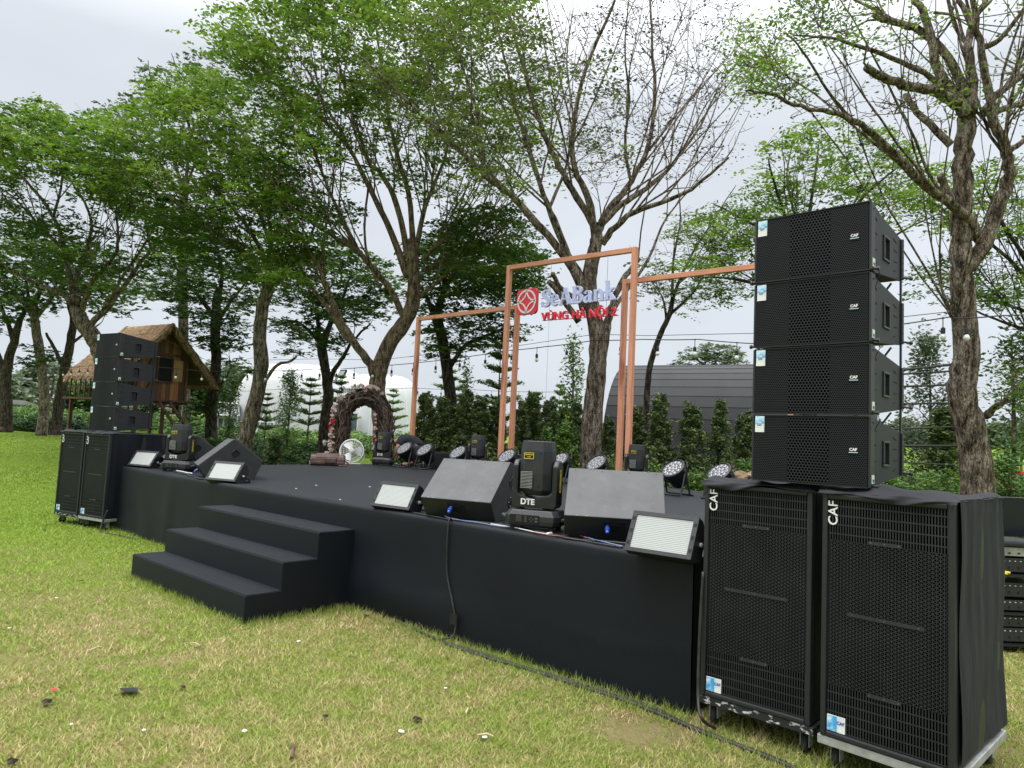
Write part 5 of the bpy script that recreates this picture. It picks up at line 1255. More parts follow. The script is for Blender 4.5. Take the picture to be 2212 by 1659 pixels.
# ------------------------------------------------------------------ the rain trees
def z(ox, s, pts, oy=0): return [(ox+x*s, oy+y*s) for x, y in pts]
c2 = lambda pts: z(689, .4466, pts)
c3 = lambda pts: z(1464, .4466, pts)
c1 = lambda pts: z(0, .4466, pts)
tree('rain_tree', 'rough barked tree rising right behind the near speaker stack, with sawn branch stubs', 8.8, [
    ([(2112, 1075), (2108, 1000), (2095, 930), (2078, 870), (2082, 800), (2086, 740), (2080, 660), (2077, 590), (2078, 530)], .19, .12, 0),
    (c3([(1372, 1190), (1378, 1000), (1385, 760), (1392, 620), (1400, 540)]), .118, .1, .1),
    (c3([(1400, 1290), (1480, 1190), (1555, 1010), (1600, 870), (1592, 740), (1535, 600), (1500, 420), (1460, 200), (1430, 0), (1420, -150), (1440, -360), (1400, -560)]), .105, .012, -.3),
    (c3([(1490, 1200), (1400, 1060), (1320, 985), (1180, 880), (1050, 745), (950, 650), (860, 592), (740, 540), (600, 520), (450, 452), (330, 440)]), .075, .012, -1.2),
    (c3([(860, 592), (780, 510), (700, 400), (600, 240), (520, 160)]), .028, .008, -1.4),
    (c3([(1400, 560), (1340, 480), (1262, 350), (1210, 120), (1150, 0), (1120, -120), (1060, -330), (980, -520)]), .085, .012, .5),
    (c3([(1350, 505), (1280, 450), (1200, 430), (1060, 402), (980, 370), (912, 325)]), .075, .042, -.7),
    (c3([(1290, 440), (1220, 370), (1080, 300), (900, 230), (800, 200), (700, 180), (560, 170)]), .045, .008, -1.),
    (c3([(1395, 470), (1340, 330), (1180, 150), (1050, 110), (950, 70)]), .06, .04, .6),
    (c3([(1050, 108), (980, 60), (860, 0), (780, -40)]), .03, .01, .9),
    (c3([(1410, 540), (1425, 400), (1400, 250), (1430, 120), (1500, -20), (1580, -200), (1640, -420)]), .08, .012, .2),
    (c3([(1430, 130), (1360, 0), (1330, -80), (1260, -300)]), .04, .01, .3),
    (c3([(1480, 545), (1540, 460), (1620, 400), (1720, 330), (1860, 200), (1950, 20)]), .06, .012, .6),
    (c3([(1510, 550), (1600, 520), (1720, 490), (1880, 420), (2000, 300)]), .05, .01, .2),
    (c3([(1470, 230), (1560, 190), (1660, 60), (1720, 0), (1820, -160)]), .04, .01, -.4),
    (c3([(1590, 730), (1650, 700), (1720, 640), (1860, 540), (1960, 400)]), .045, .01, .3),
    (c3([(1240, 60), (1330, 80), (1280, 160), (1230, 220)]), .018, .01, .2),
    (c3([(1330, 985), (1290, 900), (1270, 850)]), .05, .048, -.1),
    (c3([(1320, 700), (1220, 600), (1140, 520), (1100, 460)]), .05, .035, .5),
    ([(2062, 690), (2055, 683), (2050, 672)], .03, .02, -.1),
    ([(2130, 900), (2150, 880), (2180, 860)], .05, .028, -.3),
    ], [
    ([(1585, 60), (1700, 0), (1830, -60), (1930, 0), (1900, 90), (1760, 120), (1700, 190), (1600, 220)], 40, 1.1, .2, 90, 'leaf'),
    ([(1900, 40), (2000, 10), (2212, 100), (2230, 300), (2120, 330), (2060, 230), (1960, 160)], 18, 1.0, .2, 40, 'leaf'),
    ([(2130, 780), (2200, 760), (2225, 850), (2180, 900), (2140, 880)], 8, .3, .18, 70, 'leaf'),
    ([(1640, 220), (1800, 140), (2040, 160), (2060, 300), (1900, 260), (1700, 260)], 26, 1.0, .2, 14, 'leaf_sparse'),
    ([(1800, -50), (1950, -260), (2250, -260), (2420, -60), (2380, 160), (2240, 200), (2220, -40)], 60, 1.2, .3, 70, 'leaf'),
    ], bark='bark', seed=11, twig=4, sec=6, lsize=.042)
tree('rain_tree', 'half bare tree with forked trunk straight behind the hanging sign', 13.0, [
    ([(1276, 985), (1279, 900), (1288, 820), (1292, 770), (1286, 700), (1272, 620), (1280, 560), (1288, 520)], .195, .115, 0),
    ([(1296, 790), (1308, 720), (1318, 670), (1342, 610), (1380, 560)], .105, .045, .5),
    (c2([(1345, 1200), (1335, 1100), (1250, 955), (1160, 800), (1090, 650), (1010, 400), (960, 220), (900, 0), (880, -120)]), .085, .02, .8),
    (c2([(1340, 1160), (1300, 950), (1240, 820), (1228, 650), (1290, 330), (1400, 80), (1440, -40)]), .08, .015, -1.),
    (c2([(1345, 1130), (1410, 1000), (1510, 880), (1600, 680), (1625, 420), (1610, 150), (1600, -80)]), .08, .015, .6),
    (c2([(1370, 1180), (1440, 1090), (1560, 1010), (1740, 950), (1860, 870), (1980, 760)]), .07, .02, -.9),
    (c2([(1360, 1090), (1460, 990), (1570, 920), (1660, 850), (1740, 760), (1850, 600), (1930, 420)]), .07, .015, .8),
    (c2([(1290, 1500), (1230, 1300), (1060, 1090), (920, 940), (805, 850), (650, 690), (500, 560), (310, 380), (150, 225)]), .095, .015, -1.2),
    (c2([(1265, 1340), (1180, 1180), (1110, 1010), (1070, 900), (1000, 680), (940, 480), (880, 200), (820, -20)]), .075, .015, .6),
    (c2([(805, 850), (780, 650), (740, 450), (640, 200), (560, 50)]), .03, .008, -1.2),
    (c2([(650, 690), (560, 520), (520, 300), (450, 120)]), .025, .008, .2),
    (c2([(1110, 1010), (1190, 820), (1230, 600), (1200, 300), (1230, 40)]), .035, .01, 1.2),
    (c2([(1510, 880), (1480, 700), (1500, 480), (1480, 250), (1500, 0)]), .035, .01, -.8),
    (c2([(1260, 1560), (1180, 1440), (1110, 1360)]), .06, .048, -.2), (c2([(1230, 1440), (1160, 1380), (1130, 1320)]), .045, .04, -.3),
    (c2([(1300, 1360), (1240, 1300), (1160, 1100), (1090, 960)]), .05, .03, -.5),
    ([(1318, 680), (1345, 640), (1400, 560), (1440, 470), (1500, 400)], .05, .01, .8),
    ], [
    ([(770, 120), (880, 30), (1000, -60), (1110, -60), (1180, 60), (1170, 240), (1160, 400), (1080, 430), (960, 330), (860, 260)], 150, 1.6, .32, 62, 'leaf_sparse'),
    ([(1150, -60), (1640, -80), (1660, 120), (1600, 300), (1560, 420), (1420, 440), (1260, 400), (1180, 300)], 130, 1.7, .3, 0, 'leaf_dry'),
    ([(1180, 40), (1600, 0), (1640, 160), (1560, 330), (1400, 400), (1230, 330)], 110, 1.6, .5, 26, 'leaf_dry'),
    ([(1130, 120), (1330, 120), (1400, 260), (1340, 430), (1220, 420), (1140, 300)], 34, 1.3, .28, 45, 'leaf_sparse'),
    ], bark='bark', seed=22, twig=3, sec=5, lsize=.07)
tree('rain_tree', 'big spreading tree behind the vine arch, its limbs fanning out low over the stage', 17.0, [
    ([(826, 975), (822, 900), (815, 840), (822, 790), (845, 735), (878, 690), (893, 640), (893, 590), (890, 545)], .215, .15, 0),
    ([(815, 838), (800, 790), (765, 741), (735, 690), (716, 648), (700, 605), (689, 572), (655, 520), (600, 440), (540, 350)], .12, .025, -1.0),
    ([(765, 741), (742, 720), (705, 660), (660, 600), (620, 520), (560, 455), (480, 410)], .075, .015, 1.3),
    (c2([(410, 1530), (330, 1380), (200, 1230), (110, 1170), (0, 1100), (-120, 1010), (-260, 830)]), .085, .02, -1.3),
    (c2([(430, 1340), (350, 1120), (240, 900), (150, 720), (50, 540), (-60, 330)]), .1, .02, .8),
    (c2([(430, 1250), (380, 1000), (300, 840), (240, 780), (180, 600), (100, 330), (60, 100)]), .085, .015, -1.5),
    (c2([(450, 1240), (445, 1000), (380, 750), (330, 520), (290, 250), (260, 0)]), .085, .015, 1.5),
    (c2([(470, 1230), (500, 1050), (545, 920), (620, 720), (640, 500), (700, 300)]), .075, .015, .4),
    (c2([(500, 1260), (600, 1160), (760, 1060), (900, 1000), (1020, 900)]), .065, .015, -1.2),
    (c2([(500, 1310), (640, 1240), (800, 1170), (960, 1130)]), .06, .015, .9),
    (c2([(480, 1440), (600, 1340), (750, 1220), (860, 1130), (940, 1060)]), .055, .015, -2.),
    (c2([(545, 920), (560, 780), (620, 640), (800, 480)]), .04, .01, 1.5),
    (c2([(240, 900), (220, 1100), (240, 1260), (300, 1400)]), .03, .03, -.5),
    (c2([(150, 720), (40, 600), (-100, 480), (-260, 380)]), .05, .01, -1.6),
    (c2([(200, 1230), (60, 950), (0, 800), (-80, 600), (-200, 420)]), .045, .01, -2.2),
    ], [
    ([(450, 60), (500, -10), (640, -110), (900, -140), (1120, -100), (1090, 60), (960, 120), (850, 200), (760, 330), (640, 360), (560, 260), (500, 160)], 250, 2.2, .5, 108, 'leaf'),
    ([(700, 250), (900, 150), (1130, 160), (1180, 300), (1140, 420), (1000, 440), (860, 400), (720, 420)], 85, 2.0, .46, 85, 'leaf'),
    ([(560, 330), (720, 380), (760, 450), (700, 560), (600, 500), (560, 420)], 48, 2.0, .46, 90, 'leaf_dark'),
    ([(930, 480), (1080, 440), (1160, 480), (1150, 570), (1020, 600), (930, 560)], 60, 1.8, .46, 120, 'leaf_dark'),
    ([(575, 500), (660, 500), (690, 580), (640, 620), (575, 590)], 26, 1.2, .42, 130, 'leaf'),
    ], bark='bark_warm', seed=33, twig=1, lsize=.095)
tree('rain_tree', 'leaning tree left of the vine arch, its slim trunk bending right above the stage', 20.0, [
    ([(520, 1000), (533, 935), (553, 860), (564, 790), (561, 720), (568, 660), (582, 610), (590, 585)], .235, .15, 0),
    ([(556, 860), (575, 820), (600, 788), (625, 782), (640, 770)], .06, .03, -.6),
    (c1([(1290, 1400), (1230, 1270), (1130, 1190), (1000, 1090), (870, 1000), (720, 860)]), .1, .02, -1.4),
    (c1([(1300, 1390), (1290, 1280), (1200, 1100), (1080, 960), (950, 800), (800, 640)]), .09, .02, .8),
    (c1([(1320, 1370), (1330, 1260), (1270, 1080), (1180, 860), (1060, 700), (880, 560)]), .085, .015, 2),
    (c1([(1330, 1380), (1400, 1290), (1460, 1230), (1520, 1100), (1560, 950)]), .085, .02, -1),
    (c1([(1290, 1400), (1200, 1200), (1000, 1140), (850, 1090), (700, 980), (560, 760)]), .06, .012, -2.4),
    (c1([(1300, 1350), (1310, 1100), (1240, 800), (1120, 560), (960, 440)]), .06, .012, 1),
    (c1([(1320, 1340), (1400, 1100), (1380, 850), (1320, 600)]), .06, .012, -.8),
    ], [
    ([(222, 250), (290, 225), (330, 175), (400, 150), (480, 150), (540, 220), (600, 320), (660, 430), (640, 520), (560, 500), (470, 450), (380, 420), (290, 370)], 205, 2.4, .56, 100, 'leaf'),
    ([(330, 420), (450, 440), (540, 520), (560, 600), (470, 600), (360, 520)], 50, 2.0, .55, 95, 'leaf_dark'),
    ([(590, 700), (640, 690), (670, 740), (620, 780)], 8, .6, .3, 50, 'leaf_dark'),
    ], bark='bark', seed=44, twig=1, lsize=.11)
tree('rain_tree', 'wide tree with many upright limbs behind the far left speaker stack', 24.0, [
    ([(232, 900), (228, 840), (222, 780), (205, 735), (180, 700), (170, 680)], .32, .22, 0),
    (c1([(380, 1520), (310, 1430), (190, 1380), (80, 1320), (-40, 1240)]), .11, .03, -1.5),
    (c1([(375, 1500), (345, 1380), (310, 1210), (260, 1050), (130, 880), (20, 790)]), .12, .03, .8),
    (c1([(385, 1480), (370, 1350), (420, 1200), (440, 1050), (360, 900), (280, 760)]), .1, .02, 1.8),
    (c1([(400, 1500), (430, 1380), (520, 1280), (570, 1190), (560, 1000), (520, 850)]), .1, .02, -.8),
    (c1([(440, 1570), (560, 1440), (650, 1310), (730, 1210), (810, 1150), (900, 1080)]), .11, .02, .6),
    (c1([(730, 1210), (705, 1080), (690, 950), (640, 820)]), .05, .012, -.8),
    (c1([(500, 1500), (600, 1330), (700, 1180), (760, 1050), (740, 900)]), .06, .015, -1.4),
    (c1([(310, 1210), (200, 1100), (60, 950), (-60, 880)]), .06, .015, -1.6),
    (c1([(260, 1050), (300, 860), (260, 700), (180, 600)]), .05, .012, 1.2),
    ], [
    ([(-60, 260), (20, 235), (90, 215), (150, 245), (210, 250), (290, 320), (360, 400), (420, 500), (400, 560), (300, 470), (180, 420), (60, 400), (-60, 380)], 210, 2.8, .64, 115, 'leaf'),
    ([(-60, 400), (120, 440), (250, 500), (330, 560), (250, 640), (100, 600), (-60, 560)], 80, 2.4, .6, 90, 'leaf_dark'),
    ], bark='bark', seed=55, twig=1, lsize=.13)
tree('rain_tree', 'tree on the lawn edge at the far left with a pale straight trunk', 38.0, [
    ([(88, 944), (96, 880), (94, 820), (84, 750), (76, 700), (72, 660)], .28, .2, 0),
    ([(74, 690), (40, 640), (-10, 600), (-60, 560)], .14, .03, -2), ([(74, 670), (90, 600), (70, 540), (40, 480)], .14, .03, 1), ([(76, 690), (130, 620), (180, 570), (220, 520)], .13, .03, 1),
    ([(96, 880), (112, 850), (118, 800)], .1, .05, 1)],
    [([(-50, 500), (60, 470), (170, 500), (230, 560), (200, 640), (120, 660), (40, 640), (-50, 660)], 100, 2.6, .85, 100, 'leaf_dark'),
     ([(30, 740), (75, 730), (115, 760), (100, 790), (40, 790)], 9, 1, .5, 70, 'leaf_dark')], bark='bark', seed=66, lsize=.19)
tree('rain_tree', 'dark leaning tree just left of the thatched hut', 40.0, [
    ([(122, 920), (130, 860), (140, 800), (150, 750), (158, 700), (160, 670)], .3, .18, 0),
    ([(142, 800), (120, 760), (100, 720)], .14, .07, 1), ([(160, 680), (200, 620), (240, 570)], .13, .03, 1), ([(158, 690), (140, 630), (120, 580)], .13, .03, -2), ([(150, 745), (185, 720), (215, 700)], .1, .04, 2)],
    [([(80, 560), (200, 520), (330, 540), (360, 620), (260, 680), (180, 650), (100, 650)], 80, 3, .9, 95, 'leaf_dark')], bark='bark_dark', seed=67, lsize=.2)
tree('rain_tree', 'tree cut by the left edge of the view, forking low', 40.0, [
    ([(12, 918), (14, 870), (12, 830), (18, 780), (30, 740), (40, 700)], .34, .18, 0),
    ([(14, 830), (0, 780), (-20, 720)], .2, .1, 0), ([(30, 740), (10, 680), (-10, 620)], .16, .05, 1), ([(40, 700), (60, 640), (50, 580)], .15, .04, -1)],
    [([(-60, 560), (40, 540), (100, 600), (90, 680), (30, 700), (-60, 720)], 60, 2.6, .85, 90, 'leaf_dark')], bark='bark_dark', seed=68, lsize=.2)
tree('rain_tree', 'dark trunked tree right of the thatched hut, low tufts of leaves on its trunk', 32.0, [
    ([(457, 950), (456, 890), (463, 830), (467, 780), (464, 730), (466, 680), (470, 640)], .27, .19, 0),
    ([(466, 690), (430, 640), (390, 590), (360, 540)], .13, .03, -1.5), ([(468, 660), (480, 600), (470, 540), (440, 480)], .13, .03, 1), ([(466, 700), (500, 650), (540, 600)], .12, .03, 1), ([(463, 845), (485, 820), (500, 790)], .08, .04, -1)],
    [([(330, 520), (460, 460), (560, 540), (580, 640), (500, 690), (400, 680), (340, 620)], 130, 2.6, .75, 110, 'leaf_dark'),
     ([(400, 700), (470, 680), (530, 700), (540, 730), (480, 750), (410, 740)], 22, 1.5, .6, 100, 'leaf_dark'),
     ([(430, 850), (500, 840), (520, 870), (480, 890), (435, 880)], 8, .8, .5, 90, 'leaf_dark'), ([(490, 770), (530, 765), (535, 800), (495, 810)], 5, .6, .45, 80, 'leaf')], bark='bark_dark', seed=77, lsize=.16)
tree('rain_tree', 'straight forked tree between the leaning tree and the vine arch', 26.0, [
    ([(699, 962), (703, 910), (709, 860), (706, 820), (700, 780), (696, 745)], .21, .16, 0),
    ([(700, 790), (690, 740), (688, 700), (680, 650), (650, 600)], .15, .03, 1), ([(708, 830), (722, 800), (742, 770), (760, 740), (800, 700)], .12, .03, -1.2), ([(697, 750), (715, 690), (740, 640), (760, 590)], .13, .03, .8), ([(690, 740), (650, 700), (610, 690)], .08, .02, -1)],
    [([(590, 560), (700, 500), (820, 560), (850, 640), (800, 690), (700, 680), (600, 660)], 110, 2.3, .62, 110, 'leaf_dark'),
     ([(580, 670), (690, 690), (760, 730), (740, 760), (640, 740)], 20, 1.5, .5, 90, 'leaf_dark')], bark='bark_dark', seed=88, lsize=.14)
tree('rain_tree', 'dark tree inside the left timber gateway, with flat tiers of leaves', 22.0, [
    ([(977, 925), (974, 870), (967, 810), (960, 761), (951, 712), (940, 679)], .2, .15, 0),
    ([(975, 790), (1005, 746), (1053, 724), (1090, 709)], .08, .03, -1.0), ([(942, 690), (920, 640), (890, 590)], .1, .03, 1), ([(940, 680), (970, 610), (1020, 560), (1080, 530)], .12, .03, .8), ([(945, 690), (960, 600), (950, 530)], .1, .03, -1), ([(960, 640), (1030, 620), (1120, 600)], .07, .02, -1.4)],
    [([(880, 540), (1000, 480), (1130, 520), (1170, 600), (1120, 650), (1000, 640), (900, 640)], 110, 2.0, .55, 120, 'leaf_dark'),
     ([(900, 650), (1000, 650), (1120, 660), (1130, 730), (1030, 750), (960, 770), (910, 750)], 46, 1.6, .46, 110, 'leaf_dark')], bark='bark_dark', seed=99, lsize=.125)
tree('rain_tree', 'tree hidden behind the near speaker stack, feathery branches fanning above it', 17.0, [
    ([(1745, 1000), (1745, 850), (1742, 700), (1740, 620), (1738, 560)], .2, .14, 0),
    ([(1738, 580), (1710, 500), (1680, 420), (1660, 340)], .07, .015, -1), ([(1738, 570), (1745, 480), (1760, 380), (1770, 300)], .07, .015, 1), ([(1740, 600), (1680, 520), (1600, 470), (1540, 440)], .06, .015, .8),
    ([(1740, 580), (1800, 500), (1870, 420), (1940, 360)], .07, .015, -.8), ([(1742, 640), (1850, 560), (1950, 500), (2030, 460)], .06, .012, 1.2), ([(1742, 660), (1660, 620), (1560, 600), (1500, 600)], .06, .012, -1.2),
    ([(1738, 580), (1720, 480), (1700, 380), (1720, 280)], .05, .012, 1.8)],
    [([(1480, 590), (1500, 480), (1600, 400), (1660, 300), (1780, 250), (1900, 270), (2040, 340), (2010, 440), (1900, 500), (1760, 470), (1640, 500), (1560, 600)], 150, 1.8, .38, 75, 'leaf'),
     ([(1460, 480), (1620, 440), (1640, 620), (1560, 660), (1480, 600)], 34, 1.5, .36, 70, 'leaf')], bark='bark_dark', seed=111, twig=2, lsize=.09)
tree('rain_tree', 'tree standing beyond the right edge, thin leafy branches reaching in behind the big trunk', 14.0, [
    ([(2330, 1050), (2335, 900), (2330, 780), (2325, 700)], .22, .15, 0),
    ([(2325, 720), (2250, 640), (2180, 560), (2080, 480), (1990, 430)], .07, .01, .6), ([(2325, 710), (2240, 600), (2160, 470), (2120, 380)], .07, .01, -.8), ([(2325, 740), (2230, 680), (2120, 640), (2010, 610)], .06, .01, 1.2),
    ([(2325, 760), (2240, 720), (2150, 690), (2060, 650)], .05, .01, -.6), ([(2320, 690), (2280, 560), (2240, 420), (2230, 300)], .07, .02, 0)],
    [([(1975, 400), (2060, 360), (2200, 330), (2300, 360), (2300, 560), (2180, 520), (2080, 500), (1990, 480)], 64, 1.3, .32, 70, 'leaf'),
     ([(1975, 560), (2100, 540), (2300, 600), (2290, 700), (2150, 660), (2000, 640)], 50, 1.3, .32, 65, 'leaf')], bark='bark_dark', seed=122, twig=3, lsize=.08)
tree('rain_tree', 'slim dark tree leaning right, between the timber posts and the near stack', 19.0, [
    ([(1395, 900), (1400, 820), (1408, 775), (1428, 720), (1446, 680), (1452, 650)], .085, .065, 0),
    ([(1450, 655), (1470, 600), (1500, 540), (1545, 470), (1590, 400)], .055, .01, .5), ([(1446, 680), (1490, 640), (1520, 590), (1540, 520)], .05, .01, -.7), ([(1440, 690), (1430, 640), (1400, 600)], .04, .01, .6), ([(1452, 650), (1455, 560), (1470, 470), (1460, 380)], .045, .01, 1)],
    [([(1380, 560), (1480, 450), (1620, 440), (1640, 560), (1560, 640), (1480, 680), (1400, 640)], 56, 1.4, .36, 55, 'leaf_sparse')], bark='bark_dark', seed=133, twig=3, lsize=.09)
tree('background_tree', 'pale blurred tree top far behind the canopy at upper left', 46.0, [
    ([(400, 940), (398, 800), (395, 600), (400, 400)], .4, .2, 0), ([(400, 420), (360, 300), (330, 200), (320, 130)], .12, .02, 1), ([(400, 410), (410, 280), (390, 180), (370, 115)], .12, .02, -1), ([(400, 410), (450, 260), (460, 150)], .1, .02, 1), ([(400, 440), (330, 330), (250, 260), (225, 230)], .1, .02, -1)],
    [([(215, 260), (240, 215), (300, 160), (330, 110), (380, 100), (450, 120), (500, 90), (560, 130), (540, 220), (400, 240), (300, 270)], 60, 2, .7, 60, 'hazed_leaf')], bark='bark_dark', seed=144, lsize=.22, twig=1)
tree('background_tree', 'round hazy tree showing above the dark curved shed', 46.0, [
    ([(1545, 960), (1545, 860), (1546, 800)], .3, .2, 0), ([(1546, 820), (1510, 780), (1480, 765)], .1, .03, 0), ([(1546, 820), (1580, 770), (1600, 750)], .1, .03, 0)],
    [([(1455, 800), (1470, 765), (1510, 745), (1545, 735), (1590, 750), (1606, 785), (1600, 830), (1460, 830)], 56, 1.4, .6, 150, 'hazed_leaf')], bark='bark_dark', seed=155, lsize=.17)

# ------------------------------------------------------------------ small trees, conifers and shrubs
def px_tree_height(px, ytop, dep):
    p = PX(px, ytop, dep); g = gz(p.x, p.y); return Vector((p.x, p.y, g)), p.z-g
def make_conifer(seed, label):
    """unit conifer, 1 m tall, .36 m radius: upright sprays around a stem"""
    rs = np.random.default_rng(seed); t = thing('conifer', label, 'conifer', (0, 0, 0), 0, 'young conifers behind the stage')
    m = MB(); m.tube([(0, 0, -.05), (.01, 0, .4), (0, .01, .96)], [.022, .015, .004], 6); m.build('trunk', MAT['bark_dark'], t)
    C, T = [], []
    for i in range(170):
        h = rs.random()**.8*.985; rr = (.165*(1-h)**1.15+.008)*(.55+.6*rs.random())*(1+.25*math.sin(h*17+seed)); a = rs.random()*2*PI
        b = np.array([rr*math.cos(a), rr*math.sin(a), h]); out = np.array([math.cos(a)*.75, math.sin(a)*.75, .9]); L = (.035+.04*rs.random())*(.6+.5*(1-h))
        n = 70; u = rs.random(n)**.8; w = (.017*(1-u)+.007)*(.6+.6*(1-h))
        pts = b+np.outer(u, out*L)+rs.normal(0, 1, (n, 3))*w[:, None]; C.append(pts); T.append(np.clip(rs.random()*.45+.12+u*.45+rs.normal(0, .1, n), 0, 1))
    for i in range(50):
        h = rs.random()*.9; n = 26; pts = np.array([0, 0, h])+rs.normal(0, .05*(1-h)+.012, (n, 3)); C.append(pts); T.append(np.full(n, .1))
    C = np.concatenate(C); T = np.concatenate(T)
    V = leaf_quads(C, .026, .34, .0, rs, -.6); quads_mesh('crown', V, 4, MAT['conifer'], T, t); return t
cons = [make_conifer(201, 'pointed conifer, tallest of those against the dark curved shed'), make_conifer(202, 'bushy blunt topped conifer before the dark curved shed'), make_conifer(203, 'narrow conifer close beside the near speaker stack')]
CL = [(1427, 853, 13.2, 1.05, 0, None), (1495, 870, 13.0, 1.27, 1, None), (1557, 866, 13.2, 0.94, 2, None),
      (1612, 886, 13.4, 1.22, 1, 'conifer mostly hidden by the left side of the near speaker stack'), (1376, 880, 13.6, 1.15, 0, 'conifer directly behind the right pair of timber posts'),
      (1316, 900, 14.2, 1.0, 1, 'short conifer between the big trunk and the right timber posts'), (1247, 872, 15.0, 1.0, 2, 'conifer left of the big trunk behind the sign'),
      (1190, 858, 15.0, 1.1, 1, 'conifer standing between the sign wire and the big trunk'), (1152, 850, 15.5, 1.15, 0, 'pointed conifer right of the tall frame left post'),
      (1128, 868, 15.0, 1.0, 2, 'conifer close on the right of the tall frame left post'), (1040, 855, 15.5, 1.3, 1, 'broad conifer behind the middle moving head'), (1008, 843, 15.5, 1.1, 0, 'conifer right of the dark tree in the left gateway'),
      (958, 862, 15.5, 1.2, 2, 'conifer below the dark tree in the left gateway'), (921, 850, 15.5, 1.15, 0, 'leftmost dark conifer, beside the outer left post'), (985, 868, 16.0, 1.3, 1, 'conifer filling the hedge behind the left gateway'),
      (1072, 868, 15.8, 1.3, 0, 'conifer just left of the tall frame left post'), (2037, 872, 12.5, 1.35, 1, 'dark conifer between the near stack and the big right trunk'), (1218, 880, 16.5, 1.1, 0, 'set back conifer left of the big forked trunk')]
for i, (px, yt, dep, wk, ty, lab) in enumerate(CL):
    p, h = px_tree_height(px, yt, dep); s = cons[ty] if lab is None else copy_tree(cons[ty])
    s.location = p; s.scale = (h*wk, h*wk, h); s.rotation_euler = (0, 0, i*1.7)
    if lab: s['label'] = lab
def make_tier(seed, label):
    """unit young tree with flat tiers of branches, 1 m tall"""
    rs = np.random.default_rng(seed); rd = random.Random(seed); t = thing('tiered_tree', label, 'tree', (0, 0, 0), 0, 'young trees with tiered branches')
    m = MB(); m.tube([(0, 0, -.03), (.004, 0, .5), (0, 0, 1)], [.013, .009, .003], 6); C = []
    for k, h in enumerate((.42, .55, .67, .79, .89, .97)):
        Rr = (.27, .25, .21, .16, .11, .06)[k]; nb = 7
        for j in range(nb):
            a = 2*PI*j/nb+k*.6+rd.uniform(-.2, .2); L = Rr*rd.uniform(.7, 1.1); e = Vector((math.cos(a)*L, math.sin(a)*L, h+.05*L/.2+rd.uniform(-.01, .02)))
            m.tube([(0, 0, h), e], [.004, .002], 4); n = int(60+150*L/.25)
            u = rs.random(n)**.6; C.append(np.outer(u, np.array([e.x, e.y, e.z-h]))+np.array([0, 0, h+.008])+rs.normal(0, 1, (n, 3))*np.array([.022, .022, .006]))
    m.build('trunk', MAT['bark'], t); C = np.concatenate(C)
    quads_mesh('crown', leaf_quads(C, .026, .55, .8, rs), 4, MAT['shrub'], np.clip(.68+rs.normal(0, .2, len(C)), 0, 1), t); return t
tt = make_tier(301, 'tall tiered young tree in the gap between the left and central gateways')
TL = [(1082, 745, 24, .8, None), (972, 800, 27, .9, 'tiered young tree behind the left gateway, top above the conifers'), (673, 818, 30, .95, 'tiered young tree before the white tent, left of the forked trunk'),
      (736, 812, 31, .9, 'tiered young tree before the white tent, right of the forked trunk'), (579, 850, 30, .8, 'small tiered tree with a single umbrella of leaves by the leaning trunk'), (851, 842, 33, .8, 'thin tiered tree between the vine arch and the outer post'),
      (1210, 832, 26, .55, 'small tiered tree with a flat tuft left of the big trunk'), (1224, 856, 28, .7, 'lowest tiered tree close to the big forked trunk'), (414, 860, 34, 1.0, 'tiered young tree below the thatched eave'), (1000, 822, 30, .7, 'slender tiered tree right of the dark tree trunk'), (1160, 848, 30, .9, 'tiered tree behind the conifers inside the central gateway')]
for i, (px, yt, dep, wk, lab) in enumerate(TL):
    p, h = px_tree_height(px, yt, dep); s = tt if lab is None else copy_tree(tt); s.location = p; s.scale = (h*wk, h*wk, h); s.rotation_euler = (0, 0, i*1.1)
    if lab: s['label'] = lab
def leafy(name, label, px, yt, dep, wpx, mat='shrub', seed=1, clear=.35, lsize=.1, n=5200, cat='tree', group=None, ybase=None, light=0):
    """small tree or bush with an uneven oval crown on a thin stem"""
    rs = np.random.default_rng(seed); rd = random.Random(seed); p, h = px_tree_height(px, yt, dep); t = thing(name, label, cat, p, 0, group); r = wpx/2*dep/FPX
    m = MB(); m.tube([(0, 0, -.1), (.03, .02, h*.5), (0, 0, h*.93)], [.012*h+.012, .008*h+.01, .006], 7); C, T = [], []; nb = 34
    for k in range(nb):
        u = rd.random(); zz_ = h*(clear+(1-clear)*u); prof = math.sin(PI*min(1, .12+.83*u))**.6; rr = r*prof*rd.uniform(.35, 1.0); a = rd.random()*2*PI
        e = Vector((math.cos(a)*rr, math.sin(a)*rr, zz_)); m.tube([(0, 0, max(.1, zz_-rr*.9)), e*.5+Vector((0, 0, (zz_-rr*.5)*.5)), e], [.008*h*.5+.004, .006, .004], 4)
        c = max(1, n//nb); q = rs.normal(0, 1, (c, 3))*np.array([r*.2, r*.2, h*.05+.02])+np.array(e); C.append(q); T.append(np.clip(rd.uniform(.2, .75)+light+rs.normal(0, .13, c), 0, 1))
    m.build('trunk', MAT['bark'], t); C = np.concatenate(C); T = np.concatenate(T); quads_mesh('crown', leaf_quads(C, lsize, .5, .35, rs), 4, MAT[mat], T, t); return t
leafy('young_tree', 'young oval tree with airy leaves before the white tent', 629, 812, 27, 64, 'shrub', 401, .28, .10, 2600, light=.15)
leafy('young_tree', 'thin airy tree left of the slanting trunk before the glass pavilion', 503, 800, 30, 46, 'shrub', 402, .2, .12, 1500)
leafy('young_tree', 'pale leafy young tree hugging the left side of the big forked trunk', 1240, 745, 16, 50, 'shrub', 403, .5, .085, 1100, light=.4)
leafy('young_tree', 'slender young tree with a bright crown right of the dark tree', 1010, 790, 20, 40, 'shrub', 404, .45, .085, 800, light=.3)
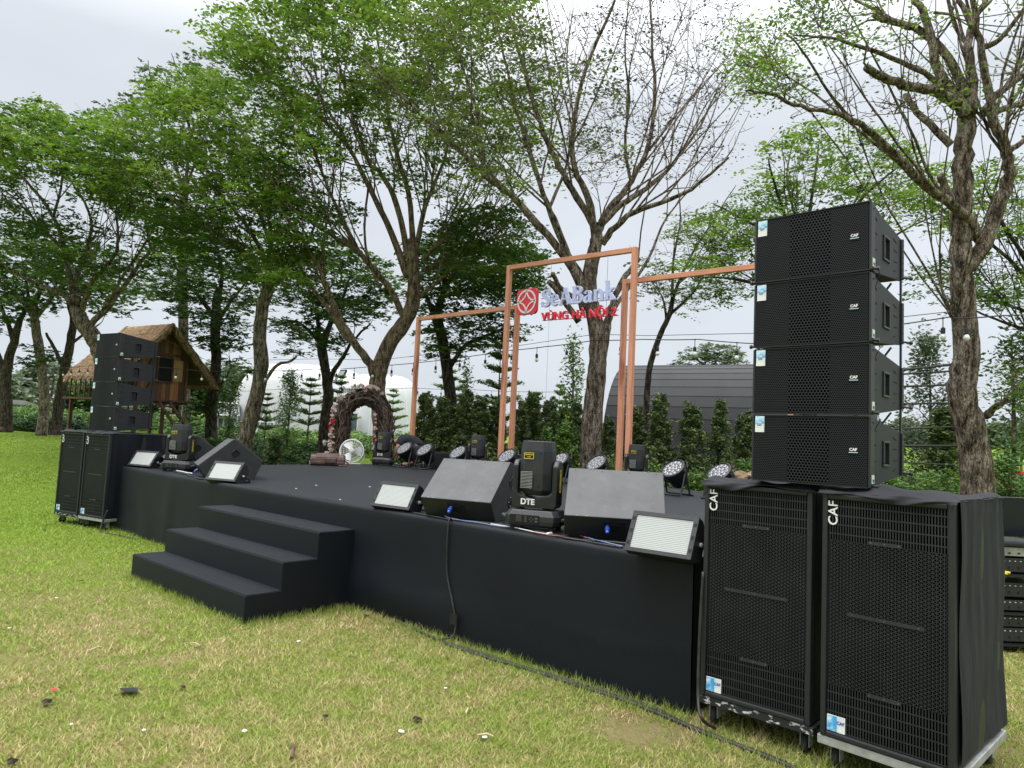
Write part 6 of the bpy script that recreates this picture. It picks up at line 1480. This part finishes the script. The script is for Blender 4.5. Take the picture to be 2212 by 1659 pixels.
leafy('young_tree', 'grey green bushy tree between the near stack and the big right trunk', 2008, 745, 18, 120, 'hazed_leaf', 405, .1, .11, 5200, light=.2)
leafy('young_tree', 'loose leafy tree right of the big right trunk, on the edge of the view', 2185, 700, 15, 110, 'shrub', 406, .35, .12, 1500)
leafy('young_tree', 'slender sapling at the right edge standing in the far field', 2204, 850, 32, 40, 'shrub', 407, .3, .13, 1200)
leafy('shrub', 'bright yellow green bush between the conifers and the big trunk', 1226, 925, 13.5, 50, 'shrub', 411, .1, .075, 4200, 'shrub', light=.3)
leafy('shrub', 'dark upright bush in the ground cover left of the bag', 594, 948, 19, 38, 'conifer', 412, .05, .1, 4500, 'shrub')
leafy('shrub', 'leafy vine-like shrub rising beside the sign wire', 1182, 930, 12.5, 26, 'shrub', 413, .1, .06, 1500, 'shrub')
leafy('shrub', 'yellow green shrub in front of the pale houses', 160, 888, 52, 46, 'shrub', 414, .1, .25, 1800, 'shrub', light=.3)
for i, (px, yt, dep, w, m_, lab) in enumerate(((1620, 1012, 11.0, 90, 'shrub', 'green bush right behind the paper bag'), (1560, 1030, 11.2, 90, 'shrub', 'low green bush behind the last par light'), (1497, 1030, 11.3, 80, 'shrub', 'low green bush right of the second last par light'),
        (1400, 1008, 11.8, 70, 'shrub', 'low bush behind the moving head by the posts'), (1320, 1003, 12.2, 70, 'shrub', 'low leafy bush at the foot of the big trunk'), (2035, 1010, 10.0, 110, 'shrub', 'low green bush behind the top of the near bass speakers'), (1925, 1040, 9.0, 90, 'shrub', 'small bush just right behind the near speaker stack'))):
    leafy('shrub', lab, px, yt, dep, w, m_, 420+i, .12, .055, 5200, 'shrub', 'low bushes behind the stage', light=.12)
# red flowering shrub at the right edge
fs_ = leafy('flowering_shrub', 'shrub with red flower spikes right of the big trunk', 2178, 992, 10.5, 110, 'shrub', 430, .2, .06, 3600, 'shrub')
for (a, b, c) in ((-.18, -.1, -.24), (-.1, -.15, -.36), (-.02, -.12, -.42), (.12, .0, -.2), (-.25, -.05, -.15)):
    m = MB(); h_ = px_tree_height(2178, 992, 10.5)[1]
    for k in range(14): m.lathe([(.006, 0), (.016, .008), (.01, .02)], 6, (a+random.uniform(-.08, .08), b+random.uniform(-.02, .02), h_+c+random.uniform(-.015, .015)))
    m.build('flower', MAT['red'], fs_)

def cover_patch(name, label, spots, n, hgt, mat, seed, size=.1, light=0, cat='ground cover'):
    """dense low plants over a quad on the lawn: spots = four ground points"""
    rs = np.random.default_rng(seed); A, B, C_, D_ = [np.array((p.x, p.y)) for p in spots]
    u, v = rs.random(n), rs.random(n); P = (A*(1-u)[:, None]+B*u[:, None])*(1-v)[:, None]+(D_*(1-u)[:, None]+C_*u[:, None])*v[:, None]
    bump = .55+.45*np.sin(P[:, 0]*1.3+seed)*np.sin(P[:, 1]*1.1+2)+.25*np.sin(P[:, 0]*3.1)*np.sin(P[:, 1]*2.7)
    zz_ = np.array([gz(a, b) for a, b in P]); h = hgt*np.clip(bump, .25, 1.3)*(.35+.65*rs.random(n)**.5)
    X = np.stack([P[:, 0], P[:, 1], zz_+h], 1); T = np.clip(.25+.35*np.sin(P[:, 0]*2.2)*np.sin(P[:, 1]*1.7)+.25*h/hgt+light+rs.normal(0, .14, n), 0, 1)
    tag(quads_mesh(name, leaf_quads(X, size, .5, .35, rs), 4, MAT[mat], T), label, cat, kind='stuff')
G = on_ground
cover_patch('ground_cover', 'dark green ground cover plants under the trees left of the stage', (G(395, 940, 21), G(730, 940, 19), G(760, 940, 34), G(380, 920, 38)), 60000, .62, 'ground_leaf', 501, .13)
cover_patch('ground_cover', 'low dark hedge strip across the lawn edge at the far left', (G(-60, 900, 43), G(170, 915, 41), G(230, 910, 52), G(-60, 890, 56)), 40000, .75, 'ground_leaf', 502, .2, -.1)
cover_patch('ground_cover', 'pale weedy bank behind the hut and tree trunks', (G(-60, 900, 56), G(560, 920, 42), G(620, 920, 60), G(-60, 890, 80)), 42000, 1.3, 'shrub', 503, .26, .05)
cover_patch('ground_cover', 'mixed bright low plants in front of the white tent', (G(560, 930, 34), G(900, 940, 32), G(920, 940, 46), G(560, 930, 46)), 26000, 1.0, 'shrub', 504, .18, .12)
cover_patch('ground_cover', 'tangled green plants in the bed behind the conifers', (G(880, 940, 17), G(1700, 980, 15), G(1800, 980, 24), G(860, 940, 28)), 50000, .9, 'ground_leaf', 505, .12, .05)
cover_patch('ground_cover', 'bushy green plants beyond the big trunk at the right', (G(1850, 1000, 13), G(2350, 1010, 13), G(2350, 1010, 26), G(1800, 1000, 26)), 42000, .8, 'shrub', 506, .12, 0)
def far_wood(name, label, line, n, mat, seed, size):
    rs = np.random.default_rng(seed); C, T = [], []
    for (px, yt, dep, w) in line:
        p, h = px_tree_height(px, yt, dep); r = w/2*dep/FPX; c = n
        for k in range(9):
            u = rs.random(); a = rs.random()*2*PI; rr = r*math.sqrt(rs.random())*math.sin(PI*min(1, .25+.7*u))
            q = rs.normal(0, 1, (c//9, 3))*np.array([r*.28, r*.28, h*.1])+np.array([p.x+rr*math.cos(a), p.y+rr*math.sin(a), p.z+h*(.15+.78*u)])
            C.append(q); T.append(np.clip(rs.random()*.7+.1+rs.normal(0, .1, len(q)), 0, 1))
    C = np.concatenate(C); T = np.concatenate(T); C[:, 2] = np.maximum(C[:, 2], .5)
    tag(quads_mesh(name, leaf_quads(C, size, .6, .3, rs), 4, MAT[mat], T), label, 'woodland', kind='stuff')
far_wood('far_wood', 'distant belt of trees closing the view behind the houses at the left', [(x, 800+18*math.sin(x*.05)+14*math.sin(x*.13), 95+10*math.sin(x), 75) for x in range(-120, 560, 36)], 3000, 'hazed_leaf', 511, .7)
far_wood('far_wood', 'distant trees between the white tent and the dark curved shed', [(x, 925+7*math.sin(x*.06), 100+8*math.sin(x), 60) for x in range(600, 1320, 34)], 1500, 'hazed_leaf', 512, .6)
far_wood('far_wood', 'hazy distant trees at the right edge beyond the field', [(x, 915+9*math.sin(x*.07), 110+8*math.sin(x), 70) for x in range(1620, 2420, 36)], 1900, 'hazed_leaf', 513, .7)
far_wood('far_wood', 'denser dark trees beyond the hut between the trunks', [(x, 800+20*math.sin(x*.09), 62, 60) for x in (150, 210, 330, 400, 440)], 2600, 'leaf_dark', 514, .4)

# ------------------------------------------------------------------ vine arch
def arch():
    p = on_ground(783, 950, 15.0); t = thing('vine_arch', 'deep arch woven from brown vines with pink, white and red flowers on its left side', 'arch', (p.x, p.y, p.z), R(56)); rd = random.Random(9)
    hw, top = .45, 2.42
    def centre(s):       # s 0..1 over the arch, returns point and outward normal in x,z
        L1 = top-.62; La = PI*hw; tot = 2*L1+La; d = s*tot
        if d < L1: return Vector((-hw, 0, d)), Vector((-1, 0, 0))
        if d < L1+La: a = (d-L1)/hw; return Vector((-hw*math.cos(a), 0, L1+hw*math.sin(a)*1.12)), Vector((-math.cos(a), 0, math.sin(a)))
        return Vector((hw, 0, max(0, tot-d))), Vector((1, 0, 0))
    m = MB()
    for i in range(900):
        s0 = rd.random(); ln = rd.uniform(.05, .13); ph = rd.random()*2*PI; rad_x, rad_y = .165*rd.uniform(.5, 1.2), .34*rd.uniform(.6, 1.1); tw = rd.uniform(-1.6, 1.6); pts = []
        w1, w2 = rd.uniform(0, 6), rd.uniform(12, 26)
        for k in range(7):
            s = min(1, max(0, s0+ln*(k/6-.5))); c, nn = centre(s); a = ph+tw*(k/6)
            q = c+nn*(rad_x*math.cos(a)+.02*math.sin(w2*k/6+w1))+Vector((0, rad_y*math.sin(a)+.025*math.cos(w2*k/6+w1), .015*math.sin(w2*k/6))); q.z = max(.0, q.z); pts.append(q)
        m.tube(pts, [.007]+[.0155]*5+[.006], 5)
    m.build('woven_vine', MAT['vine'], t, smooth=True)
    def flower(mb, c, r, mi):
        for k in range(9):
            a = rd.random()*2*PI; b = rd.uniform(-.3, 1.2); d = Vector((math.cos(a)*math.cos(b), math.sin(a)*math.cos(b), math.sin(b)))
            u = d.orthogonal().normalized(); v = d.cross(u); q = c+d*r*.5
            mb.add([q-u*r*.5, q+v*r*.45+d*r*.25, q+u*r*.5, q-v*r*.45+d*r*.2], [(0, 1, 2, 3)], mi); mb.add([c-u*r*.3, c+d*r*.9, c+u*r*.3], [(0, 1, 2)], mi)
    for s0, s1, cnt, mats_, off in ((.10, .36, 46, 'petal_pink', 0), (.04, .26, 26, 'petal_white', .1), (.36, .56, 44, 'petal_pink', 0), (.40, .52, 12, 'petal_white', 0), (.13, .2, 7, 'petal_red', 0), (.31, .36, 8, 'petal_red', 0), (.47, .52, 5, 'petal_red', 0), (.6, .78, 16, 'petal_pink', -1), (.62, .8, 6, 'petal_red', -1)):
        f = MB()
        for _ in range(cnt):
            s = rd.uniform(s0, s1); c, nn = centre(s); a = rd.uniform(-.9, .9) if off != -1 else rd.uniform(2.2, 3.6)
            flower(f, c+nn*((.22+off)*math.cos(a) if off != -1 else -.22)+Vector((0, -.36+rd.uniform(-.06, .28), rd.uniform(-.03, .03))), rd.uniform(.035, .065), 0)
        f.build('flower_cluster', MAT[mats_], t)
arch()

# ------------------------------------------------------------------ hut, tents, houses, shed
def hut():
    dep = 30.0; pk = PX(360.6, 700, dep); g0 = gz(pk.x, pk.y); az = math.atan2(AF.y, AF.x)-PI/2
    a_view = math.atan2(pk.y, pk.x)-PI/2
    t = thing('thatched_hut', 'small wooden hut on stilts with a shaggy thatched roof, behind the far left speaker stack', 'hut', (pk.x, pk.y, g0), a_view+R(33)); H = pk.z-g0
    # local: front gable in the plane y=0 facing -Y, ridge along +Y
    zf = PX(380, 866, dep).z-g0; hw = 1.06; Lh = 2.5; ez = H-2.25; eh = 2.25; ov = .38; wt = H-.32-(hw*2.05/eh)
    def roofz(x): return H-.3-abs(x)*(2.05/eh)
    w = MB(); w.prism([(-hw, zf), (hw, zf), (hw, roofz(hw)-.05), (0, H-.25), (-hw, roofz(hw)-.05)], (0, .05), 'Y')
    # window opening is a flat panel, its inner shade painted black, with a shutter
    w.build('front_wall', MAT['planks'], t)
    s = MB(); s.box((hw-.026, Lh/2+.05, (zf+roofz(hw))/2-.03), (.05, Lh, roofz(hw)-zf-.08)); s.box((-hw+.026, Lh/2+.05, (zf+roofz(hw))/2-.03), (.05, Lh, roofz(hw)-zf-.08))
    s.build('side_wall', MAT['darkwood'], t)
    wd = MB(); wd.box((.08, -.012, zf+1.28), (.62, .03, .98)); wo_ = wd.build('window_opening', MAT['void'], t)
    fr = MB(); fr.box((.08, -.03, zf+1.80), (.72, .05, .07)); fr.box((.08, -.03, zf+.76), (.72, .05, .07)); fr.box((-.26, -.03, zf+1.28), (.06, .05, .96)); fr.box((.42, -.03, zf+1.28), (.06, .05, .96)); fr.build('window_frame', MAT['darkwood'], wo_)
    sh = MB(); sh.box((.66, -.05, zf+1.28), (.42, .03, .9)); sh.build('shutter', M_noise('pale_plank', (.3, .16, .06), (.42, .25, .1), 4, .7, stretch=(6, 6, .6)), t)
    b = MB(); b.box((0, -.03, zf+1.93), (2*hw+.1, .07, .09)); b.box((0, -.1, zf-.02), (2*hw+.3, .3, .08)); b.box((hw+.01, -.03, (zf+roofz(hw))/2), (.1, .1, roofz(hw)-zf)); b.box((-hw-.01, -.03, (zf+roofz(hw))/2), (.1, .1, roofz(hw)-zf)); b.build('corner_post', MAT['darkwood'], t)
    bk = MB(); bk.box((hw+.55, Lh*.5, (zf+1.0+ez)/2), (1.0, .05, ez-zf-.9)); bk.build('side_screen', MAT['darkwood'], t)
    fl = MB(); fl.box((0, Lh/2, zf-.1), (2*hw+.2, Lh+.3, .08)); fl.box((-hw-.7, Lh/2+.2, zf-.1), (1.2, Lh+.6, .08)); fl.build('floor', MAT['darkwood'], t)
    for (x, y) in ((-hw, 0), (hw*.2, .1), (hw, Lh*.9), (-hw, Lh), (-hw-1.2, .2), (-hw-1.2, Lh), (-hw-.6, .1)):
        l = MB(); l.box((x, y, (zf-.14)/2-.1), (.12, .12, zf-.14+.2)); l.build('stilt', MAT['darkwood'], t)
    r = MB()
    for x in (-hw-1.28, ): r.box((x, Lh/2, zf+.75), (.06, Lh, .07)); r.box((x, Lh/2, zf+.35), (.04, Lh, .05))
    for k in range(8): r.box((-hw-1.28, Lh*k/7, zf+.38), (.05, .05, .78))
    r.box((-hw-.7, -.05, zf+.75), (1.2, .06, .07))
    for k in range(7): r.box((-hw-.15-k*.18, -.05, zf+.35), (.05, .05, .8))
    r.build('railing', MAT['darkwood'], t)
    ld = MB(); ld.tube([(hw*.3, -.2, zf-.1), (hw*1.2, -1.5, -.1)], .07, 6); ld.tube([(hw*.3-.5, -.2, zf-.1), (hw*1.2-.5, -1.5, -.1)], .07, 6)
    for k in range(7): u = (k+.5)/7; ld.tube([(hw*(.3+.9*u), -.2-1.3*u, (zf-.1)*(1-u)), (hw*(.3+.9*u)-.5, -.2-1.3*u, (zf-.1)*(1-u))], .035, 5)
    ld.build('ladder', MAT['darkwood'], t)
    # roof: boards below, thick thatch of many reed bundles above
    u = MB(); y0, y1 = -ov, Lh+ov
    for sx in (-1, 1): u.add([(0, y0+.06, H-.225), (sx*eh*.95, y0+.06, ez-.125), (sx*eh*.95, y1, ez-.125), (0, y1, H-.225), (0, y0+.06, H-.26), (sx*eh*.95, y0+.06, ez-.16), (sx*eh*.95, y1, ez-.16), (0, y1, H-.26)], [(0, 1, 2, 3), (7, 6, 5, 4), (0, 4, 5, 1), (2, 6, 7, 3), (1, 5, 6, 2)])
    u.build('roof_boards', MAT['darkwood'], t)  # dark wood colour on grey boards paints in the shade under the eaves
    th = MB(); rd = random.Random(4)
    for sx in (-1, 1): th.add([(0, y0, H), (sx*eh, y0, ez), (sx*eh, y1, ez), (0, y1, H), (0, y0, H-.22), (sx*eh*.97, y0, ez-.16), (sx*eh*.97, y1, ez-.16), (0, y1, H-.22)], [(0, 1, 2, 3), (7, 6, 5, 4), (0, 4, 5, 1), (2, 6, 7, 3), (1, 5, 6, 2)])
    for i in range(5200):
        sx = rd.choice((-1, 1)); v = rd.random()**.8; y = rd.uniform(y0-.08, y1+.08)
        if rd.random() < .3: y = rd.choice((y0, y1))+rd.uniform(-.12, .08)
        x0 = sx*eh*v; z0 = H-(H-ez)*v+.02; L = rd.uniform(.25, .6)*(1.0 if v < .85 else .8); e = v+L/3.1
        x1 = sx*eh*min(e, 1.09); z1 = H-(H-ez)*e+rd.uniform(-.02, .07)-(.12 if e > 1 else 0); y_ = y+rd.uniform(-.1, .1); w_ = rd.uniform(.012, .03)
        th.add([(x0, y-w_, z0), (x0, y+w_, z0), (x1, y_+w_*.5, z1), (x1, y_-w_*.5, z1)], [(0, 1, 2, 3)])
    for i in range(2400):
        sx = rd.choice((-1, 1)); v = rd.random(); yb = y0 if rd.random() < .7 else y1; x0 = sx*eh*v; z0 = H-(H-ez)*v; L = rd.uniform(.28, .55); w_ = rd.uniform(.012, .03); f_ = rd.uniform(.25, .6); yy = yb+rd.uniform(-.1, .05)
        th.add([(x0-w_, yy, z0+.03), (x0+w_, yy, z0+.03), (x0+sx*L*f_+w_*.4, yy+rd.uniform(-.06, .02), z0-L), (x0+sx*L*f_-w_*.4, yy+rd.uniform(-.06, .02), z0-L)], [(0, 1, 2, 3)])
    for i in range(1100):
        sx = rd.choice((-1, 1)); y = rd.uniform(y0, y1); L = rd.uniform(.12, .34); w_ = rd.uniform(.01, .03); x0 = sx*eh*rd.uniform(.93, 1.02)
        th.add([(x0, y-w_, ez+.02), (x0, y+w_, ez+.02), (x0+sx*.06, y+w_*.4, ez-L), (x0+sx*.06, y-w_*.4, ez-L)], [(0, 1, 2, 3)])
    th.build('thatch', MAT['thatch'], t)
hut()
def dome(name, label, px, ytop, dep, rxp, ry, door=None):
    p, h = px_tree_height(px, ytop, dep); rx = rxp*dep/FPX; a = math.atan2(p.y, p.x)-PI/2
    t = thing(name, label, 'tent', p, a)
    def f(u, v):
        an = 2*PI*u; b = PI/2*v; c = max(0, math.cos(b))**.4; return (rx*math.cos(an)*c, ry*math.sin(an)*c, -.2+(h+.2)*math.sin(b)**.75)
    grid_mb(f, 64, 24).build('membrane', MAT['tent'], t, smooth=True)
    s = MB()
    for k in range(14):
        an = 2*PI*k/14; s.tube([(rx*math.cos(an)*math.cos(PI/2*v/10)**.4*1.004, ry*math.sin(an)*math.cos(PI/2*v/10)**.4*1.004, -.2+(h+.2)*math.sin(PI/2*v/10)**.75*1.002) for v in range(10)], .03, 5)
    s.build('seam', MAT['white'], t)
    return t, rx, h
t_, rx_, h_ = dome('dome_tent', 'large white dome tent behind the vine arch and tree trunks', 668, 792, 52, 150, 4.5)
t_, rx_, h_ = dome('dome_tent', 'white rounded tent with glazed door seen through the vine arch', 826, 812, 50, 88, 3.6)
d = MB(); d.box((-1.85, -3.55, 1.3), (.95, .5, 1.5)); do = d.build('door', MAT['white'], t_)
d = MB(); d.box((-2.07, -3.82, 1.3), (.36, .03, 1.3)); d.box((-1.62, -3.82, 1.3), (.36, .03, 1.3)); d.build('pane', MAT['glass'], do)
def pavilion():
    p, h = px_tree_height(578, 872, 44); a = math.atan2(p.y, p.x)-PI/2; t = thing('glass_pavilion', 'grey triangular glass pavilion with white frames left of the tent', 'pavilion', p, a)
    k = 44/FPX; m = MB(); m.prism([(-26*k, h), (2*k, h), (28*k, -.1), (-26*k, -.1)], (0, 2.5), 'Y'); m.build('glass_wall', MAT['frost'], t)
    f = MB()
    for A, B in (((-26*k, h), (2*k, h)), ((2*k, h), (28*k, 0)), ((2*k, h), (-26*k, 0)), ((-26*k, h*.52), (16*k, h*.52)), ((2*k, h), (4*k, 0)), ((8*k, h*.5), (14*k, 0)), ((20*k, h*.3), (16*k, 0))): f.tube([(A[0], -.03, A[1]), (B[0], -.03, B[1])], .045, 5)
    f.build('frame', MAT['white'], t)
    p, h = px_tree_height(492, 870, 46); t = thing('glass_pavilion', 'white trussed canopy with tall glass doors beside the slanting trunk', 'pavilion', p, a); k = 46/FPX
    m = MB(); m.box((0, 1.2, h*.82), (46*k, 2.4, h*.34)); m.build('canopy', MAT['frost'], t)
    w = MB(); w.box((0, 1.3, h*.3), (42*k, 2.0, h*.62)); w.build('wall', MAT['wallw'], t)
    for x in (-12, 0, 12): q = MB(); q.box((x*k, .27, h*.3), (8*k, .06, h*.52)); q.build('door', MAT['glass'], t)
    f = MB()
    for i in range(6): f.tube([((-23+i*8)*k, -.03, h*.65), ((-19+i*8)*k, -.03, h*.98), ((-15+i*8)*k, -.03, h*.65)], .05, 5)
    f.tube([(-23*k, -.03, h*.65), (23*k, -.03, h*.65)], .06, 5); f.tube([(-23*k, -.03, h*.985), (23*k, -.03, h*.985)], .06, 5); f.build('truss', MAT['white'], t)
pavilion()
def house(label, px0, px1, yt, dep, wins):
    pm, h = px_tree_height((px0+px1)/2, yt, dep); a = math.atan2(pm.y, pm.x)-PI/2; k = dep/FPX; w = (px1-px0)*k
    t = thing('low_house', label, 'house', pm, a, 'low pale houses behind the trees'); m = MB(); m.box((0, 2.5, h*.36), (w, 5, h*.8)); m.build('wall', MAT['wallw'], t)
    r = MB(); r.prism([(-w/2-.3, h*.74), (w/2+.3, h*.74), (w/2-.8, h), (-w/2+.8, h)], (-.4, 5.4), 'Y'); r.build('roof', MAT['roofg'], t)
    for i in range(wins):
        x = -w/2+(i+.5)*w/wins; q = MB(); q.box((x, -.03, h*.3), (w/wins*.45, .08, h*.42)); wi = q.build('window', MAT['glass'], t)
        f = MB(); f.box((x, -.09, h*.3), (.07, .04, h*.42)); f.box((x, -.09, h*.52), (w/wins*.5, .04, .07)); f.build('frame', MAT['white'], wi)
house('long pale house with grey roof behind the hut stilts', 140, 405, 866, 66, 9)
house('pale house with grey roof at the far left edge', -70, 62, 862, 70, 5)
def shed():
    # dark half-barrel shed of lapped sheets; long axis across the view
    dep = 26.0; A = on_ground(1296, 990, 25.2); B = on_ground(1880, 1010, 21.0); ax = (B-A); L = math.hypot(ax.x, ax.y); rz = math.atan2(ax.y, ax.x)
    zt = PX(1345, 789, 27.5).z; H = zt-A.z
    t = thing('curved_shed', 'long dark grey half-barrel shed of lapped sheets behind the conifers', 'shed', (A.x, A.y, A.z), rz); D = 2.6
    nrow = 13; m = MB()
    for i in range(nrow):
        a0, a1 = PI*.5*i/nrow*1.0, PI*.5*(i+1)/nrow
        def pt(a, out=0): return (D-(D+out)*max(0, math.cos(a))**.9, (H+out*.6)*math.sin(a)**.85 if a > 0 else 0)
        p0, p1 = pt(a0, .014), pt(a1, .0)
        for s0 in range(8):
            x0, x1 = L*s0/8, L*(s0+1)/8; m.add([(x0, p0[0], p0[1]), (x1, p0[0], p0[1]), (x1, p1[0], p1[1]), (x0, p1[0], p1[1])], [(0, 1, 2, 3)])
            pz = pt(a0, 0); m.add([(x0, p0[0], p0[1]), (x1, p0[0], p0[1]), (x1, pz[0], pz[1]), (x0, pz[0], pz[1])], [(3, 2, 1, 0)])
        # back half mirrored
        m.add([(0, 2*D-p0[0], p0[1]), (L, 2*D-p0[0], p0[1]), (L, 2*D-p1[0], p1[1]), (0, 2*D-p1[0], p1[1])], [(3, 2, 1, 0)])
    m.build('roof_sheet', MAT['tunnel'], t)
    e = MB()
    prof = [(D-D*max(0, math.cos(PI*.5*i/10))**.9, H*math.sin(PI*.5*i/10)**.85) for i in range(11)]; prof += [(2*D-a, b) for a, b in prof[-2::-1]]
    for x in (.02, L-.02): e.prism([(a, b) for a, b in prof], (x-.01, x+.01), 'X')
    e.build('end_wall', MAT['tunnel'], t)
shed()
def rails():
    a = PX(1930, 800, 12); t = thing('rail_fence', 'tall fence of dark horizontal rails left of the big right trunk', 'fence', on_ground(2000, 1000, 12))
    o = Vector(t.location)
    for (y0, y1, r_) in ((796, 784, .022), (806.5, 800, .016), (834, 830, .018), (872, 870, .018), (925, 921, .014), (963, 963, .02), (1000, 1006, .014)):
        m = MB(); A = PX(1850, y0+(y0-y1)*1.2, 12); B = PX(2085, y1, 12.0); m.tube([A-o, B-o], r_, 8); m.build('rail', MAT['black_rod'], t)
    for px in (1850, 2085):
        A = PX(px, 780, 12); g = gz(A.x, A.y); m = MB(); m.tube([Vector((A.x, A.y, g-.1))-o, A-o], .035, 8); m.build('post', MAT['black_rod'], t)
rails()
# floodlight on a pole behind the arch and lamp posts
def pole(name, label, px, yt, dep, r, head=False, mat='steel'):
    p, h = px_tree_height(px, yt, dep); t = thing(name, label, 'pole', p); m = MB(); m.tube([(0, 0, -.1), (0, 0, h)], r, 8); m.build('post', MAT[mat], t)
    if head:
        q = MB(); q.box((.15, -.1, h), (.55, .12, .34), rot=(R(-25), 0, 0)); q.build('lamp_head', MAT['plastic_grey'], t)
        q = MB(); q.box((.15, -.17, h-.03), (.48, .02, .28), rot=(R(-25), 0, 0)); q.build('lamp_glass', MAT['frost'], t)
pole('floodlight', 'small floodlight on a pole left of the vine arch top', 740, 806, 38, .035, True)
pole('flag_pole', 'thin black pole standing inside the vine arch', 815, 860, 22, .035, mat='black_rod')
pole('metal_post', 'pale thin post under the right eave of the hut', 396, 868, 34, .045)

# ------------------------------------------------------------------ string lights
def string_lights(label, anchors, sag, gap, seed, bulb_first=.3, rb=.037):
    P = [PX(*a) for a in anchors]; o = P[0].copy(); t = thing('string_lights', label, 'string lights', tuple(o), 0, 'festoon lights between the trees'); m = MB(); bulbs = []; acc = gap*(1-bulb_first)
    for i in range(len(P)-1):
        n = 16; L = (P[i+1]-P[i]).length; pts = []
        for k in range(n+1):
            u = k/n; q = P[i].lerp(P[i+1], u); q.z -= 4*sag*L*u*(1-u)*.25; pts.append(q)
        m.tube([q-o for q in pts], .008, 4, cap=False)
        for k in range(n):
            seg = (pts[k+1]-pts[k]).length
            while acc <= seg: bulbs.append(pts[k].lerp(pts[k+1], acc/seg)); acc += gap
            acc -= seg
    m.build('cord', MAT['cable'], t)
    so_ = None
    for q in bulbs[:100]:
        if so_ is None:
            s = MB(); s.tube([(0, 0, 0), (0, 0, -.13)], .006, 5); s.lathe([(.018, -.2), (.026, -.19), (.026, -.13), (.012, -.115)], 8); s.lathe([(.012, -.01), (.02, 0), (.012, .01)], 6)
            so_ = s.build('lamp_holder', MAT['cable'], t, loc=q-o)
            b = MB(); b.lathe([(.004, -.275), (.02, -.268), (rb, -.242), (.028, -.215), (.016, -.198)], 12); bo = b.build('bulb', MAT['bulb'], so_, smooth=True); continue
        c = so_.copy(); SC.collection.objects.link(c); c.parent = t; c.location = q-o; c2_ = bo.copy(); SC.collection.objects.link(c2_); c2_.parent = c
    return t
string_lights('festoon lights strung low from the far left trees past the hut to the leaning trunk', [(95, 796, 25), (222, 786, 22), (336, 792, 19), (458, 802, 19.8), (556, 800, 19.6)], .03, .66, 1)
string_lights('festoon lights from the leaning trunk to the big tree behind the arch', [(556, 800, 19.6), (678, 797, 18.4), (816, 790, 16.7)], .05, .72, 2, .5)
string_lights('festoon lights from the big tree behind the arch to the forked tree behind the sign', [(816, 790, 16.7), (906, 783, 15.8), (1096, 757, 14.2), (1177, 749, 13.4), (1285, 735, 12.7)], .03, .72, 3)
string_lights('festoon lights from the forked tree to the rough trunk at the right', [(1285, 735, 12.7), (1390, 733, 12.2), (1510, 733, 11.4), (1625, 742, 10.8), (1790, 720, 9.8), (2062, 683, 8.7)], .03, .72, 4)
string_lights('festoon lights leaving the rough right trunk towards the right edge', [(2062, 688, 8.6), (2160, 682, 8.3), (2300, 672, 8.2)], .05, .62, 5, .8)
string_lights('farther and lower festoon lights behind the left gateway', [(520, 845, 30), (640, 838, 30), (893, 838, 27), (1027, 842, 26), (1120, 846, 26), (1218, 846, 25)], .03, 1.0, 6, rb=.034)
for i, (a_, lab) in enumerate((([(160, 735, 24), (330, 720, 22), (470, 790, 21), (560, 770, 20)], 'slack black wire crossing in front of the hut roof'), ([(560, 778, 20), (690, 775, 18.5), (816, 778, 16.8), (905, 768, 15.8), (1098, 750, 14.2), (1285, 722, 12.8)], 'plain steel wire above the festoon lights in the middle'), ([(1285, 722, 12.8), (1400, 725, 12.2), (1625, 720, 11), (2062, 672, 8.8), (2300, 655, 8.4)], 'plain steel wire above the festoon lights at the right'))):
    m = MB(); m.tube([PX(*a) for a in a_], .005, 4); tag(m.build('guy_wire', MAT['cable']), lab, 'wire')
